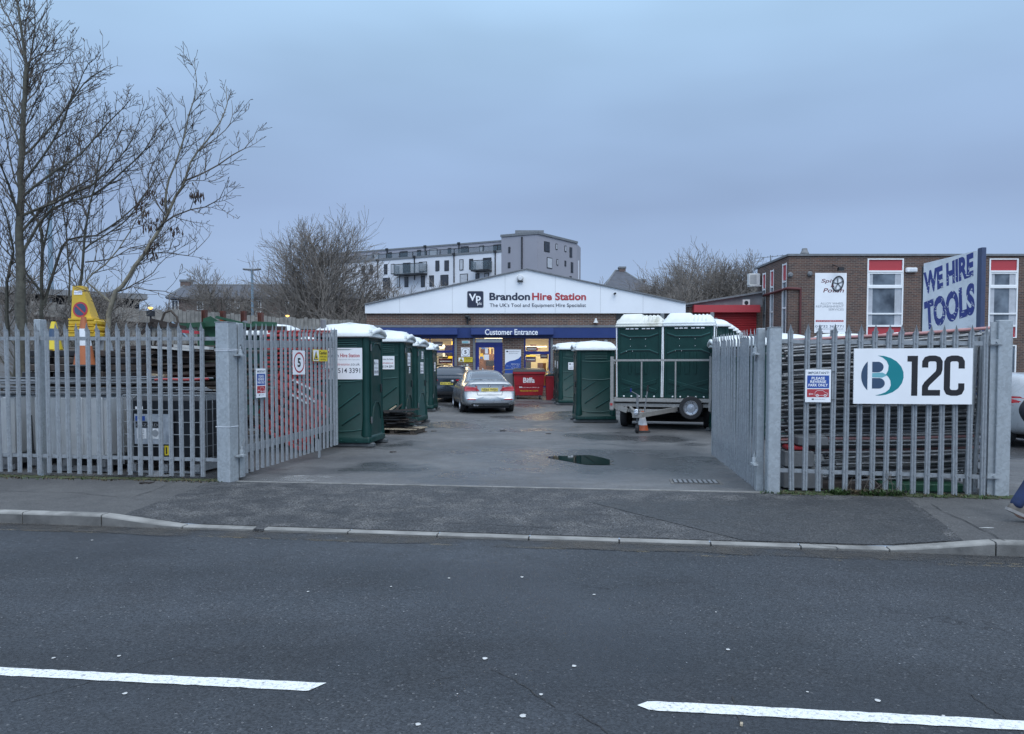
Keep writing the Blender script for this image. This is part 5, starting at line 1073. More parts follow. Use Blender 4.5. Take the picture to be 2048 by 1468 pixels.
def gate(label, P0, P1, z0, z1, h, n, seed, stile0, hinge_side, pale):
    Ln = math.hypot(P1[0] - P0[0], P1[1] - P0[1]); sp = (Ln - 0.28) / (n - 1)
    t_, Ln, rz = fence_thing("steel_gate", label, P0, P1, z0, z1, sp, h, pale, cat="gate", first=0.2, seed=seed, rails=(0.34, -0.30), rail_h=0.11, last=0.05)
    mb = MB("galvanised_post"); mb.box(-0.01, 0.12, -0.03, 0.06, z0 - 0.03, z0 + h - 0.01, bev=0.006); mb.build("hinge_stile", t_)
    mb = MB("galvanised_post"); mb.box(Ln - 0.05, Ln + 0.01, -0.03, 0.05, z1, z1 + h - 0.04, bev=0.005); mb.build("end_stile", t_)
    for z in (0.36, 1.74): mb = MB("galvanised_post"); s_ = hinge_side; mb.lathe([(0.045, -0.03), (0.045, 0.0), (0.03, 0.004), (0.03, 0.06), (0.012, 0.065), (0.012, 0.11)], 14, c=(-0.045, -0.07, z)); mb.box(-0.16, 0.03, -0.1, -0.04, z - 0.025, z - 0.005); mb.box(0.0, 0.06, -0.04, -0.03, z - 0.05, z + .06); mb.build("hinge", t_)
    for zz in (z0 + 0.34, z0 + h - 0.3):
        mb = MB("galvanised"); 
        mb.beam((0.02, -0.04, zz), (0.1, -0.04, zz - 0.12 if zz > 1 else zz + 0.16), 0.012, 0.02); mb.build("brace", t_)
    return t_, Ln, rz
LH = (-3.79, LG[1] + 0.14); LT = ((672 - 1024) / F * 13.9, 13.9)
gl_, GLn, rzGL = gate("left steel gate standing open with three signs fixed to its bars", LH, LT, 0.06, 0.16, 2.12, 21, 7, 0, 1, PALEL)
RH = (3.12, RG[1] + 0.16); RT = ((1427.5 - 1024) / F * 13.3, 13.3)
# the right gate opens the other way: its street face looks into the entrance
gr_, GRn, rzGR = gate("right steel gate standing open edge-on with no sign", (RH[0], RH[1]), RT, 0.0, 0.04, 2.06, 22, 8, 0, -1, PALE)
for o in [x for x in bpy.data.objects if x.parent == gr_]:
    o.scale = (o.scale[0], -o.scale[1], o.scale[2]); o.location.y *= -1
shared("loose_picket", PALEL, gl_, (2.55, -0.02, 0.02), (0, R(-2), 0)).scale = (1, 1, 0.16)
def face_sign(name, label, cat, face, x0, y0, x1, y1, h, mat="sign_white", th=0.006, corners=None, **k):
    (s0, za), (s1, zb_) = face.hit(x0, y0), face.hit(x1, y1); s0b, zc = face.hit(x0, y1); s1b, zd = face.hit(x1, y0)
    z0, z1 = (zb_ + zc) / 2, (za + zd) / 2; w_, hh = abs(s1 - s0), z1 - z0; c = face.at((s0 + s1) / 2, z0, h); rz = math.atan2(face.d.y, face.d.x)
    t_ = thing(name, label, cat, c, rz, **k); mb = MB(mat); mb.box(-w_ / 2, w_ / 2, -th, 0, 0, hh); mb.build("board", t_); return t_, w_, hh, Print(0.0015, fn=lambda u, v, hz: (u, -th - hz, v))
FR = Face(RG, RE); FL_ = Face(LH, LT)
def reverse_print(p, w, h):
    p.text("IMPORTANT!", -w * .40, w * .42, h * .86, h * .935, "slate_print", 1, 0.01); p.rect(-w * .43, h * .43, w * .43, h * .82, "blue_print", 1)
    for i, s_ in enumerate(("PLEASE", "REVERSE", "PARK ONLY")): q = (.26, .31, .38)[i]; p.text(s_, -w * q, w * q, h * (.69 - .105 * i), h * (.775 - .105 * i), "sign_white", 2, 0.025)
    p.rect(-w * .43, h * .155, w * .43, h * .40, "red_print", 1); t_ = h * .008
    car = [(-.10, .21), (.36, .21), (.38, .27), (.28, .30), (.18, .36), (-.04, .36), (-.12, .29), (-.12, .21)]
    for a, b_ in zip(car, car[1:]): p.line(w * a[0], h * a[1], w * b_[0], h * b_[1], t_, "sign_white", 2)
    p.ring(-w * .03, h * .205, w * .035, w * .055, "sign_white", 3); p.ring(w * .28, h * .205, w * .035, w * .055, "sign_white", 3); p.line(-w * .36, h * .25, -w * .18, h * .25, t_ * 2, "sign_white", 2); p.line(-w * .36, h * .25, -w * .30, h * .285, t_, "sign_white", 2); p.line(-w * .36, h * .25, -w * .30, h * .215, t_, "sign_white", 2)
    p.rect(-w * .24, h * .07, -w * .16, h * .11, "navy_print", 1); p.text("Brandon Hire Station", -w * .13, w * .28, h * .08, h * .105, "slate_print", 1)
def ties(t_, w, h):
    for sx in (-1, 1):
        for z in (0.03, h - 0.03): mb = MB("black_plastic"); mb.beam((sx * w * .46, -.004, z), (sx * (w / 2 + .05), .02, z + .005), .006, .006); mb.build("cable_tie", t_)
t_, w_, h_, p = face_sign("parking_notice", "white, blue and red reverse parking notice on the right fence beside the large logo board", "notice", FR, 1609, 739, 1659, 804, 0.045); reverse_print(p, w_, h_); p.build(t_); ties(t_, w_, h_)
t_, w_, h_, p = face_sign("parking_notice", "white, blue and red reverse parking notice fixed to the bars of the left gate", "notice", FL_, 505, 737, 525, 795, 0.05); reverse_print(p, w_, h_); p.build(t_); ties(t_, w_, h_)
t_, w_, h_, p = face_sign("speed_sign", "square white speed sign reading 5 in a red ring on the left gate", "sign", FL_, 579, 701, 604, 749, 0.05)
speed_print(p, w_, h_, "red_print", .44, .37); p.build(t_)
t_, w_, h_, p = face_sign("caution_sign", "yellow and white caution sign near the open end of the left gate", "sign", FL_, 620, 699.5, 649, 722.5, 0.05, "yellow_print"); caution_print(p, w_, h_, "forklift trucks", "operating"); p.build(t_)
t_, w_, h_, p = face_sign("logo_board", "large white board reading 12C beside a blue and teal round logo on the right fence", "sign", FR, 1705, 697, 1938.5, 807.5, 0.05, th=0.02)
# logo: pixel helper on the board
S = w_ / 233.5; ub = lambda x: (x - 1821.7) * S; vb = lambda y: (807.5 - y) * h_ / 110.5
cx, cy, r_ = ub(1762), vb(751.5), 41.5 * S
def arcpts(cx, cy, r, a0, a1, n=28, sx=1, sy=1): return [(cx + sx * r * math.cos(R(a0 + (a1 - a0) * k / n)), cy + sy * r * math.sin(R(a0 + (a1 - a0) * k / n))) for k in range(n + 1)]
L_ = arcpts(cx, cy, r_ * 1.02, 122, 238); p.pol([q for q in L_ if q[0] <= ub(1733)] , "slate_print", 1)
o_ = [(ub(1741.5), vb(723.5)), (ub(1753), vb(723.5))] + [(ub(1753) + 11 * S * math.cos(R(a)), vb(734) + 10.5 * h_ / 110.5 * math.sin(R(a))) for a in range(80, -91, -17)] + [(ub(1741.5), vb(744.5))]; p.pol(o_, "slate_print", 1)
o_ = [(ub(1741.5), vb(756)), (ub(1755), vb(756))] + [(ub(1755) + 12 * S * math.cos(R(a)), vb(766.5) + 10.5 * h_ / 110.5 * math.sin(R(a))) for a in range(80, -91, -17)] + [(ub(1741.5), vb(777))]; p.pol(o_, "slate_print", 1)
p.pol([(ub(1741.5), vb(746)), (ub(1762), vb(745)), (ub(1772), vb(750)), (ub(1762), vb(755)), (ub(1741.5), vb(754.5))], "light_teal_print", 1)
outer = [(ub(x), vb(y)) for x, y in ((1752, 711), (1765, 712), (1778, 716), (1790, 723), (1799, 733), (1803.5, 744), (1804, 755), (1801, 766), (1794, 776), (1783, 784), (1770, 789), (1757, 791), (1748, 790.5))]
inner = [(ub(x), vb(y)) for x, y in ((1752, 711), (1762, 715), (1770, 722), (1774, 731), (1773, 741), (1769, 749), (1774, 754), (1778, 761), (1779, 770), (1776, 778), (1769, 784), (1759, 788), (1748, 790.5))]
p.put(outer + inner, [(i, i + 1, 14 + i, 13 + i) for i in range(12)], "teal_print", 1)
bk = lambda pts, wd=11: [p.line(ub(a[0]), vb(a[1]), ub(b_[0]), vb(b_[1]), wd * S, "black_print", 1 + 0.2 * i) for i, (a, b_) in enumerate(zip(pts, pts[1:]))]
def stroke(pts, wd=11.5):
    """one mitred stroke through photo-pixel points"""
    q = [Vector((ub(x), vb(y))) for x, y in pts]; Lp = []; Rp = []
    for i in range(len(q)):
        d1 = (q[i] - q[max(0, i - 1)]); d2 = (q[min(len(q) - 1, i + 1)] - q[i]); d1 = d1 if d1.length else d2; d2 = d2 if d2.length else d1; d1 = d1.normalized(); d2 = d2.normalized(); t = (d1 + d2).normalized(); n = Vector((-t.y, t.x)); k = wd * S / 2 / max(0.35, n.dot(Vector((-d1.y, d1.x)))); Lp.append(q[i] + n * k); Rp.append(q[i] - n * k)
    m_ = len(q); p.put([tuple(v) for v in Lp + Rp], [(i, i + 1, m_ + i + 1, m_ + i) for i in range(m_ - 1)], "black_print", 1)
stroke([(1811, 717.5), (1825.5, 717.5), (1825.5, 791)], 12)
stroke([(1846, 735), (1846, 724), (1849, 719), (1855, 717), (1865, 717), (1871, 719), (1874, 724), (1874, 738), (1872, 745), (1850, 767), (1846.5, 773), (1846.5, 785), (1876, 785)], 12)
stroke([(1917, 737), (1917, 724), (1914, 719), (1908, 717), (1898, 717), (1892, 719), (1889, 724), (1889, 777), (1892, 783), (1898, 785), (1908, 785), (1914, 783), (1917, 777), (1917, 766)], 12)
p.build(t_)
# banner on its blue post
FB = Face(((1845 - 1024) / F * 15.2, 15.2), ((1956 - 1024) / F * 13.4, 13.4))
t_ = thing("hire_banner", "white banner reading WE HIRE TOOLS on a dark blue post behind the right fence", "banner", FB.at(0.0, 0.0), math.atan2(FB.d.y, FB.d.x))
bl, br, tl_, tr_ = FB.hit(1843, 712), FB.hit(1954, 712), FB.hit(1847.5, 527), FB.hit(1956, 500.5)
mb = MB("banner_cloth"); mb.prism([(bl[0], 0, 1.6), (br[0], 0, 1.6), (tr_[0], 0, tr_[1]), (tl_[0], 0, tl_[1])], (0, 0.02, 0)); mb.build("cloth", t_)
mb = MB("post_blue"); s_ = tr_[0] + 0.02; mb.box(s_, s_ + 0.125, -0.02, 0.06, 0, FB.hit(1964, 495)[1], bev=0.006); mb.build("post", t_)
mb = MB("dark_metal"); mb.box(bl[0] - 0.05, bl[0], 0, 0.06, 0, tl_[1] - 0.05); mb.build("post", t_)
p = Print(0.002)
def btext(s_, quad, bold=0.05):
    vs, fs, a, b_, c, d_ = tmesh(s_, bold); q = [FB.hit(*k) for k in quad]; pts = []   # quad: BL BR TR TL photo pixels
    for x, y, _ in vs:
        u = (x - a) / (b_ - a); v = (y - c) / (d_ - c); P0 = Vector(q[0]) * (1 - u) + Vector(q[1]) * u; P1 = Vector(q[3]) * (1 - u) + Vector(q[2]) * u; P_ = P0 * (1 - v) + P1 * v; pts.append((P_.x, P_.y))
    p.put(pts, fs, "blue_banner", 1)
btext("WE HIRE", [(1849, 590), (1947, 552), (1947, 504), (1847, 546)]); btext("TOOLS", [(1851, 662), (1950, 628), (1949, 563), (1848, 604)])
rr = random.Random(3)
for k in range(230):
    x, y = rr.uniform(1850, 1947), rr.uniform(510, 655); a = FB.hit(x, y); ang = rr.uniform(-1.2, 1.2); l_ = min(rr.uniform(0.02, 0.09), (1950 - x) / 70 ); l_ = max(l_, .01)
    if y < 512 + (1950 - x) * .42 or a[1] > 3.3: continue
    p.line(a[0], a[1], a[0] + l_ * math.cos(ang), a[1] + l_ * math.sin(ang), rr.uniform(0.005, 0.016), "banner_cloth", 2)
p.build(t_)

# ================================================================== PORTABLE TOILETS
def roofz(u, v):
    a, b_ = abs(2 * u - 1), abs(2 * v - 1); e = max(0, 1 - a ** 5) * max(0, 1 - b_ ** 5)
    dome = 0.175 * (1 - a ** 2.0) * (1 - b_ ** 6) ** 0.5 if b_ < 1 else 0
    return 2.115 + 0.035 * e ** 0.5 + dome * 0.9
def toilet_proto():
    t_ = thing("portable_toilet", "x", "portable toilet", (0, 0, -50)); S_ = 0.52
    mb = MB("green_plastic")
    def rsq(h, r, z, n=4):
        p = []
        for cx, cy, a in ((h - r, h - r, 0), (-h + r, h - r, 90), (-h + r, -h + r, 180), (h - r, -h + r, 270)):
            for k in range(n + 1): t = R(a + 90 * k / n); p.append((cx + r * math.cos(t), cy + r * math.sin(t), z))
        return p
    mb.loft([rsq(.575, .05, .09), rsq(.575, .05, .17), rsq(.56, .06, .20), rsq(.515, .08, .24), rsq(.515, .08, 2.06)])
    for sx in (-1, 1):
        for sy in (-1, 1):
            mb.poly([(sx * .475, sy * .475, .2), (sx * .475, sy * .475, .42), (sx * .47, sy * .47, .5), (sx * .47, sy * .47, 2.06)], [.105, .085, .075, .075], 10)
    mb.build("body", t_, smooth=50)
    mbr, mbl = MB("green_rib_lit"), MB("green_louvre_shade")
    for k in (1, 2, 3):
        for m_ in (mbr, mbl): m_.T = Matrix.Rotation(R(90 * k), 4, 'Z')
        y = -.517
        for i in range(5):
            z = 1.985 - i * .043; mbl.box(-.30, .30, y - .004, y + .004, z - .02, z - .003); mbr.poly([(-.31, y - .003, z), (-.15, y - .012, z - .006), (.15, y - .012, z - .006), (.31, y - .003, z)], .0085, 5)
        for z, dz in ((1.24, -.03), (.33, -.035), (1.74, -.025)): mbr.poly([(-.40, y - .001, z), (-.2, y - .004, z + dz * .8), (0, y - .005, z + dz), (.2, y - .004, z + dz * .8), (.40, y - .001, z)], .009, 5)
        for (a, b_, c, d_) in ((-.37, .93, -.03, 1.16), (-.32, .55, .36, 1.02), (.0, .42, .36, .64)):
            mbl.beam((a, y - .001, b_ - .012), (c, y - .001, d_ - .012), .016, .012); mbr.beam((a, y - .003, b_ + .006), (c, y - .003, d_ + .006), .018, .022, up=(0, 1, 0))  # dark line under each slanting rib paints its shade
        for x in (-.42, .42): mbl.box(x - .006, x + .006, y - .004, y, .26, 2.04)
        for x in (-.3, 0, .3): mbr.lathe([(0.016, y - .062), (0.014, y - .07)], 8, c=(x, 0, .13), axis='Y')
    mbr.build("rib", t_); mbl.build("louvre_shade", t_)
    mb = MB("green_plastic"); mb.box(-.36, .36, -.545, -.515, .2, 1.98, bev=.012); mb.poly([(-.3, -.55, .5), (-.24, -.552, .72), (-.1, -.553, .82), (.1, -.553, .82), (.24, -.552, .72), (.3, -.55, .5)], .012, 5); mb.poly([(-.33, -.55, 1.82), (-.15, -.552, 1.93), (.15, -.552, 1.93), (.33, -.55, 1.82)], .012, 5); dd = mb.build("door", t_, smooth=40)
    mb = MB("dark_metal"); mb.box(.27, .31, -.575, -.545, 1.0, 1.16, bev=.006); mb.build("handle", dd)
    for z in (.5, 1.85): mb = MB("flashing"); mb.box(-.385, -.345, -.56, -.54, z - .06, z + .06); mb.build("hinge", dd)
    mb = MB("roof_plastic"); mb.grid(lambda u, v: ((u - .5) * 1.18, (v - .5) * 1.18, roofz(u, v)), 20, 20)
    rg = lambda h, z: rsq(h, .05, z); mb.loft([rg(.575, 2.035), rg(.6, 2.05), rg(.6, 2.10), rg(.575, 2.13)], caps=True)
    mb.poly([(-.5, -.595, 2.10), (-.3, -.61, 2.15), (0, -.61, 2.19), (.3, -.61, 2.15), (.5, -.595, 2.10)], [.04, .045, .05, .045, .04], 8)
    mb.poly([(0, -.5, 2.27), (0, 0, 2.325), (0, .5, 2.27)], [.012, .014, .012], 6); mb.build("roof", t_, smooth=50)
    mb = MB("roof_plastic"); 
    for a in (-.5, .5): mb.lathe([(.03, -.02), (.035, .01), (.02, .03)], 10, c=(a, -.58, 2.15))
    mb.build("roof_knob", t_, smooth=50)
    for x in (-.46, .46): mb = MB("skid_plastic"); mb.box(x - .07, x + .07, -.64, .64, 0.0, .085, bev=.02); mb.build("skid", t_)
    mb = MB("flashing"); mb.lathe([(.055, 2.0), (.055, 2.36), (.02, 2.37)], 12, c=(-.40, .40, 0)); mb.build("vent_pipe", t_, smooth=50)
    return t_
TP = toilet_proto()
def sticker(t_, side, u, z, w, h, kind):
    """a printed sticker on one wall: side is the number of quarter turns from the door"""
    o = bpy.data.objects.new("sticker", None); m_ = Matrix.Rotation(R(90 * side), 4, 'Z'); y = -.53 if side else -.548
    mb = MB(W=False); p = Print(0.0015, fn=lambda a, b_, hh: m_ @ Vector((u + a, y - .003 - hh, z + b_))); p.mb.T = None
    bpy.data.objects.remove(o)
    p.rect(-w / 2, 0, w / 2, h, "sign_white", 0)
    if kind == "big":
        p.text("Brandon", -w * .45, -w * .06, h * .70, h * .82, "navy_print", 1, .02); p.text("Hire Station", -w * .02, w * .44, h * .70, h * .82, "red_print", 1, .02); p.text("The UK's Tool and Equipment Hire Specialist", -w * .45, w * .44, h * .60, h * .65, "grey_print", 1)
        p.text("www.brandonhirestation", -w * .46, w * .20, h * .44, h * .52, "red_print", 1); p.text(".co.uk", w * .21, w * .44, h * .44, h * .53, "navy_print", 1); p.text("0370 514 3391", -w * .42, w * .45, h * .2, h * .36, "navy_print", 1, .005)
    else:
        p.rect(-w * .42, h * .68, -w * .3, h * .86, "navy_print", 1); p.text("Brandon Hire Station", -w * .25, w * .43, h * .70, h * .82, "grey_print" if kind == "grey" else "navy_print", 1, .01); p.text("brandonhirestation.co.uk", -w * .42, w * .43, h * .42, h * .54, "grey_print" if kind != "dark" else "red_print", 1, .01); p.text("0370 514 3391", -w * .42, w * .43, h * .12, h * .30, "navy_print", 1, .02)
    return p.build(t_, "sticker")
first = [True]
def toilet(label, X, Y, rz, z=0.0, group="green portable toilets with white roofs"):
    if first[0]: t_ = TP; first[0] = False; t_.location = (X, Y, gz(Y) + z); t_.rotation_euler = (0, 0, R(rz)); t_["label"] = label; t_["group"] = group
    else: t_ = dup(TP, (X, Y, gz(Y) + z), R(rz), label, group=group)
    for c in [q for q in bpy.data.objects if q.parent == t_ and q.name.startswith("sticker")]: bpy.data.objects.remove(c)
    return t_
dup0 = [q for q in bpy.data.objects if q.parent == TP]
# right side
c = GY(1192, 846); t1 = toilet("green portable toilet with plain walls standing just left of the galvanised trailer", c.x, c.y + .62, -89)
c = GY(1150, 817.5); t2 = toilet("green portable toilet with a white sticker, behind and left of the one beside the trailer", c.x + .06, 28.4 + .55, -87); 
c = GY(1109, 812); t3 = toilet("green portable toilet mostly hidden behind the stickered one, nearest the red bins", (1138 - 1024) / F * 30.6, 30.6, -86)
t4 = toilet("green portable toilet half behind the far end of the right gate", (1473 - 1024) / F * 18.4, 18.4, -97)
ty = 17.4
rowt = [toilet("green portable toilet behind the stacked tubes, %s white roof above them" % nme, X, Y, 92 + a) for X, Y, a, nme in ((5.95, 17.2, 0, "leftmost"), (7.25, 17.0, 3, "second"), (8.5, 16.9, -2, "rightmost"))]
# left side: signs face the street, doors face the yard
lt_ = []
for lab, x, y, d, rz in (("nearest green portable toilet, with a large white phone number sign, beside the left gate", 700, 886, 15.55, 84),
                         ("second green portable toilet on the left, behind a pallet of scrap wood", 775, 852, 19.3, 85),
                         ("third green portable toilet on the left, with a faded grey door", 806, 846, 21.6, 81),
                         ("fourth green portable toilet on the left, directly left of the dark car", 838, 824, 26.2, 87)):
    lt_.append(toilet(lab, (x - 1024) / F * d, d, rz))
t9 = toilet("green portable toilet behind the red barriers, only its white roof showing", (541 - 1024) / F * 17.4, 17.4, 85, z=0.22)
t10 = toilet("green portable toilet between the red barriers and the nearest toilet, only roof showing", (610 - 1024) / F * 18.6, 18.6, 85, z=0.1)
el = []
for k, d in enumerate((24.6, 26.1, 27.6, 29.2, 30.8)):
    x = (1413, 1424, 1433, 1440, 1446)[k]; el.append(toilet("green portable toilet on the flatbed behind the trailer, %s in its row" % ("nearest", "second", "middle", "fourth", "farthest")[k], (x - 1024) / F * d, d, -88, z=0.8 - gz(d)))
sticker(lt_[0], 3, .0, 1.26, .84, .58, "big"); lt_[0].scale = (1, 1, 1.055); lt_[1].scale = (1, 1, 1.07); lt_[2].scale = (1, 1, 1.05); pass; sticker(lt_[0], 0, -.02, 1.33, .32, .3, "grey")
sticker(lt_[1], 3, .10, 1.42, .42, .3, "dark"); sticker(lt_[1], 0, 0, 1.5, .32, .3, "grey"); sticker(lt_[1], 0, .06, 1.33, .16, .14, "grey")
sticker(lt_[2], 0, 0, 1.33, .32, .3, "grey"); sticker(lt_[2], 0, .05, 1.72, .2, .2, "grey"); sticker(lt_[3], 0, -.05, 1.33, .32, .3, "grey")
sticker(t2, 1, .02, 1.3, .46, .27, "grey"); sticker(t2, 0, 0, 1.35, .3, .26, "grey"); sticker(t3, 0, 0, 1.35, .3, .26, "grey")
fd = [q for q in bpy.data.objects if q.parent == lt_[2] and q.name.startswith("door")][0]; fd.data = fd.data.copy(); fd.data.materials[0] = MAT["green_plastic_faded"]; fd["label"] = "faded grey-green door"
# flatbed under the raised row
t_ = thing("flatbed_trailer", "low dark flatbed trailer carrying the row of raised toilets behind the main trailer", "trailer", ((1432 - 1024) / F * 27.7, 27.7, gz(27.7)), R(-4))
mb = MB("trailer_steel"); mb.box(-.9, .9, -3.7, 3.7, .5, .64); mb.build("deck", t_)
for sx in (-1, 1):
    for y in (-.5, .4): mb = MB("rubber"); mb.lathe([(.2, -.09), (.3, -.09), (.32, -.05), (.32, .05), (.3, .09), (.2, .09)], 20, c=(sx * .8, y, .32), axis='X'); mb.build("wheel", t_, smooth=40)

# ------------------------------------------------------------------ trailer with two older toilets
YT = 19.2; TR0, TR1 = (1226 - 1024) / F * YT, (1420 - 1024) / F * YT; TW = (TR1 - TR0) * 1.03; TCX = (TR0 + TR1) / 2
tz = lambda y: EYE + (HY - y) * YT / F; tx = lambda x: ((x - 1024) / F * YT - TCX) * 1.03
TRZ = R(-17)
tr = thing("transport_trailer", "galvanised trailer with a spare wheel on its front, carrying two green toilets", "trailer", (TCX, YT, 0), TRZ)
mb = MB("trailer_steel"); zb_ = tz(806); mb.box(-TW / 2, TW / 2, 0, 2.6, tz(801), tz(797)); mb.box(-TW / 2, TW / 2, -.02, .06, tz(805), tz(799.5)); mb.box(-TW / 2 + .08, TW / 2 - .02, .0, .07, tz(814), tz(807.5))
mb.box(-TW / 2, -TW / 2 + .06, .1, 2.6, tz(814), tz(800)); mb.box(TW / 2 - .06, TW / 2, .1, 2.6, tz(814), tz(800)); mb.build("bed", tr)
mb = MB("trailer_steel"); 
for x in (1227, 1416): mb.box(tx(x) - .04, tx(x) + .04, -.08, -.02, tz(822), tz(713), bev=.004); mb.box(tx(x) - .05, tx(x) + .05, -.1, -.08, tz(820), tz(805))
mb.box(tx(1227), tx(1416), -.075, -.03, tz(722.5), tz(718.5)); mb.box(tx(1227), tx(1416), -.07, -.03, tz(803.5), tz(799))
for x in (1285, 1350): mb.box(tx(x) - .018, tx(x) + .018, -.065, -.035, tz(800), tz(722))
for sx in (-1, 1):
    for z in (1.9,): mb.beam((sx * TW / 2 * .97, -.05, tz(720)), (sx * TW / 2 * .93, -.05, tz(728)), .02, .02)
    mb.box(sx * TW / 2 - .03, sx * TW / 2 + .03, 2.5, 2.56, tz(800), tz(716)); mb.box(sx * TW / 2 - .015, sx * TW / 2 + .015, -.05, 2.56, tz(722), tz(718.5))
mb.build("front_rail", tr)
mb = MB("trailer_steel"); mb.box(tx(1253), tx(1256), -.01, .05, tz(818), tz(808)); mb.box(tx(1290), tx(1293), -.01, .05, tz(818), tz(808)); mb.box(tx(1253), tx(1350), -.03, .04, tz(824.5), tz(818.5)); mb.beam((tx(1229), 0, tz(812)), (tx(1258), -.1, tz(822)), .04, .12)
mb.build("subframe", tr)
mb = MB("rubber"); mb.box(-TW / 2 + .05, TW / 2 - .05, 2.3, 2.32, .06, .62); mb.build("under_shade_panel", tr); mb = MB("dark_metal"); mb.tube((-TW / 2 + .2, 1.32, .3), (TW / 2 - .2, 1.32, .3), .045); mb.box(-TW / 2 + .3, TW / 2 - .3, .3, 2.2, .42, .5); mb.build("axle", tr)  # full-width rubber panel added to make the space under the bed dark
hx, hy = tx(1289) + 0.02, -1.25
mb = MB("trailer_steel"); mb.beam((tx(1352), .05, .53), (hx + .05, hy, .43), .06, .11); mb.beam((tx(1262), .05, .53), (hx - .02, hy, .43), .06, .11); mb.box(hx - .12, hx + .1, hy - .05, hy + .3, .38, .5); mb.build("drawbar", tr)
mb = MB("chrome"); mb.lathe([(.05, -.32), (.06, -.25), (.045, -.1), (.05, 0)], 12, c=(hx, hy, .52), axis='Y'); mb.tube((hx, hy - .22, .55), (hx + .02, hy - .3, .48), .06, n=10); mb.build("coupling", tr, smooth=50)
mb = MB("flashing"); mb.tube((hx - .02, hy + .1, .25), (hx - .02, hy + .1, .92), .028, n=10); mb.beam((hx - .02, hy + .1, .92), (hx - .16, hy + .05, 1.0), .018, .018); mb.tube((hx + .13, hy + .2, .5), (hx + .2, hy + .2, 1.02), .015, n=6); jw = mb.build("jockey_stand", tr, smooth=50)
mb = MB("rubber"); mb.lathe([(.03, -.035), (.10, -.035), (.11, 0), (.10, .035), (.03, .035)], 18, c=(hx - .02, hy + .1, .11), axis='X'); mb.build("jockey_wheel", jw, smooth=40)
mb = MB("blue_frame"); mb.tube((hx - .17, hy + .05, .98), (hx - .17, hy + .05, 1.07), .018, n=8); mb.build("handle", jw); mb = MB("black_plastic"); mb.tube((hx + .2, hy + .2, 1.0), (hx + .21, hy + .2, 1.14), .022, n=8); mb.build("handle", jw)
def wheel(parent, x, y, z, r, w, axis, rimmat="alloy", spokes=0, front=-1):
    mb = MB("rubber"); k = r; mb.lathe([(.60 * k, 0), (.63 * k, -w / 2), (.93 * k, -w / 2), (k, -w * .32), (k, w * .32), (.93 * k, w / 2), (.63 * k, w / 2), (.60 * k, 0)], 32, c=(x, y, z), axis=axis, cap0=False, cap1=False); ty_ = mb.build("wheel", parent, smooth=40)
    mb = MB(rimmat); f = front; mb.lathe([(.63 * k, f * w * .5), (.60 * k, f * w * .44), (.56 * k, f * w * .2), (.40 * k, f * w * .16), (.34 * k, f * w * .30), (.16 * k, f * w * .32), (.14 * k, f * w * .42), (.02 * k, f * w * .43)], 32, c=(x, y, z), axis=axis, cap0=False)
    mb.use("dark_metal")
    n = 5
    for i in range(n):
        a = 2 * math.pi * i / n; da, db = .47 * k * math.cos(a), .47 * k * math.sin(a); off = f * w * .19
        p0 = {'X': (x + off, y + da, z + db), 'Y': (x + da, y + off, z + db)}[axis]; p1 = {'X': (p0[0] + f * .004, p0[1], p0[2]), 'Y': (p0[0], p0[1] + f * .004, p0[2])}[axis]
        mb.tube(p0, p1, .045 * k, n=8)
    mb.build("rim", ty_, smooth=40); return ty_
wheel(tr, tx(1380), -.13, tz(814.5), .285, .17, 'Y'); 
for sx in (-1, 1):
    for y in (1.0, 1.65): wheel(tr, sx * (TW / 2 - .18), y, .29, .29, .17, 'X', front=sx)
    mb = MB("trailer_steel"); mb.box(sx * (TW / 2 - .3), sx * TW / 2, .65, 2.0, .6, .62); mb.build("mudguard", tr)
mb = MB("red_plastic"); 
for x in (1226.5, 1419): mb.box(tx(x) - .03, tx(x) + .03, -.11, -.09, tz(812), tz(807))
mb.build("marker_lamp", tr)
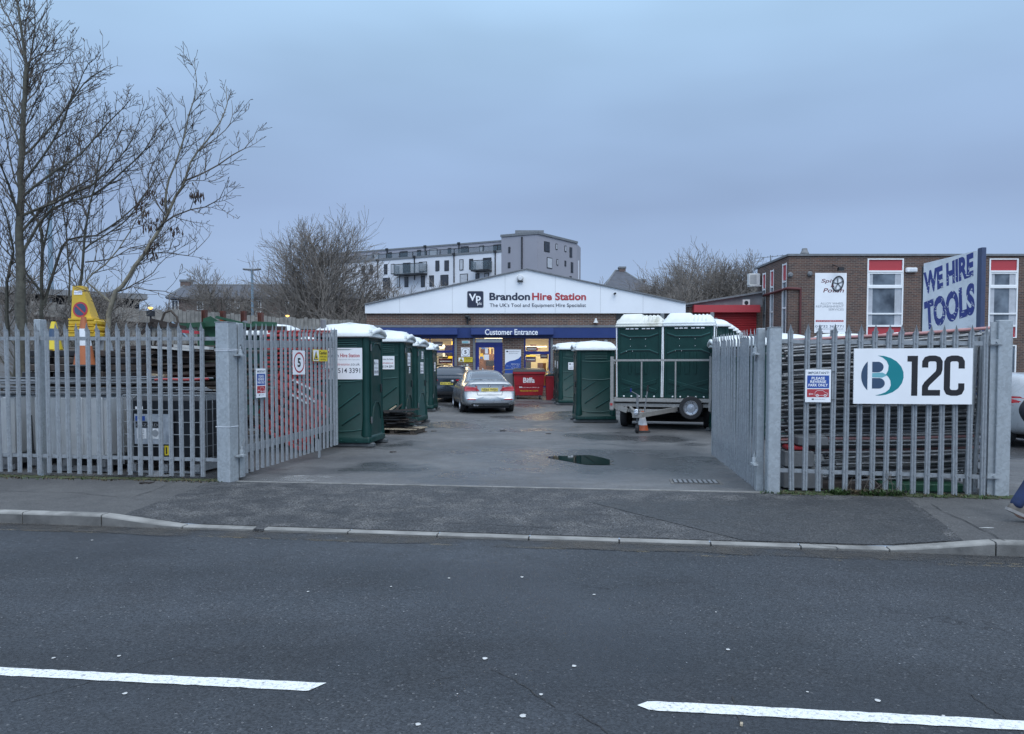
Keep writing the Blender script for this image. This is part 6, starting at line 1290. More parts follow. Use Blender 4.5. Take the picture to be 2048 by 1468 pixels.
def old_toilet(label, x0, x1, dirty, ty0=0.16):
    w_ = (x1 - x0) / F * (YT + ty0); zb_ = tz(797) + .005; w_ *= 1.03; lx_ = tx((x0 + x1) / 2); ps_ = Vector((TCX, YT, 0)) + Matrix.Rotation(TRZ, 3, 'Z') @ Vector((lx_, ty0, 0)); t_ = thing("portable_toilet", label, "portable toilet", (ps_.x, ps_.y, zb_), TRZ); hw = w_ / 2 - .015; H_ = EYE + (HY - 652) * (YT + ty0) / F - zb_; HT = EYE + (HY - 626) * (YT + ty0) / F - zb_
    mb = MB("green_plastic"); mb.box(-hw + .03, hw - .03, .02, 1.12, 0, H_, bev=.02)
    f = MB("green_rib_lit"); X = lambda p: (p - (x0 + x1) / 2) / F * (YT + ty0); Z = lambda p: EYE + (HY - p) * (YT + ty0) / F - zb_
    bx = lambda a, b_, c, d_, dp=.02, m_=mb: m_.box(a, b_, .02 - dp, .03, c, d_, bev=.006)
    bx(-hw + .03, -hw + .09, 0, H_); bx(hw - .09, hw - .03, 0, H_); bx(-hw + .09, hw - .09, 0, .06); bx(-hw + .09, hw - .09, H_ - .07, H_)
    for zt_, zbm, sgn in ((Z(666), Z(672), 1), (Z(699), Z(706), -1)):
        pts = [(-hw + .1, .012, zbm if sgn < 0 else zt_), (-hw + .32, .012, zt_ if sgn < 0 else zbm), (hw - .32, .012, zt_ if sgn < 0 else zbm), (hw - .1, .012, zbm if sgn < 0 else zt_)]
        for a, b_ in zip(pts, pts[1:]): f.beam(a, b_, .03, .022); f.use("green_louvre_shade"); f.beam(Vector(a) - Vector((0, .002, .022)), Vector(b_) - Vector((0, .002, .022)), .02, .018); f.use("green_rib_lit")  # dark strip below each bar is shade put into the colour
    for xx in (-.27, -.09, .13): bx(xx, xx + .07 if xx != -.09 else xx + .12, Z(748), Z(705), .016)
    for (a, b_, c, d_) in ((-hw + .14, Z(762), hw - .14, Z(783)), (-hw + .14, Z(783), hw - .14, Z(762))): mb.beam((a, .01 + (.004 if b_ < d_ else 0), b_), (c, .01 + (.004 if b_ < d_ else 0), d_), .09, .03, up=(0, 1, 0))
    for s_ in (-1, 1):
        f.beam((-hw + .14, .006 + .003 * s_, (Z(762) if s_ > 0 else Z(783)) + .045), (hw - .14, .006 + .003 * s_, (Z(783) if s_ > 0 else Z(762)) + .045), .008, .03, up=(0, 1, 0))  # pale upper edges paint light on the crossed bars
    mb.build("body", t_); f.build("rib", t_)
    mb = MB("white_paint")
    for s_ in (-1, 1): mb.poly([(s_ * hw, 0, H_), (s_ * hw * .985, 0, H_ * .5), (s_ * hw * (1.0 if not dirty else .97), 0, 0.02)], .016, 6); mb.poly([(s_ * hw, 1.12, H_), (s_ * hw, 1.12, 0.02)], .014, 6)
    mb.build("corner_trim", t_)
    mb = MB("sign_white")
    for k in range(6): x = -.34 + k * .115 + (.06 if k > 2 else 0); mb.box(x, x + .085, -.006, .0, H_ - .075, H_ - .05)
    for (x, z) in ((-.22, 678), (.16, 678), (-.22, 692), (.16, 692), (-.32, 702), (-.17, 702)): mb.lathe([(.008, -.003), (.006, -.01)], 8, c=(x, 0, Z(z)), axis='Y')
    for k in range(5): mb.lathe([(.022, .0), (.014, -.012)], 10, c=(-.38 + k * .19, 0, Z(793)), axis='Y')
    mb.build("rivet", t_)
    rm = "roof_plastic_dirty" if dirty else "roof_plastic"; mb = MB(rm); mb.box(-hw - .03, hw + .03, -.04, 1.18, H_ - .02, H_ + .03, bev=.01); mb.box(-hw - .015, hw + .015, -.025, 1.16, H_ + .03, H_ + .09, bev=.01); mb.use(rm)
    z0 = H_ + .085; zt_ = HT
    prof = lambda k: [(-hw, z0), (-hw + .0, z0 + .02), (-hw + .09, zt_ - .05), (-hw + .17, zt_)] 
    # left half smooth barrel, right half lower with raised ribs
    def ring(x, top, ins): return [(x, .0 + ins, z0), (x, .02 + ins, z0 + .06), (x, .12 + ins, top - .04), (x, .24 + ins, top), (x, .9 - ins, top), (x, 1.02 - ins, top - .04), (x, 1.12 - ins, z0 + .06), (x, 1.14 - ins, z0)]
    st = [(-hw, z0 + .03, .02), (-hw + .08, zt_ - .07, 0), (-hw + .15, zt_, 0), (.02, zt_, 0), (.06, zt_ - .02, 0.01), (.075, zt_ - .055, .02)]
    x = .12
    for k in range(4): st += [(x, zt_ - .055, .02), (x + .01, zt_ - .035, .01), (x + .045, zt_ - .035, .01), (x + .055, zt_ - .055, .02)]; x += .095
    st += [(hw - .12, zt_ - .05, .02), (hw - .04, z0 + .12, .02), (hw, z0 + .03, .02)]
    st = [s_ for s_ in st if s_[0] <= hw]; st.sort(); mb.loft([ring(*s_) for s_ in st]); mb.build("roof", t_, smooth=50)
    mb = MB("flashing"); mb.lathe([(.05, H_), (.05, HT + .04), (.02, HT + .05)], 10, c=(hw - .1, .9, 0)); mb.build("vent_pipe", t_); return t_
old_toilet("older green toilet with a stained white roof, left one on the galvanised trailer", 1232, 1323.5, True); old_toilet("older green toilet with a clean white roof, right one on the galvanised trailer", 1323.5, 1422, False)
# traffic cone in front of the trailer
def cone(label, X, Y, z, h, rb, mats, base=0.5, name="traffic_cone", rz=0, basemat="black_plastic", tiltx=0):
    t_ = thing(name, label, "traffic cone", (X, Y, z), R(rz)); hh = h - .04; n = 24
    mb = MB(basemat); b = base / 2; mb.box(-b, b, -b, b, 0, .045, bev=.02); mb.build("base", t_)
    zz = [0, .28, .62, .8, 1.0] if len(mats) == 4 else [0, .4, .75, 1.0]
    mb = MB(mats[0]); 
    for i, m_ in enumerate(mats): a, b2 = zz[i], zz[i + 1]; mb.use(m_); r = lambda t: rb + (0.035 - rb) * t; mb.lathe([(r(a), .04 + hh * a), (r(b2), .04 + hh * b2)], n)
    mb.build("body", t_, smooth=40); return t_
c = G(1285, 864); cone("small orange and white traffic cone under the trailer drawbar", c.x, c.y, 0, .51, .145, ("orange_plastic", "reflective_white", "reflective_white", "orange_plastic"), base=.34)

# ================================================================== CARS
def bvh_of(o):
    dg = bpy.context.evaluated_depsgraph_get(); return BVHTree.FromObject(o, dg)
def car(name, label, X, Y, rz, paint, st, rear, W, wheels, sedan=True, plate="", wr=.33):
    """st: stations from rear bumper to nose (y, half width, z bottom, z belt, z top, half roof width); rear(z) gives the fore-aft offset of the tail"""
    t_ = thing(name, label, "car", (X, Y, gz(Y)), R(rz))
    def ring(y, w_, zb, zl, zt, wr_, yo=lambda z: 0, s=1.0):
        zc = (zb + zt) / 2; P = [(0, zb), (.7 * w_, zb), (.93 * w_, zb + .05), (w_, zb + .18 if zb + .18 < zl - .2 else (zb + zl) / 2), (w_ * .985, (zb + .18 + zl) / 2), (w_ * .945, zl - .04), ((w_ * .9 + wr_) / 2 + .02, zl + (zt - zl) * .35), (wr_ + .03, zl + (zt - zl) * .8), (wr_ * .85, zt - .015 * min(1, (zt - zl) * 4)), (wr_ * .5, zt), (0, zt)]
        P = [(x * s, zc + (z - zc) * s) for x, z in P]; full = [(x, z) for x, z in P] + [(-x, z) for x, z in P[-2:0:-1]]
        return [(x, y + yo(z), z) for x, z in full]
    s0 = st[0]; rings = [ring(*s0, yo=lambda z: rear(z) - .0, s=.35), ring(*s0, yo=rear, s=.8), ring(*s0, yo=lambda z: rear(z) + .015, s=.96), ring(s0[0] + .05, *s0[1:], yo=lambda z: rear(z) * .9, s=1.0)]
    for s_ in st[1:]: rings.append(ring(*s_))
    sN = st[-1]; rings.append(ring(sN[0] + .05, *sN[1:], s=.8)); rings.append(ring(sN[0] + .06, *sN[1:], s=.35))
    mb = MB(paint); mb.loft(rings); me = mb.mesh("body"); b_ = bpy.data.objects.new("body", me); COL.objects.link(b_)
    sub = b_.modifiers.new("s", 'SUBSURF'); sub.levels = 2; sub.render_levels = 2
    ct = MB("black_plastic"); hw = W / 2
    for wy in wheels:
        for sx in (-1, 1): ct.lathe([(.02, sx * (hw - .26)), (wr + .055, sx * (hw - .26)), (wr + .055, sx * (hw + .1)), (.02, sx * (hw + .1))], 28, c=(0, wy, wr), axis='X')
    co = bpy.data.objects.new("c", ct.mesh("c")); COL.objects.link(co); bo = b_.modifiers.new("b", 'BOOLEAN'); bo.object = co; bo.operation = 'DIFFERENCE'; bo.solver = 'EXACT'
    dg = bpy.context.evaluated_depsgraph_get(); dg.update(); bv = BVHTree.FromObject(b_, dg)
    me2 = bpy.data.meshes.new_from_object(b_.evaluated_get(dg)); b_.modifiers.clear(); b_.data = me2; bpy.data.objects.remove(co); b_.parent = t_
    me2.shade_smooth(); me2.set_sharp_from_angle(angle=R(40))
    def decal(mat, quad, name, parent=t_, axis='Y', sgn=-1, nu=10, nv=6, off=.006, smooth=True, rnd=0.0, mb=None):
        """project a patch on the body. quad: 4 corners (a, z), a = x for the tail, y for a flank"""
        m_ = mb or MB(mat); m_.use(mat)
        def f(u, v):
            uu = u
            p = (Vector(quad[0]) * (1 - uu) + Vector(quad[1]) * uu) * (1 - v) + (Vector(quad[3]) * (1 - uu) + Vector(quad[2]) * uu) * v
            if axis == 'Y': o, d = Vector((p.x, -2 if sgn < 0 else 8, p.y)), Vector((0, 1 if sgn < 0 else -1, 0))
            else: o, d = Vector((sgn * 3, p.x, p.y)), Vector((-sgn, 0, 0))
            h, nrm, _, _ = bv.ray_cast(o, d); h = h if h is not None else o + d * 2.6
            return h - d * off
        m_.grid(f, nu, nv); return m_ if mb else m_.build(name, parent, smooth=60)
    for wy in wheels:
        for sx in (-1, 1): wheel(t_, sx * (hw - .12), wy, wr, wr, .22, 'X', front=sx)
    mb = MB("black_plastic"); mb.box(-hw + .25, hw - .25, .25, st[-1][0] - .3, .18, .32); mb.build("underbody", t_)
    return t_, decal, bv
# silver saloon seen from behind
stS = [(0.0, .80, .27, .84, .99, .62), (.16, .86, .24, .88, 1.04, .64), (.5, .895, .22, .91, 1.07, .62), (.82, .90, .2, .93, 1.10, .60), (1.15, .905, .2, .94, 1.25, .585), (1.6, .90, .2, .94, 1.385, .575), (2.2, .90, .2, .94, 1.43, .57), (2.8, .90, .2, .93, 1.40, .565), (3.15, .90, .2, .92, 1.24, .60), (3.5, .90, .2, .90, 1.03, .66), (4.0, .89, .22, .85, .93, .64), (4.4, .85, .24, .74, .84, .6), (4.6, .72, .30, .6, .72, .5)]
rearS = lambda z: (.0 if z < .55 else .10 * min(1, (z - .55) / .1) + .06 * max(0, (z - .65)) / .35) - (.03 if z > .93 else 0)
YS = 24.7; ct_, dc, bv = car("silver_car", "silver saloon car seen from behind in the middle of the yard", (979 - 1024) / F * YS + .02, YS, 9.0, "silver_paint", stS, rearS, 1.80, (1.0, 3.72), wr=.325)
dc("car_glass_back", [(-.60, 1.075), (.60, 1.075), (.46, 1.345), (-.46, 1.345)], "rear_window", nu=14)
mb = MB("chrome"); mb.box(-.5, .5, .9, .9, 1, 1) if False else None
for sx in (-1, 1):
    sd = dc("car_glass", [(1.25, 1.0), (3.25, .99), (2.75, 1.335), (1.75, 1.345)], "side_window", axis='X', sgn=sx, nu=16, nv=5, off=.008)
    m_ = MB("black_plastic"); dc("black_plastic", [(2.28, .99), (2.36, .99), (2.33, 1.35), (2.27, 1.35)], "", axis='X', sgn=sx, nu=2, nv=5, off=.014, mb=m_); m_.build("pillar", sd)
    m_ = MB("lamp_red"); inn, outr = .36, .80
    dc("lamp_red", [(sx * .33, .735), (sx * .855, .73), (sx * .84, .90), (sx * .42, .845)], "", nu=12, nv=5, off=.012, mb=m_); dc("lamp_red", [(.03, .76), (.22, .80), (.2, .9), (.03, .90)], "", axis='X', sgn=sx, nu=5, nv=4, off=.012, mb=m_)
    lo = m_.build("taillight", t_ := ct_, smooth=60); m_ = MB("lamp_red_light"); dc("lamp_red_light", [(sx * .58, .845), (sx * .78, .86), (sx * .76, .895), (sx * .60, .875)], "", nu=5, nv=2, off=.017, mb=m_); dc("lamp_red_light", [(sx * .45, .755), (sx * .80, .755), (sx * .80, .775), (sx * .45, .77)], "", nu=5, nv=2, off=.017, mb=m_); m_.build("lens_strip", lo)
    m_ = dc("lamp_red", [(sx * .46, .455), (sx * .73, .455), (sx * .73, .485), (sx * .46, .478)], "reflector", nu=5, nv=2, off=.012); dc("chrome", [(sx * .40, .49), (sx * .76, .50), (sx * .76, .515), (sx * .40, .50)], "bumper_trim", nu=6, nv=1, off=.012)
    mb = MB("silver_paint"); mb.box(sx * .90, sx * 1.03, 3.0, 3.12, .93, 1.06, bev=.035); mb.use("black_plastic").box(sx * .86, sx * .93, 3.03, 3.08, .94, .98); mb.build("wing_mirror", ct_, smooth=50)
    for yy in (1.75, 2.75): m_ = dc("chrome", [(yy, .80), (yy + .2, .80), (yy + .2, .825), (yy, .825)], "door_handle", axis='X', sgn=sx, nu=4, nv=2, off=.025)
    for yy in (1.55, 2.32, 3.3): dc("joint_dark", [(yy, .3), (yy + .012, .3), (yy + .012, .98), (yy, .98)], "door_seam", axis='X', sgn=sx, nu=1, nv=10, off=.004)
seam = MB("joint_dark")
for q in ([(-.47, .93 - .0), (-.455, .93), (-.39, .62), (-.40, .61)], [(.455, .93), (.47, .93), (.40, .61), (.39, .62)], [(-.395, .605), (.395, .605), (.395, .618), (-.395, .618)]): dc("joint_dark", q, "", nu=12, nv=4, off=.005, mb=seam)
seam.build("boot_seam", ct_)
dc("silver_paint", [(-.62, .965), (.62, .965), (.60, .985), (-.60, .985)], "boot_lip", nu=14, nv=2, off=.03)
pl = dc("plate_yellow", [(-.27, .725), (.27, .725), (.27, .835), (-.27, .835)], "number_plate", nu=4, nv=2, off=.016)
hy_ = bv.ray_cast(Vector((0, -2, .78)), Vector((0, 1, 0)))[0].y; nrm = bv.ray_cast(Vector((0, -2, .78)), Vector((0, 1, 0)))[1]
def yat(x, z): return bv.ray_cast(Vector((x, -2, z)), Vector((0, 1, 0)))[0].y
p = Print(0.001, fn=lambda u, v, h: (u, yat(u, v) - .021 - h, v)); p.text("VE66 WEH", -.245, .245, .745, .82, "black_print", 1, .01); p.build(pl)
mb = MB("dark_metal"); mb.lathe([(.036, 0), (.036, -.008)], 20, c=(0, yat(0, .9) - .008, .895), axis='Y'); mb.use("sign_white"); mb.lathe([(.026, -.009), (.025, -.0095)], 4, c=(0, yat(0, .9) - .008, .895), axis='Y'); mb.build("badge", ct_)
dc("dark_metal", [(-.62, .30), (.62, .30), (.60, .345), (-.60, .345)], "diffuser", nu=12, nv=2, off=.008); dc("chrome", [(-.72, .375), (.72, .375), (.72, .395), (-.72, .395)], "bumper_trim", nu=14, nv=1, off=.01)
mb = MB("chrome"); 
for x in (-.50, -.41): mb.lathe([(.038, -.05), (.038, .15), (.03, .15), (.03, -.05)], 14, c=(x, .06, .29), axis='Y')
mb.build("exhaust", ct_, smooth=50)
mb = MB("silver_paint"); mb.prism([(-.03, 1.95, 1.42), (.03, 1.95, 1.42), (.012, 2.05, 1.475), (-.012, 2.05, 1.475)], (0, .06, -.01)); mb.build("aerial_fin", ct_)
# dark hatchback further back
stH = [(0.0, .80, .30, .90, 1.02, .66), (.12, .86, .27, .93, 1.18, .62), (.45, .895, .24, .95, 1.36, .58), (.8, .90, .22, .95, 1.44, .58), (1.5, .90, .2, .95, 1.47, .585), (2.2, .90, .2, .94, 1.45, .58), (2.75, .90, .2, .93, 1.27, .61), (3.15, .90, .2, .91, 1.05, .67), (3.7, .89, .22, .88, .96, .64), (4.1, .85, .25, .76, .85, .6), (4.28, .72, .32, .6, .74, .5)]
rearH = lambda z: 0.0 if z < .55 else .05 * min(1, (z - .55) / .12) + .12 * max(0, z - .8)
YD = 29.6; cd, dc, bv = car("dark_car", "dark grey hatchback parked behind the silver car by the left window", (893 - 1024) / F * YD, YD, -7, "dark_car_paint", stH, rearH, 1.80, (.85, 3.5), wr=.33)
dc("car_glass_back", [(-.60, 1.07), (.60, 1.07), (.50, 1.32), (-.50, 1.32)], "rear_window", nu=14)
for sx in (-1, 1):
    dc("car_glass", [(.75, 1.01), (2.85, 1.0), (2.35, 1.37), (1.0, 1.38)], "side_window", axis='X', sgn=sx, nu=16, nv=5, off=.008)
    lo = dc("lamp_red", [(sx * .36, .86), (sx * .85, .82), (sx * .84, .96), (sx * .36, .90)], "taillight", nu=10, nv=4, off=.012); dc("lamp_red_light", [(sx * .45, .885), (sx * .80, .875), (sx * .80, .90), (sx * .45, .89)], "lens_strip", parent=lo, nu=6, nv=1, off=.017)
    dc("black_plastic", [(sx * .50, .40), (sx * .82, .43), (sx * .80, .56), (sx * .60, .50)], "bumper_vent", nu=6, nv=3, off=.01)
    mb = MB("dark_car_paint"); mb.box(sx * .90, sx * 1.03, 2.6, 2.72, .96, 1.09, bev=.035); mb.build("wing_mirror", cd, smooth=50)
pl = dc("plate_yellow", [(-.25, .70), (.25, .70), (.25, .80), (-.25, .80)], "number_plate", nu=4, nv=2, off=.016)
p = Print(0.001, fn=lambda u, v, h: (u, yat2(u, v) - .021 - h, v)); yat2 = lambda x, z: bv.ray_cast(Vector((x, -2, z)), Vector((0, 1, 0)))[0].y
p.text("KU21 VXE", -.22, .22, .72, .785, "black_print", 1, .01); p.build(pl)
dc("black_plastic", [(-.60, .32), (.60, .32), (.62, .44), (-.62, .44)], "diffuser", nu=12, nv=3, off=.01)
# white car beyond the right end post
YW = 14.5; cw, dc, bv = car("silver_car", "pale silver car showing between the right fence post and the picture edge", 10.58, YW, 3, "white_car_paint", stH, rearH, 1.80, (.85, 3.5), wr=.33)
dc("car_glass_back", [(-.60, 1.07), (.60, 1.07), (.50, 1.32), (-.50, 1.32)], "rear_window", nu=14)
for sx in (-1, 1): dc("lamp_red", [(sx * .55, .86), (sx * .85, .82), (sx * .84, 1.0), (sx * .55, 1.0)], "taillight", nu=8, nv=4, off=.012); dc("car_glass", [(.75, 1.01), (2.85, 1.0), (2.35, 1.37), (1.0, 1.38)], "side_window", axis='X', sgn=sx, nu=16, nv=5, off=.008)

# ================================================================== BINS AND THINGS BY THE DOOR
YB = 31.6; X0, X1 = (1027 - 1024) / F * YB, (1091 - 1024) / F * YB; zt = EYE + (HY - 742) * YB / F; zg = gz(YB); H_ = zt - zg; zbo = .17
t_ = thing("waste_bin", "large red wheeled waste bin with a dark lid and white lettering beside the silver car", "bin", ((X0 + X1) / 2, YB, zg)); hw = (X1 - X0) / 2
mb = MB("red_bin"); mb.loft([[(-hw + .08, .1, zbo), (hw - .12, .1, zbo), (hw - .12, .95, zbo), (-hw + .08, .95, zbo)], [(-hw, 0, H_ - .03), (hw - .02, 0, H_ - .03), (hw - .02, 1.05, H_ - .03), (-hw, 1.05, H_ - .03)]])
mb.box(-hw - .03, hw, -.05, 1.07, H_ - .12, H_ - .03, bev=.01)
for z in (.60, .98): k = (z - zbo) / (H_ - zbo); mb.box(-hw + .05, hw - .06, .1 - .1 * k - .015, .14, z, z + .03)
mb.build("body", t_)
mb = MB("dark_metal"); mb.loft([[(-hw - .03, -.06, H_ - .03), (hw + .01, -.06, H_ - .03), (hw + .01, 1.1, H_ - .03), (-hw - .03, 1.1, H_ - .03)], [(-hw + .02, -.02, H_ + .06), (hw - .04, -.02, H_ + .06), (hw - .04, 1.05, H_ + .12), (-hw + .02, 1.05, H_ + .12)]]); mb.build("lid", t_)
for x in (-hw + .18, hw - .22):
    for y in (.2, .85): mb = MB("rubber"); mb.lathe([(.03, -.025), (.085, -.025), (.09, 0), (.085, .025), (.03, .025)], 16, c=(x, y, .09), axis='X'); mb.use("alloy").box(x - .04, x + .04, y - .02, y + .02, .09, zbo + .01); mb.build("caster", t_)
mb = MB("dark_metal"); mb.beam((hw - .0, .1, H_ - .15), (hw + .03, .1, .35), .03, .03); mb.build("bracket", t_)
p = Print(.003, fn=lambda u, v, h: (u, .1 * (1 - (v - zbo) / (H_ - zbo)) - .006 - h, v))
p.text("Biffa", -.26, .22, .68, .9, "sign_white", 1, .03); p.text("dry mixed", -.46, -.16, 1.06, 1.12, "sign_white", 1, .01); p.text("waste", .14, .42, 1.06, 1.13, "sign_white", 1, .02); p.text("Biffa", -.42, -.28, .47, .53, "sign_white", 1, .03); p.text("www.biffa.co.uk  0800 601 601", -.26, .4, .47, .51, "sign_white", 1); p.text("PRODUCE NO WASTE", -.38, .36, .32, .38, "yellow_print", 1, .01); p.build(t_)
X0, X1 = (1092 - 1024) / F * 31.2, (1111 - 1024) / F * 31.2
t_ = thing("tool_crate", "smaller red bin with metal tools lying on top, right of the large red bin", "bin", ((X0 + X1) / 2, 31.2, gz(31.2))); hw = (X1 - X0) / 2; hh = EYE + (HY - 753) * 31.2 / F - gz(31.2)
mb = MB("red_bin"); mb.loft([[(-hw + .03, .03, 0), (hw - .03, .03, 0), (hw - .03, .6, 0), (-hw + .03, .6, 0)], [(-hw, 0, hh), (hw, 0, hh), (hw, .65, hh), (-hw, .65, hh)]]); mb.box(-hw - .02, hw + .02, -.02, .67, hh - .05, hh + .01, bev=.01); mb.build("body", t_)
mb = MB("dark_metal"); mb.box(-hw, hw, 0, .65, hh + .01, hh + .06, bev=.01); mb.build("lid", t_)
tc_ = Vector(t_.location) + Vector((0, .2, hh + .07)); mb = MB("chrome"); mb.box(tc_.x - .2, tc_.x + .3, tc_.y - .1, tc_.y + .1, tc_.z + .08, tc_.z + .14); mb.beam(tc_ + Vector((-.1, 0, .02)), tc_ + Vector((.15, 0, .3)), .03, .03); mb.beam(tc_ + Vector((-.15, 0, .0)), tc_ + Vector((.3, .05, .02)), .05, .04); mb.build("hand_tool", label="shiny metal hand tool lying on top of the smaller red bin", cat="tool")
mb = MB("room_wood"); q = A(1096, 735, 31.0); q2 = A(1090, 752, 31.0); mb.tube(q, q2, .02); mb.tube(q, A(1100, 748, 31.0), .02); mb.tube(q, A(1096, 724, 31.2), .015); mb.build("broom", label="pale wooden handled tool leaning between the two red bins", cat="tool")
q = GY(1016, 796); t_ = thing("barrow", "grey metal barrow standing between the silver car and the large red bin", "barrow", ((1018 - 1024) / F * 32.2, 32.2, gz(32.2))); mb = MB("flashing"); mb.box(-.25, .2, 0, .5, .35, 1.05, bev=.04); mb.poly([(-.3, -.05, 1.1), (-.2, -.05, 1.2), (.15, -.05, 1.22), (.3, -.02, 1.0), (.33, 0, .5)], .025, 6); mb.build("body", t_); mb = MB("rubber"); mb.lathe([(.05, -.05), (.2, -.05), (.22, 0), (.2, .05), (.05, .05)], 16, c=(0, .2, .22), axis='X'); mb.build("wheel", t_)

# ================================================================== LEFT OF THE ENTRANCE: TANKS, CONES, SCRAP
rzF = math.atan2(-0.135, 1)
def ibc_white(label, cx, Y):
    t_ = thing("liquid_tank", label, "tank", (cx, Y, 0.0), rzF); mb = MB("ibc_white"); mb.box(-.6, .6, 0, 1.0, .2, 1.17, bev=.07)
    for x in (-.50, -.17, -.02, .20, .52): mb.box(x - .035, x + .035, -.035, .02, .24, 1.12, bev=.015)
    mb.build("body", t_); mb = MB("flashing"); mb.box(-.62, .62, -.02, 1.02, 1.16, 1.185)
    for x in (-.55, -.05, .5): mb.box(x - .07, x + .07, 0, 1.0, .1, .2)
    for y in (.05, .9): mb.box(-.6, .6, y, y + .08, .02, .1)
    mb.build("pallet_frame", t_); mb = MB("dark_metal"); mb.poly([(-.62, -.01, .3), (-.64, -.02, .8), (-.60, -.02, .85), (-.58, -.02, .3)], .015, 6); mb.build("hose", t_)
XI = lambda px, d: (px - 1024) / F * d
ibc_white("pale grey liquid tank behind the left fence, nearest the black tank", XI(160, 11.75) + .05, 11.35); ibc_white("pale grey liquid tank behind the left fence, cut by the left picture edge", XI(-20, 11.95), 11.6)
t_ = thing("liquid_tank", "black liquid tank in a wire cage with labels behind the left fence", "tank", (XI(349, 11.65), 11.2, 0), rzF)
mb = MB("ibc_black"); mb.box(-.57, .57, .03, .98, .17, 1.16, bev=.09); mb.build("bottle", t_)
mb = MB("galvanised")
for z in (.22, .40, .58, .76, .94): mb.poly([(-.6, 0, z), (.6, 0, z), (.6, 1.0, z), (-.6, 1.0, z), (-.6, 0, z)], .007, 5)
for k in range(9):
    for (x, y) in ((-.6 + k * .15, -.008), (-.6 + k * .15, 1.008)): mb.tube((x, y, .14), (x, y, 1.14), .007, n=5)
for k in range(7):
    for x in (-.608, .608): mb.tube((x, k / 6, .14), (x, k / 6, 1.14), .007, n=5)
mb.poly([(-.6, 0, 1.15), (.6, 0, 1.15), (.6, 1.0, 1.15), (-.6, 1.0, 1.15), (-.6, 0, 1.15)], .014, 6); mb.build("cage", t_)
mb = MB("galvanised"); 
for y in (.05, .9): mb.box(-.6, .6, y, y + .06, .01, .04)
for x in (-.5, 0, .5): mb.box(x - .07, x + .07, .02, .98, .04, .14)
mb.build("pallet_frame", t_)
p = Print(.003, fn=lambda u, v, h: (u, -.016 - h, v)); p.rect(-.42, .44, .18, .88, "silver_label", 0); p.rect(-.4, .78, -.25, .85, "blue_print", 1); p.rect(-.4, .68, .0, .77, "black_print", 1); p.rect(-.38, .52, -.23, .67, "sign_white", 1); p.rect(-.2, .52, .02, .67, "sign_white", 1); p.disc(-.09, .6, .05, "grey_print", 2)
for k in range(5): p.rect(-.36, .64 - k * .025, -.26, .648 - k * .025, "grey_print", 2)
p.text("HAZARD", -.39, -.05, .70, .74, "grey_print", 2); p.rect(.05, .28, .17, .42, "yellow_print", 1); p.rect(.07, .3, .09, .4, "black_print", 2); p.rect(-.4, .95, -.28, .99, "sign_white", 1); p.build(t_, "label_sheet")
# flat mesh panels (steel tubes) lying over the tanks
rr = random.Random(12); TUBE = {}
def tube_obj(key, L_, r, mat, name, label, cat, group, p0, p1, n=8):
    k = (round(L_, 1), r, mat)
    if k not in TUBE:
        mb = MB(mat); nn = 6; mb.poly([(L_ * (i / nn - .5), 0, .006 * math.sin(i * 1.3)) for i in range(nn + 1)], r, n); TUBE[k] = mb.mesh(name)
    o = bpy.data.objects.new(name, TUBE[k]); COL.objects.link(o); d = (Vector(p1) - Vector(p0)); o.location = (Vector(p0) + Vector(p1)) / 2; o.rotation_euler = (rr.uniform(-3, 3), -math.asin(d.z / d.length), math.atan2(d.y, d.x)); o.rotation_mode = 'XYZ'
    m_ = Matrix.Rotation(math.atan2(d.y, d.x), 4, 'Z') @ Matrix.Rotation(-math.asin(max(-1, min(1, d.z / d.length))), 4, 'Y'); o.rotation_euler = m_.to_euler(); return tag(o, label, cat, group)
for k in range(16):
    a = rr.uniform(-.03, .05); z = 1.21 + (k % 5) * .045; y = 11.5 + rr.uniform(0, 1.2); x = -7.7 + rr.uniform(-.8, .15)
    if k == 3: tube_obj(0, .85, .018, "red_plastic", "steel_tube", "thin red-painted tube lying over the black tank behind the left fence", "tube", None, (-5.3, 11.42, z + .03), (-4.45, 11.3, z + .04))
    else: tube_obj(0, 3.2, .014, "steel_tube", "steel_tube", "thin grey steel tube lying flat over the tanks behind the left fence", "tube", "thin steel tubes over the tanks", (x, y, z), (x + 3.2, y - .4, z + a))
# block stack under the cones
n = 0
for lv in range(5):
    for i in range(4):
        x = XI(112, 12.8) + i * .43 + rr.uniform(-.04, .04); z = 1.27 + lv * .115; MBB = MB("black_plastic" if rr.random() < .6 else "wood_dark")
        if (lv == 4 and i > 2) or (lv == 3 and i == 0 and False): continue
        y = 12.55 + rr.uniform(-.05, .05); MBB.box(x - .2, x + .2, y - .25, y + .25, z, z + .105, bev=.015); MBB.build("rubber_block", label="dark rubber block in the stack under the road cones", cat="block", group="rubber blocks under the road cones")
mb = MB("wood_dark"); mb.box(XI(60, 13), XI(290, 13), 12.2, 13.0, 1.16, 1.26); 
for x in (XI(70, 13), XI(180, 13), XI(280, 13)): mb.box(x - .08, x + .08, 12.45, 12.9, 0, 1.16)
mb.build("timber_stand", label="dark timber stand under the rubber blocks behind the tanks", cat="stand")
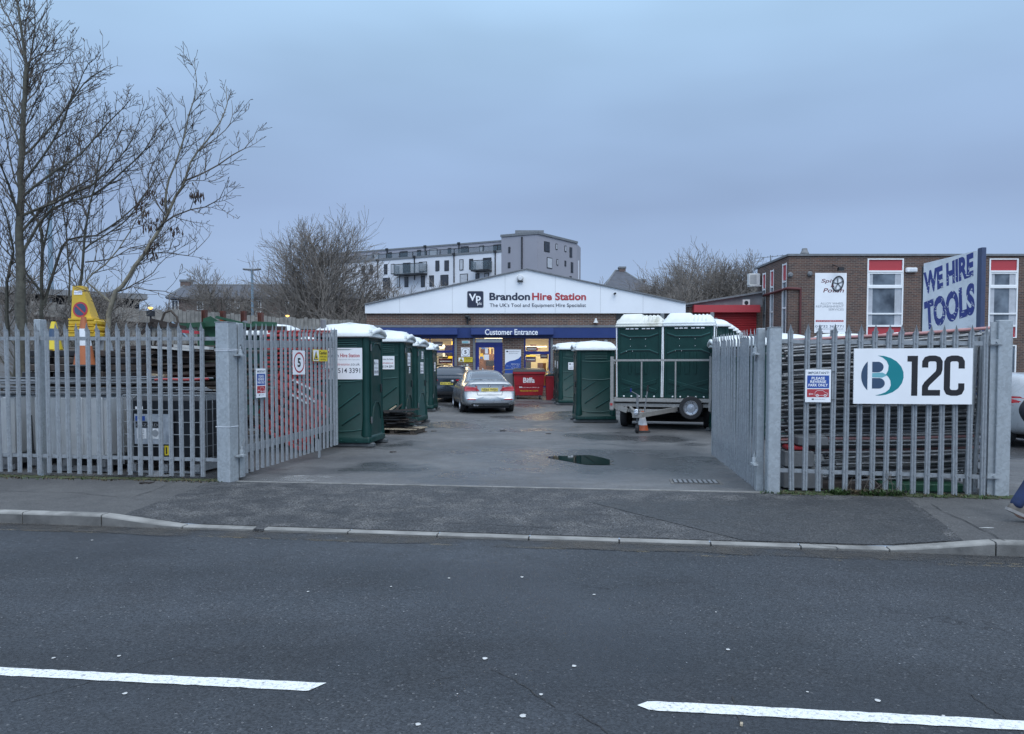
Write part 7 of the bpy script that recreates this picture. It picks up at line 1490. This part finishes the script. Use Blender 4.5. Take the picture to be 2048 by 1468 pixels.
# big yellow no-waiting cone
Yc = 12.6; zc = EYE + (HY - 676) * Yc / F; t_ = thing("no_waiting_cone", "large four-sided yellow cone with a blue and red no-waiting disc", "traffic cone", (XI(180, Yc), Yc, zc), R(-4))
kx = Yc / F
mb = MB("yellow_plastic")
for i in range(3): z = i * .10; mb.box(-.24 + i * .008, .25 - i * .006, -.2, .2, z, z + .085, bev=.02); mb.box(-.21, .21, -.21, .21, z + .08, z + .105)
z0 = .30; z1 = (676 - 573.5) * kx; X_ = lambda px: (px - 179) * kx
f0 = [(X_(152), -.12, z0), (X_(195), -.12, z0), (X_(193), .12, z0), (X_(153), .12, z0)]; f1 = [(X_(153), -.075, z1), (X_(174), -.075, z1), (X_(173), .06, z1), (X_(154), .06, z1)]
mb.loft([f0, f1]); mb.build("body", t_)
p = Print(.003, fn=lambda u, v, h: (u, -.12 + .045 * (v - z0) / (z1 - z0) - .004 - h, v)); cz = (676 - 620.5) * kx; cx = X_(171); p.disc(cx, cz, .125, "red_print", 1); p.disc(cx, cz, .098, "slate_print", 2); p.line(cx - .08, cz + .07, cx + .08, cz - .07, .022, "red_print", 3); p.rect(X_(157), (676 - 591) * kx, X_(174), (676 - 583) * kx, "sign_white", 1); p.text("NO WAITING", X_(158), X_(173), (676 - 588.5) * kx, (676 - 585.5) * kx, "blue_print", 2); p.build(t_)
Yc = 12.2; zc = EYE + (HY - 735) * Yc / F; cone("tall orange and white traffic cone standing in front of the large yellow cone", XI(170, Yc), Yc, zc, .80, .16, ("brown_orange", "reflective_white", "brown_orange"), base=.36)
Yc = 12.5; zc = EYE + (HY - 704) * Yc / F; cone("small yellow cone with a blue band, left of the large yellow cone", XI(110, Yc), Yc, zc, .49, .13, ("yellow_print", "slate_print", "yellow_print"), base=.24, basemat="yellow_plastic")
Yc = 12.7; zc = EYE + (HY - 735) * Yc / F; cone("dark dirty traffic cone lying between the yellow cone and the scrap wood", XI(213, Yc), Yc, zc, .62, .17, ("dark_metal", "grey_print", "brown_orange"), base=.3)
# scrap wood pile
rr = random.Random(21)
PL = []
for k in range(5):
    mb = MB(("wood_old", "wood_dark", "wood_dark", "wood_old", "wood_dark")[k]); L_ = (1.6, 2.2, 1.2, 2.6, 1.9)[k]; mb.box(-L_ / 2, L_ / 2, -.06, .06, 0, .03 + .01 * (k % 3)); PL.append((mb.mesh("plank"), L_))
for k in range(170):
    me, L_ = rr.choice(PL); px = rr.uniform(235, 425); Y = rr.uniform(13.2, 14.6); z = rr.uniform(0.25, 2.02 - .25 * abs(px - 350) / 120); o = bpy.data.objects.new("plank", me); COL.objects.link(o); o.location = (XI(px, Y), Y, z); o.rotation_euler = (rr.uniform(-.3, .3), rr.uniform(-.1, .1), rr.uniform(-.35, .35)); tag(o, "dark weathered plank in the scrap wood pile behind the left fence", "plank", "planks in the scrap wood pile")
for (x0, y0, x1, y1, lb) in ((282, 668, 308, 640, "short dark timber leaning up out of the scrap wood pile"), (256, 765, 330, 690, "long dark timber leaning to the right in the scrap wood pile"), (302, 640, 372, 656, "long dark bar lying across the top of the scrap wood pile")):
    mb = MB("wood_dark"); mb.beam(A(x0, y0, 13.2), A(x1, y1, 13.3), .05, .06); mb.build("timber_bar", label=lb, cat="timber")
for (x, y, w_, h_, mt, lb) in ((381, 664, .14, .05, "red_print", "small red plastic scrap on top of the scrap wood pile"), (345, 697, .34, .04, "litter", "pale sheet scrap showing in the middle of the wood pile"), (295, 749, .3, .035, "wood_pale", "pale clean board end low in the wood pile"), (385, 694, .3, .05, "litter", "pale folded sheet near the right end of the wood pile"), (340, 760, .3, .03, "red_plastic", "thin red strip low in the scrap wood pile")):
    q = A(x, y, 13.05); mb = MB(mt); mb.box(q.x - w_, q.x + w_, 13.0, 13.2, q.z - h_ / 2, q.z + h_ / 2, rot=Matrix.Rotation(R(4), 3, 'Y')); mb.build("scrap_piece", label=lb, cat="scrap")
q = A(335, 625, 13.6); t_ = thing("old_saw_horse", "rusty curved machine guard with a pale blue strap above the scrap wood pile", "machine part", (q.x, q.y, 1.9)); mb = MB("wood_old"); mb.poly([(-.25, 0, 0), (-.16, 0, .35), (-.05, 0, .62), (.06, 0, .66), (.16, 0, .55), (.22, 0, .3)], .02, 6); mb.build("guard", t_)
mb = MB("lamp_post_paint"); mb.poly([(.1, -.05, .45), (.2, -.05, .36), (.3, -.05, .25), (.42, -.05, .12)], .025, 5); mb.build("strap", t_)
# green steel beams and frames above the left gate post
def green(lb, pts, r_, px=True):
    mb = MB("green_steel"); q = [A(x, y, Y) for x, y, Y in pts]
    for a, b_ in zip(q, q[1:]): mb.beam(a, b_, r_, r_)
    mb.build("green_beam", label=lb, cat="beam")
green("dark green steel beam reaching left to right above the left gate post", [(430, 645, 14.6), (548, 655, 15.2)], .07); green("dark green steel tube rising from the gate post to the green plate", [(432, 634, 14.8), (500, 651, 15.3)], .05); green("dark green steel beam low above the scrap wood pile", [(358, 652, 14.6), (432, 648, 14.6)], .09)
green("short dark green steel beam right of the rusty posts", [(505, 648, 15.0), (552, 650, 15.3)], .10); green("dark green steel leg standing up beside the scrap wood pile", [(402, 700, 14.5), (402, 645, 14.5)], .09)
q = A(421, 650, 14.7); t_ = thing("green_plate", "dark green drilled steel plate standing beside the left gate post", "steel plate", (q.x, q.y, 1.2)); zt = A(421, 632, 14.7).z - 1.2; mb = MB("green_steel"); mb.prism([(-.17, 0, 0), (.2, 0, 0), (.2, 0, zt - .3), (.13, 0, zt - .08), (.0, 0, zt), (-.14, 0, zt - .05), (-.17, 0, zt - .25)], (0, .03, 0)); mb.use("black_plastic")
for (x, z) in ((-.08, zt - .14), (.1, zt - .2), (-.06, zt - .4), (.1, zt - .5), (-.05, zt - .65)): mb.lathe([(.035, -.004), (.03, -.006)], 12, c=(x, 0, z), axis='Y')
mb.build("plate", t_)
q = A(412, 638, 14.9); mb = MB("orange_plastic"); q = A(447, 641, 15.0); mb.box(q.x - .06, q.x + .06, q.y - .03, q.y + .03, q.z - .025, q.z + .025, bev=.01); mb.build("orange_clamp", label="small orange clamp on the green beam above the left gate post", cat="clamp")
mb = MB("wood_dark"); 
for (x, y) in ((-5.3, 15.0), (-4.6, 15.0), (-5.9, 14.9)): mb.box(x - .06, x + .06, y - .06, y + .06, 0, 2.35)
mb.box(-6.1, -4.4, 14.95, 15.1, 2.28, 2.36); mb.build("timber_trestle", label="dark timber trestle holding the green beams behind the left gate", cat="stand")
# red plastic barriers
def barrier_mesh(L_=1.0):
    mb = MB("red_plastic")
    for z in (0, .16, .32, .48, .64, .80): mb.box(-L_ / 2, L_ / 2, -.02, .02, z, z + .07, bev=.01)
    for x in (-L_ / 2, -L_ / 4, 0, L_ / 4, L_ / 2 - .04): mb.box(x, x + .04, -.022, .022, 0, .87)
    mb.use("reflective_white").box(-L_ * .2, L_ * .2, -.026, -.022, .815, .85); return mb.mesh("red_barrier")
BMe = barrier_mesh()
for k in range(13):
    o = bpy.data.objects.new("red_barrier", BMe); COL.objects.link(o); z = 1.24 + k * .083; o.location = (XI(584, 14.6) + rr.uniform(-.05, .05), 14.5 + rr.uniform(-.03, .03), z); o.rotation_euler = (R(-86 + rr.uniform(-3, 3)), 0, R(-8 + rr.uniform(-4, 4))); tag(o, "red plastic barrier lying flat in the stack behind the left gate", "barrier", "red barriers stacked flat")
for k, (px, z, a) in enumerate(((562, .25, 28), (572, .3, 30), (566, .5, 26))):
    o = bpy.data.objects.new("red_barrier", BMe); COL.objects.link(o); o.location = (XI(px, 14.3), 14.05 + k * .07, z); o.rotation_euler = (R(-8), R(a), R(-5)); tag(o, "red plastic barrier leaning at a slant under the flat stack behind the left gate", "barrier", "red barriers leaning under the stack")
mb = MB("wood_dark"); mb.box(XI(535, 14.5), XI(640, 14.5), 14.4, 15.4, 1.12, 1.22)
for x in (XI(540, 14.5), XI(632, 14.5)): mb.box(x - .05, x + .05, 14.9, 15.3, 0, 1.12)
mb.build("timber_stand", label="dark timber stand carrying the flat stack of red barriers", cat="stand")
# pallet with scrap between the left toilets
c = GY(802, 868); t_ = thing("pallet", "wooden pallet with dark scrap between the two nearest toilets on the left", "pallet", (c.x - .12, c.y + .3, 0), R(-12)); mb = MB("wood_old")
for x in (-.5, 0, .5): mb.box(x - .05, x + .05, -.4, .4, .02, .11)
mb.use("wood_pale")
for y in (-.38, -.19, 0, .19, .38): mb.box(-.6, .6, y - .05, y + .05, .11, .13)
mb.use("wood_old").box(-.6, .6, -.42, -.32, 0, .02); mb.box(-.6, .6, .32, .42, 0, .02); mb.build("deck", t_)
bx_, by_ = c.x - .12, c.y + .3
SCR = []
for k in range(4): mb = MB(("wood_dark", "dark_metal", "dark_metal", "wood_dark")[k]); L_ = (.7, .9, .6, 1.0)[k]; mb.box(-L_ / 2, L_ / 2, -.035, .035, 0, .025); SCR.append(mb.mesh("scrap_batten"))
for k in range(44):
    o = bpy.data.objects.new("scrap_batten", rr.choice(SCR)); COL.objects.link(o); o.location = (bx_ + rr.uniform(-.22, .12), by_ + rr.uniform(-.3, .3), .14 + k * .009); o.rotation_euler = (rr.uniform(-.2, .2), rr.uniform(-.06, .06), rr.uniform(-.7, .5)); tag(o, "dark batten in the scrap heap on the pallet between the left toilets", "batten", "dark battens on the pallet")
for k, (a, b_) in enumerate((((770, 842), (806, 806)), ((772, 826), (792, 812)))):
    mb = MB("wood_dark" if k == 0 else "wood_pale"); mb.beam(A(*a, by_ + .1), A(*b_, by_ + .4), .03, .03); mb.build("stick", label=("long dark stick poking up out of the scrap on the pallet", "short pale stick poking out of the scrap on the pallet")[k], cat="stick")

# ================================================================== RIGHT OF THE ENTRANCE: STACKED TUBES
rr = random.Random(5); YR = lambda X: FY(X) + .28; n = 0
for row in range(44):
    for dp in range(3):
        bn = row // 5; rb = random.Random(bn * 7 + dp); z = .14 + row * .0425 + rr.uniform(-.008, .008); y0 = .18 + dp * .13 + rr.uniform(-.03, .03); lx = rr.uniform(3.35, 3.6); rx = lx + 2.42 + rr.uniform(-.05, .22); ti = .045 + .06 * (row / 44) + rb.uniform(-.035, .035) + rr.uniform(-.015, .015); y0 += rb.uniform(-.05, .09)
        if dp == 0 and (row * 7 + 3) % 11 < 3: continue
        if row < 8 and dp < 3: lx += rr.uniform(.55, .8); rx = min(rx, 5.95)
        z0_ = z - ti / 2 - .02; z1_ = z + ti / 2 + .02
        mt = "steel_tube"; lb, gp = "galvanised steel tube in the tall stack behind the right fence", "steel tubes stacked behind the right fence"
        if (row, dp) in ((43, 0), (12, 0), (8, 1)): mt = "red_faded"; lb, gp = {43: "faded red tube lying on top of the stack of steel tubes", 12: "faded red tube in the lower middle of the stack of steel tubes", 8: "faded red tube near the bottom of the stack of steel tubes"}[row], None
        tube_obj(0, rx - lx, .021, mt, "steel_tube", lb, "tube", gp, (lx, YR(lx) + y0, z0_), (rx, YR(rx) + y0 + .05, z1_), n=10)
def block(lb, x0, x1, z0, z1, y0, y1, mt, name="block", cat="block"):
    cx = (x0 + x1) / 2; mb = MB(mt); mb.T = Matrix.Translation((cx, FY(cx), 0)) @ Matrix.Rotation(rzF, 4, 'Z'); mb.box(-(x1 - x0) / 2, (x1 - x0) / 2, y0, y1, z0, z1, bev=.012); mb.build(name, label=lb, cat=cat)
block("dark timber bearer under the left part of the tube stack", 3.5, 4.6, 0, .10, .3, .8, "wood_dark", "timber_bearer", "timber"); block("green plastic bearer under the right part of the tube stack", 4.62, 5.6, .0, .10, .3, .8, "green_steel", "timber_bearer", "timber")
block("grey concrete block at the lower left of the tube stack, beside the gate post", 3.42, 3.78, .30, .50, .2, .5, "concrete"); block("small red block between concrete pieces at the lower left of the tubes", 3.45, 3.72, .51, .56, .22, .5, "red_paint"); block("upper concrete foot at the lower left of the tube stack", 3.58, 3.95, .57, .68, .2, .5, "concrete"); block("bottom concrete foot beside the right gate post", 3.42, 3.9, .02, .29, .25, .6, "concrete")
q0 = 5.62; mb = MB("galvanised"); mb.T = Matrix.Translation((q0, FY(q0), 0)) @ Matrix.Rotation(rzF, 4, 'Z')
for k in range(4): mb.lathe([(.05, 1.1), (.05, 1.98)], 14, c=(-.1 + k * .1, .75, 0))
mb.build("metal_sheet", smooth=40, label="ribbed metal sheet standing upright behind the right end of the tube stack", cat="metal sheet")
for k, (x, lean) in enumerate(((5.62, .06), (5.70, .04), (5.79, .02))): tube_obj(0, 1.9, .028, "galvanised", "leaning_pole", "pale pole leaning almost upright between the tube stack and the right end post", "pole", "pale poles by the right end post", (x - lean, FY(x) + .18, .05), (x + lean, FY(x) + .22, 1.92))

# ================================================================== PERSON WALKING OUT OF THE FRAME
PX, PYY = 5.42, 7.62
def skin(name, chains, mat, parent, lev=2):
    """chains: lists of (point, radius) that may share points; grown to one surface with a skin modifier"""
    vs, es, rs, idx = [], [], [], {}
    for ch in chains:
        prev = None
        for p, r in ch:
            k = tuple(round(c, 4) for c in p)
            if k not in idx: idx[k] = len(vs); vs.append(p); rs.append(r)
            if prev is not None and prev != idx[k]: es.append((prev, idx[k]))
            prev = idx[k]
    me = bpy.data.meshes.new(name); me.from_pydata(vs, es, []); o = bpy.data.objects.new(name, me); COL.objects.link(o)
    m_ = o.modifiers.new("k", 'SKIN'); sv = me.skin_vertices[0].data
    for i, r in enumerate(rs): sv[i].radius = r if isinstance(r, tuple) else (r, r); sv[i].use_root = (i == 0)
    m_.use_smooth_shade = True; s_ = o.modifiers.new("s", 'SUBSURF'); s_.levels = s_.render_levels = lev
    dg = bpy.context.evaluated_depsgraph_get(); dg.update(); me2 = bpy.data.meshes.new_from_object(o.evaluated_get(dg)); o.modifiers.clear(); o.data = me2
    me2.materials.clear(); me2.materials.append(MAT[mat]); me2.shade_smooth(); o.parent = parent; return o
PX += .03
per = thing("person", "person in blue jeans, grey shoes and dark jacket walking out at the right edge", "person", (PX, PYY, pz(PX, PYY)))
pel = (0.0, 0, .93); A1_ = (-.40, .07, .16); K1 = (-.17, .07, .50); H1 = (-.02, .08, .87); A2_ = (.36, -.08, .10); K2 = (.19, -.08, .50); H2 = (.02, -.08, .87)
legB = [(pel, .11), (H1, .09), (K1, .06), ((-.30, .07, .31), .05), (A1_, .036), ((-.36, .07, .075), .034), ((-.26, .07, .045), .026)]
legF = [(pel, .11), (H2, .09), (K2, .06), ((.28, -.08, .29), .05), (A2_, .036), ((.42, -.08, .05), .034), ((.54, -.08, .05), .026)]
ch = (0.04, 0, 1.28); nk = (.05, 0, 1.47); hd = (.07, 0, 1.56)
armB = [(ch, .14), ((.03, .19, 1.38), .06), ((-.22, .24, 1.12), .045), ((-.10, .20, .92), .03), ((-.03, .17, .86), .034), ((.02, .15, .82), .03)]
armF = [(ch, .14), ((.03, -.19, 1.38), .06), ((.18, -.22, 1.12), .045), ((.34, -.20, 1.0), .03), ((.40, -.2, .99), .036)]
skin("body", [[(pel, .13), ((.02, 0, 1.1), .13), (ch, .15), ((.045, 0, 1.42), .08), (nk, .055), (hd, .08), ((.08, 0, 1.65), .095), ((.075, 0, 1.72), .07)], legB, legF, armB, armF], "skin", per)
skin("jeans", [[(pel, .145), (H1, .105), (K1, .078), ((-.28, .07, .34), .068), ((-.37, .07, .20), .066), ((-.405, .07, .145), .062)], [(pel, .145), (H2, .105), (K2, .078), ((.28, -.08, .29), .066), ((.35, -.08, .14), .062)]], "denim", per)
skin("jacket", [[((-.03, 0, .70), .185), ((-.02, 0, .86), .19), ((.0, 0, 1.06), .185), ((.04, 0, 1.28), .185), ((.045, 0, 1.43), .10)], [((.04, 0, 1.28), .185), ((.03, .2, 1.36), .09), ((-.22, .24, 1.12), .078), ((-.06, .18, .88), .062)], [((.04, 0, 1.28), .185), ((.03, -.2, 1.36), .09), ((.18, -.23, 1.12), .075), ((.33, -.21, 1.0), .055)]], "coat_dark", per)
skin("hair", [[((.055, 0, 1.60), .08), ((.06, 0, 1.68), .105), ((.07, 0, 1.745), .08)]], "hair", per)
def shoe(ax, ay, ang, tx_, tz_):
    m_ = Matrix.Translation((tx_, ay, tz_)) @ Matrix.Rotation(R(ang), 4, 'Y')
    mb = MB("shoe_grey"); mb.T = m_; rings = []
    for x, w_, h_ in ((-.285, .018, .05), (-.27, .034, .085), (-.22, .04, .10), (-.17, .042, .095), (-.11, .045, .07), (-.05, .048, .055), (-.01, .04, .04), (.01, .02, .025)): rings.append([(x, -w_, .02), (x, -w_ * 1.02, h_ * .6), (x, -w_ * .6, h_), (x, w_ * .6, h_), (x, w_ * 1.02, h_ * .6), (x, w_, .02)])
    mb.loft(rings); s1 = mb.build("shoe", per, smooth=70)
    mb = MB("sole"); mb.T = m_; mb.loft([[(x, -w_ * 1.1, -.005), (x, -w_ * 1.1, .025), (x, w_ * 1.1, .025), (x, w_ * 1.1, -.005)] for x, w_ in ((-.295, .02), (-.27, .038), (-.15, .04), (-.05, .05), (-.01, .042), (.018, .015))]); mb.build("sole", s1)
shoe(0, .07, 24, -.215, .012); shoe(0, -.08, -12, .58, .07)

# ================================================================== WEEDS, LITTER, SMALL MARKS
rr = random.Random(77)
def blades(mb, x, y, z, h, n, spread=.05, w_=.008):
    for _ in range(n):
        a = rr.uniform(0, 6.28); l_ = h * rr.uniform(.4, 1.1); b = Vector((x + rr.uniform(-spread, spread), y + rr.uniform(-spread, spread) * .6, z)); t1 = b + Vector((math.cos(a) * l_ * .35, math.sin(a) * l_ * .35, l_ * .6)); t2 = b + Vector((math.cos(a) * l_ * .9, math.sin(a) * l_ * .9, l_ * rr.uniform(.45, .95))); s_ = Vector((-math.sin(a), math.cos(a), 0)) * w_
        mb.add([b - s_ * .6, b + s_ * .6, t1 + s_, t1 - s_, t2], [(0, 1, 2, 3), (3, 2, 4)])
mb = MB("leaf_green")
x = 3.1
while x < 5.9:
    y = FY(x) - rr.uniform(-.02, .16); dens = 9 if 3.9 < x < 4.75 else (5 if 4.95 < x < 5.6 or x < 3.5 else 2); mb.use("leaf_green" if rr.random() < .72 else "leaf_dead"); blades(mb, x, y, pz(x, min(y, FY(x) - .01)), .10 if dens == 9 else .05, dens * 2, w_=.009 if dens == 9 else .006); x += .028
mb.build("weeds", kind='stuff', label="low weeds growing along the foot of the right fence", cat="weeds")
mb = MB("leaf_dead"); x = -9.5
while x < -3.9: y = FY(x) - rr.uniform(-.15, .2); mb.use("leaf_dead" if rr.random() < .75 else "leaf_green"); blades(mb, x, y, .0, .035, 4, w_=.008); x += .025
mb.build("dead_leaves", kind='stuff', label="dead leaves and moss along the foot of the left fence", cat="leaves")
def strip(name, mat, x0, x1, w0, w1):
    mb = MB(mat); m_ = 80; vs = []
    for i in range(m_ + 1):
        x = x0 + (x1 - x0) * i / m_; a, b_ = FY(x) + .14, FY(x) - rr.uniform(w0, w1); vs += [(x, b_, pz(x, b_) + .006), (x, (a + b_) / 2, .02), (x, a, .01)]
    mb.add(vs, [(3 * i + j, 3 * i + 3 + j, 3 * i + 4 + j, 3 * i + 1 + j) for i in range(m_) for j in (0, 1)]); mb.build(name, kind='structure')
strip("soil_strip", "moss", -10, -3.95, .02, .12); strip("soil_strip", "moss", 3.28, 6.2, .05, .20)
mb = MB("bark"); stm = MB("twig", W=True)
for k in range(16): x = rr.uniform(4.05, 4.8); y = FY(x) - .1; stm.poly(wander(rr, Vector((x, y, 0)), Vector((rr.uniform(-.6, .6), rr.uniform(-.3, .3), .8)), rr.uniform(.15, .42), 5, .3, .0), .003, 3, cap=False)
stm.W = False; stm.build("dry_stems", kind='stuff', label="dry brown weed stems in front of the right fence", cat="stems")
# chewing gum spots and grit on the road and pavement
mb = MB("grey_print")
def spot(x, y, r, zr=ZR):
    p = G(x, y, zr); zz = ZR if p.y < KY(p.x) else pz(p.x, p.y) if p.y < FY(p.x) else 0.0
    n = 9; ph = rr.uniform(0, 6); vs = [(p.x, p.y, zz + .007)] + [(p.x + r * (1 + .35 * math.sin(3 * a + ph) * rr.random()) * math.cos(a), p.y + r * (1 + .3 * rr.random()) * math.sin(a), zz + .0045) for a in [2 * math.pi * k / n for k in range(n)]]
    mb.add(vs, [(0, 1 + k, 1 + (k + 1) % n) for k in range(n)])
mb.use("litter")
for (x, y, r) in ((970, 1318, .026), (1148, 1333, .022), (1082, 1390, .018), (1046, 1433, .028), (1044, 1155, .022), (1188, 1190, .02), (616, 1184, .018), (238, 1313, .017), (107, 1317, .018), (250, 1388, .02), (1755, 1402, .024), (1615, 1385, .012), (836, 1450, .022), (898, 1157, .018), (782, 1174, .015), (154, 1117, .013), (184, 1081, .02), (1456, 1300, .02), (1032, 1350, .008), (915, 1389, .008), (1432, 1225, .01), (1887, 1433, .013)): spot(x, y, r * .6)
mb.use("grey_print")
for _ in range(90):
    x, y = rr.uniform(0, 2048), 1090 + 378 * rr.random(); spot(x, y, rr.uniform(.0015, .0035))
for _ in range(90): spot(rr.uniform(300, 2048), rr.uniform(985, 1060), rr.uniform(.003, .007), 0)
for _ in range(40): spot(rr.uniform(700, 1400), rr.uniform(850, 960), rr.uniform(.004, .009), 0)
mb.build("grit_spots", kind='stuff', label="pale gum spots and grit scattered over the road", cat="grit")
mb = MB("wood_dark")
for (x, y, r) in ((1008, 862, .10), (867, 863, .05), (1098, 868, .05), (785, 905, .05), (290, 967, .07)):
    p = G(x, y, 0); z = pz(p.x, p.y) if p.y < FY(p.x) else gz(p.y)
    for _ in range(7): a = rr.uniform(0, 3.1); q = p + Vector((rr.uniform(-r, r), rr.uniform(-r, r) * .6, 0)); d_ = Vector((math.cos(a), math.sin(a), 0)) * r * .7; q.z = z + .006; mb.prism([q - d_, q + d_ * .3 + Vector((d_.y, -d_.x, 0)) * .3, q + d_, q + Vector((-d_.y, d_.x, 0)) * .3], (0, 0, .012))
mb.build("leaf_litter", kind='stuff', label="small dark clumps of wet leaves lying in the yard", cat="leaves")
c = G(238, 957, 0); mb = MB("litter"); mb.lathe([(.045, 0), (.05, .008), (.035, .012), (.032, .004)], 16, c=(c.x, c.y, .004)); mb.build("cup_lid", label="round white cup lid lying in front of the left fence", cat="litter")
c = G(318, 953, 0); mb = MB("concrete"); mb.grid(lambda u, v: (c.x + (u - .5) * .34, c.y + (v - .5) * .16, .01 + .06 * math.sin(u * 3.14) * math.sin(v * 3.14) * (.7 + .5 * math.sin(u * 9 + v * 7))), 12, 8); mb.build("crumpled_bag", smooth=60, label="crumpled grey bag lying under the left fence by the black tank", cat="litter")
c = G(1974, 1057, 0); mb = MB("litter"); mb.prism([(c.x - .07, c.y + .01, .004), (c.x + .02, c.y + .02, .004), (c.x + .07, c.y, .004), (c.x, c.y - .012, .004)], (0, 0, .004)); mb.build("paper_scrap", label="small white paper scrap on the pavement near the walking shoe", cat="litter")
c = G(1483, 1451, ZR); mb = MB("wood_pale"); mb.T = Matrix.Translation(c) @ Matrix.Rotation(R(70), 4, 'Z'); mb.box(-.012, .012, -.006, .006, .002, .012); mb.build("cigarette_end", label="small pale cigarette end lying on the road below the white line", cat="litter")
# long cracks in the road and pavement
mb = MB("joint_dark")
def crack(pts, zr, w_=.006):
    q = []
    for (a, b_) in zip(pts, pts[1:]):
        for k in range(6): u = k / 6; q.append((a[0] + (b_[0] - a[0]) * u + rr.uniform(-3, 3), a[1] + (b_[1] - a[1]) * u + rr.uniform(-1.2, 1.2)))
    q.append(pts[-1]); P_ = [G(x, y, zr) for x, y in q]; vs = []
    for i, p in enumerate(P_):
        d_ = (P_[min(i + 1, len(P_) - 1)] - P_[max(0, i - 1)]).normalized(); n_ = Vector((-d_.y, d_.x, 0)) * w_ * rr.uniform(.3, .8); z = (ZR if p.y < KY(p.x) else pz(p.x, p.y) + .005 if p.y < FY(p.x) else gz(p.y)) + .0035; vs += [(p.x + n_.x, p.y + n_.y, z), (p.x - n_.x, p.y - n_.y, z)]
    mb.add(vs, [(2 * i, 2 * i + 1, 2 * i + 3, 2 * i + 2) for i in range(len(P_) - 1)])
crack([(985, 1340), (1030, 1362), (1075, 1392), (1110, 1415)], ZR, .005); crack([(1155, 1428), (1200, 1455), (1215, 1468)], ZR, .005); crack([(20, 1405), (110, 1385), (180, 1365), (240, 1345), (300, 1322), (375, 1308)], ZR, .004); crack([(1466, 1392), (1470, 1420), (1480, 1450)], ZR, .006); crack([(1935, 1387), (1985, 1420), (2040, 1455)], ZR, .005); crack([(870, 1360), (915, 1354)], ZR, .004)
crack([(0, 983), (140, 986), (265, 995), (350, 965)], 0, .008); crack([(700, 1035), (860, 1040), (1000, 1047), (1110, 1052)], -.05, .006); crack([(1050, 1024), (1200, 1030), (1400, 1041)], -.05, .005); crack([(1280, 1038), (1450, 1048), (1600, 1075), (1740, 1098)], -.05, .007); crack([(640, 1008), (760, 1015), (900, 1013)], -.03, .005); crack([(1860, 1012), (1935, 1048), (2010, 1085)], -.01, .008)
mb.build("surface_cracks", kind='stuff', label="thin dark cracks in the road and pavement surface", cat="cracks")
if TP.get("label") == "x": bpy.data.objects.remove(TP)
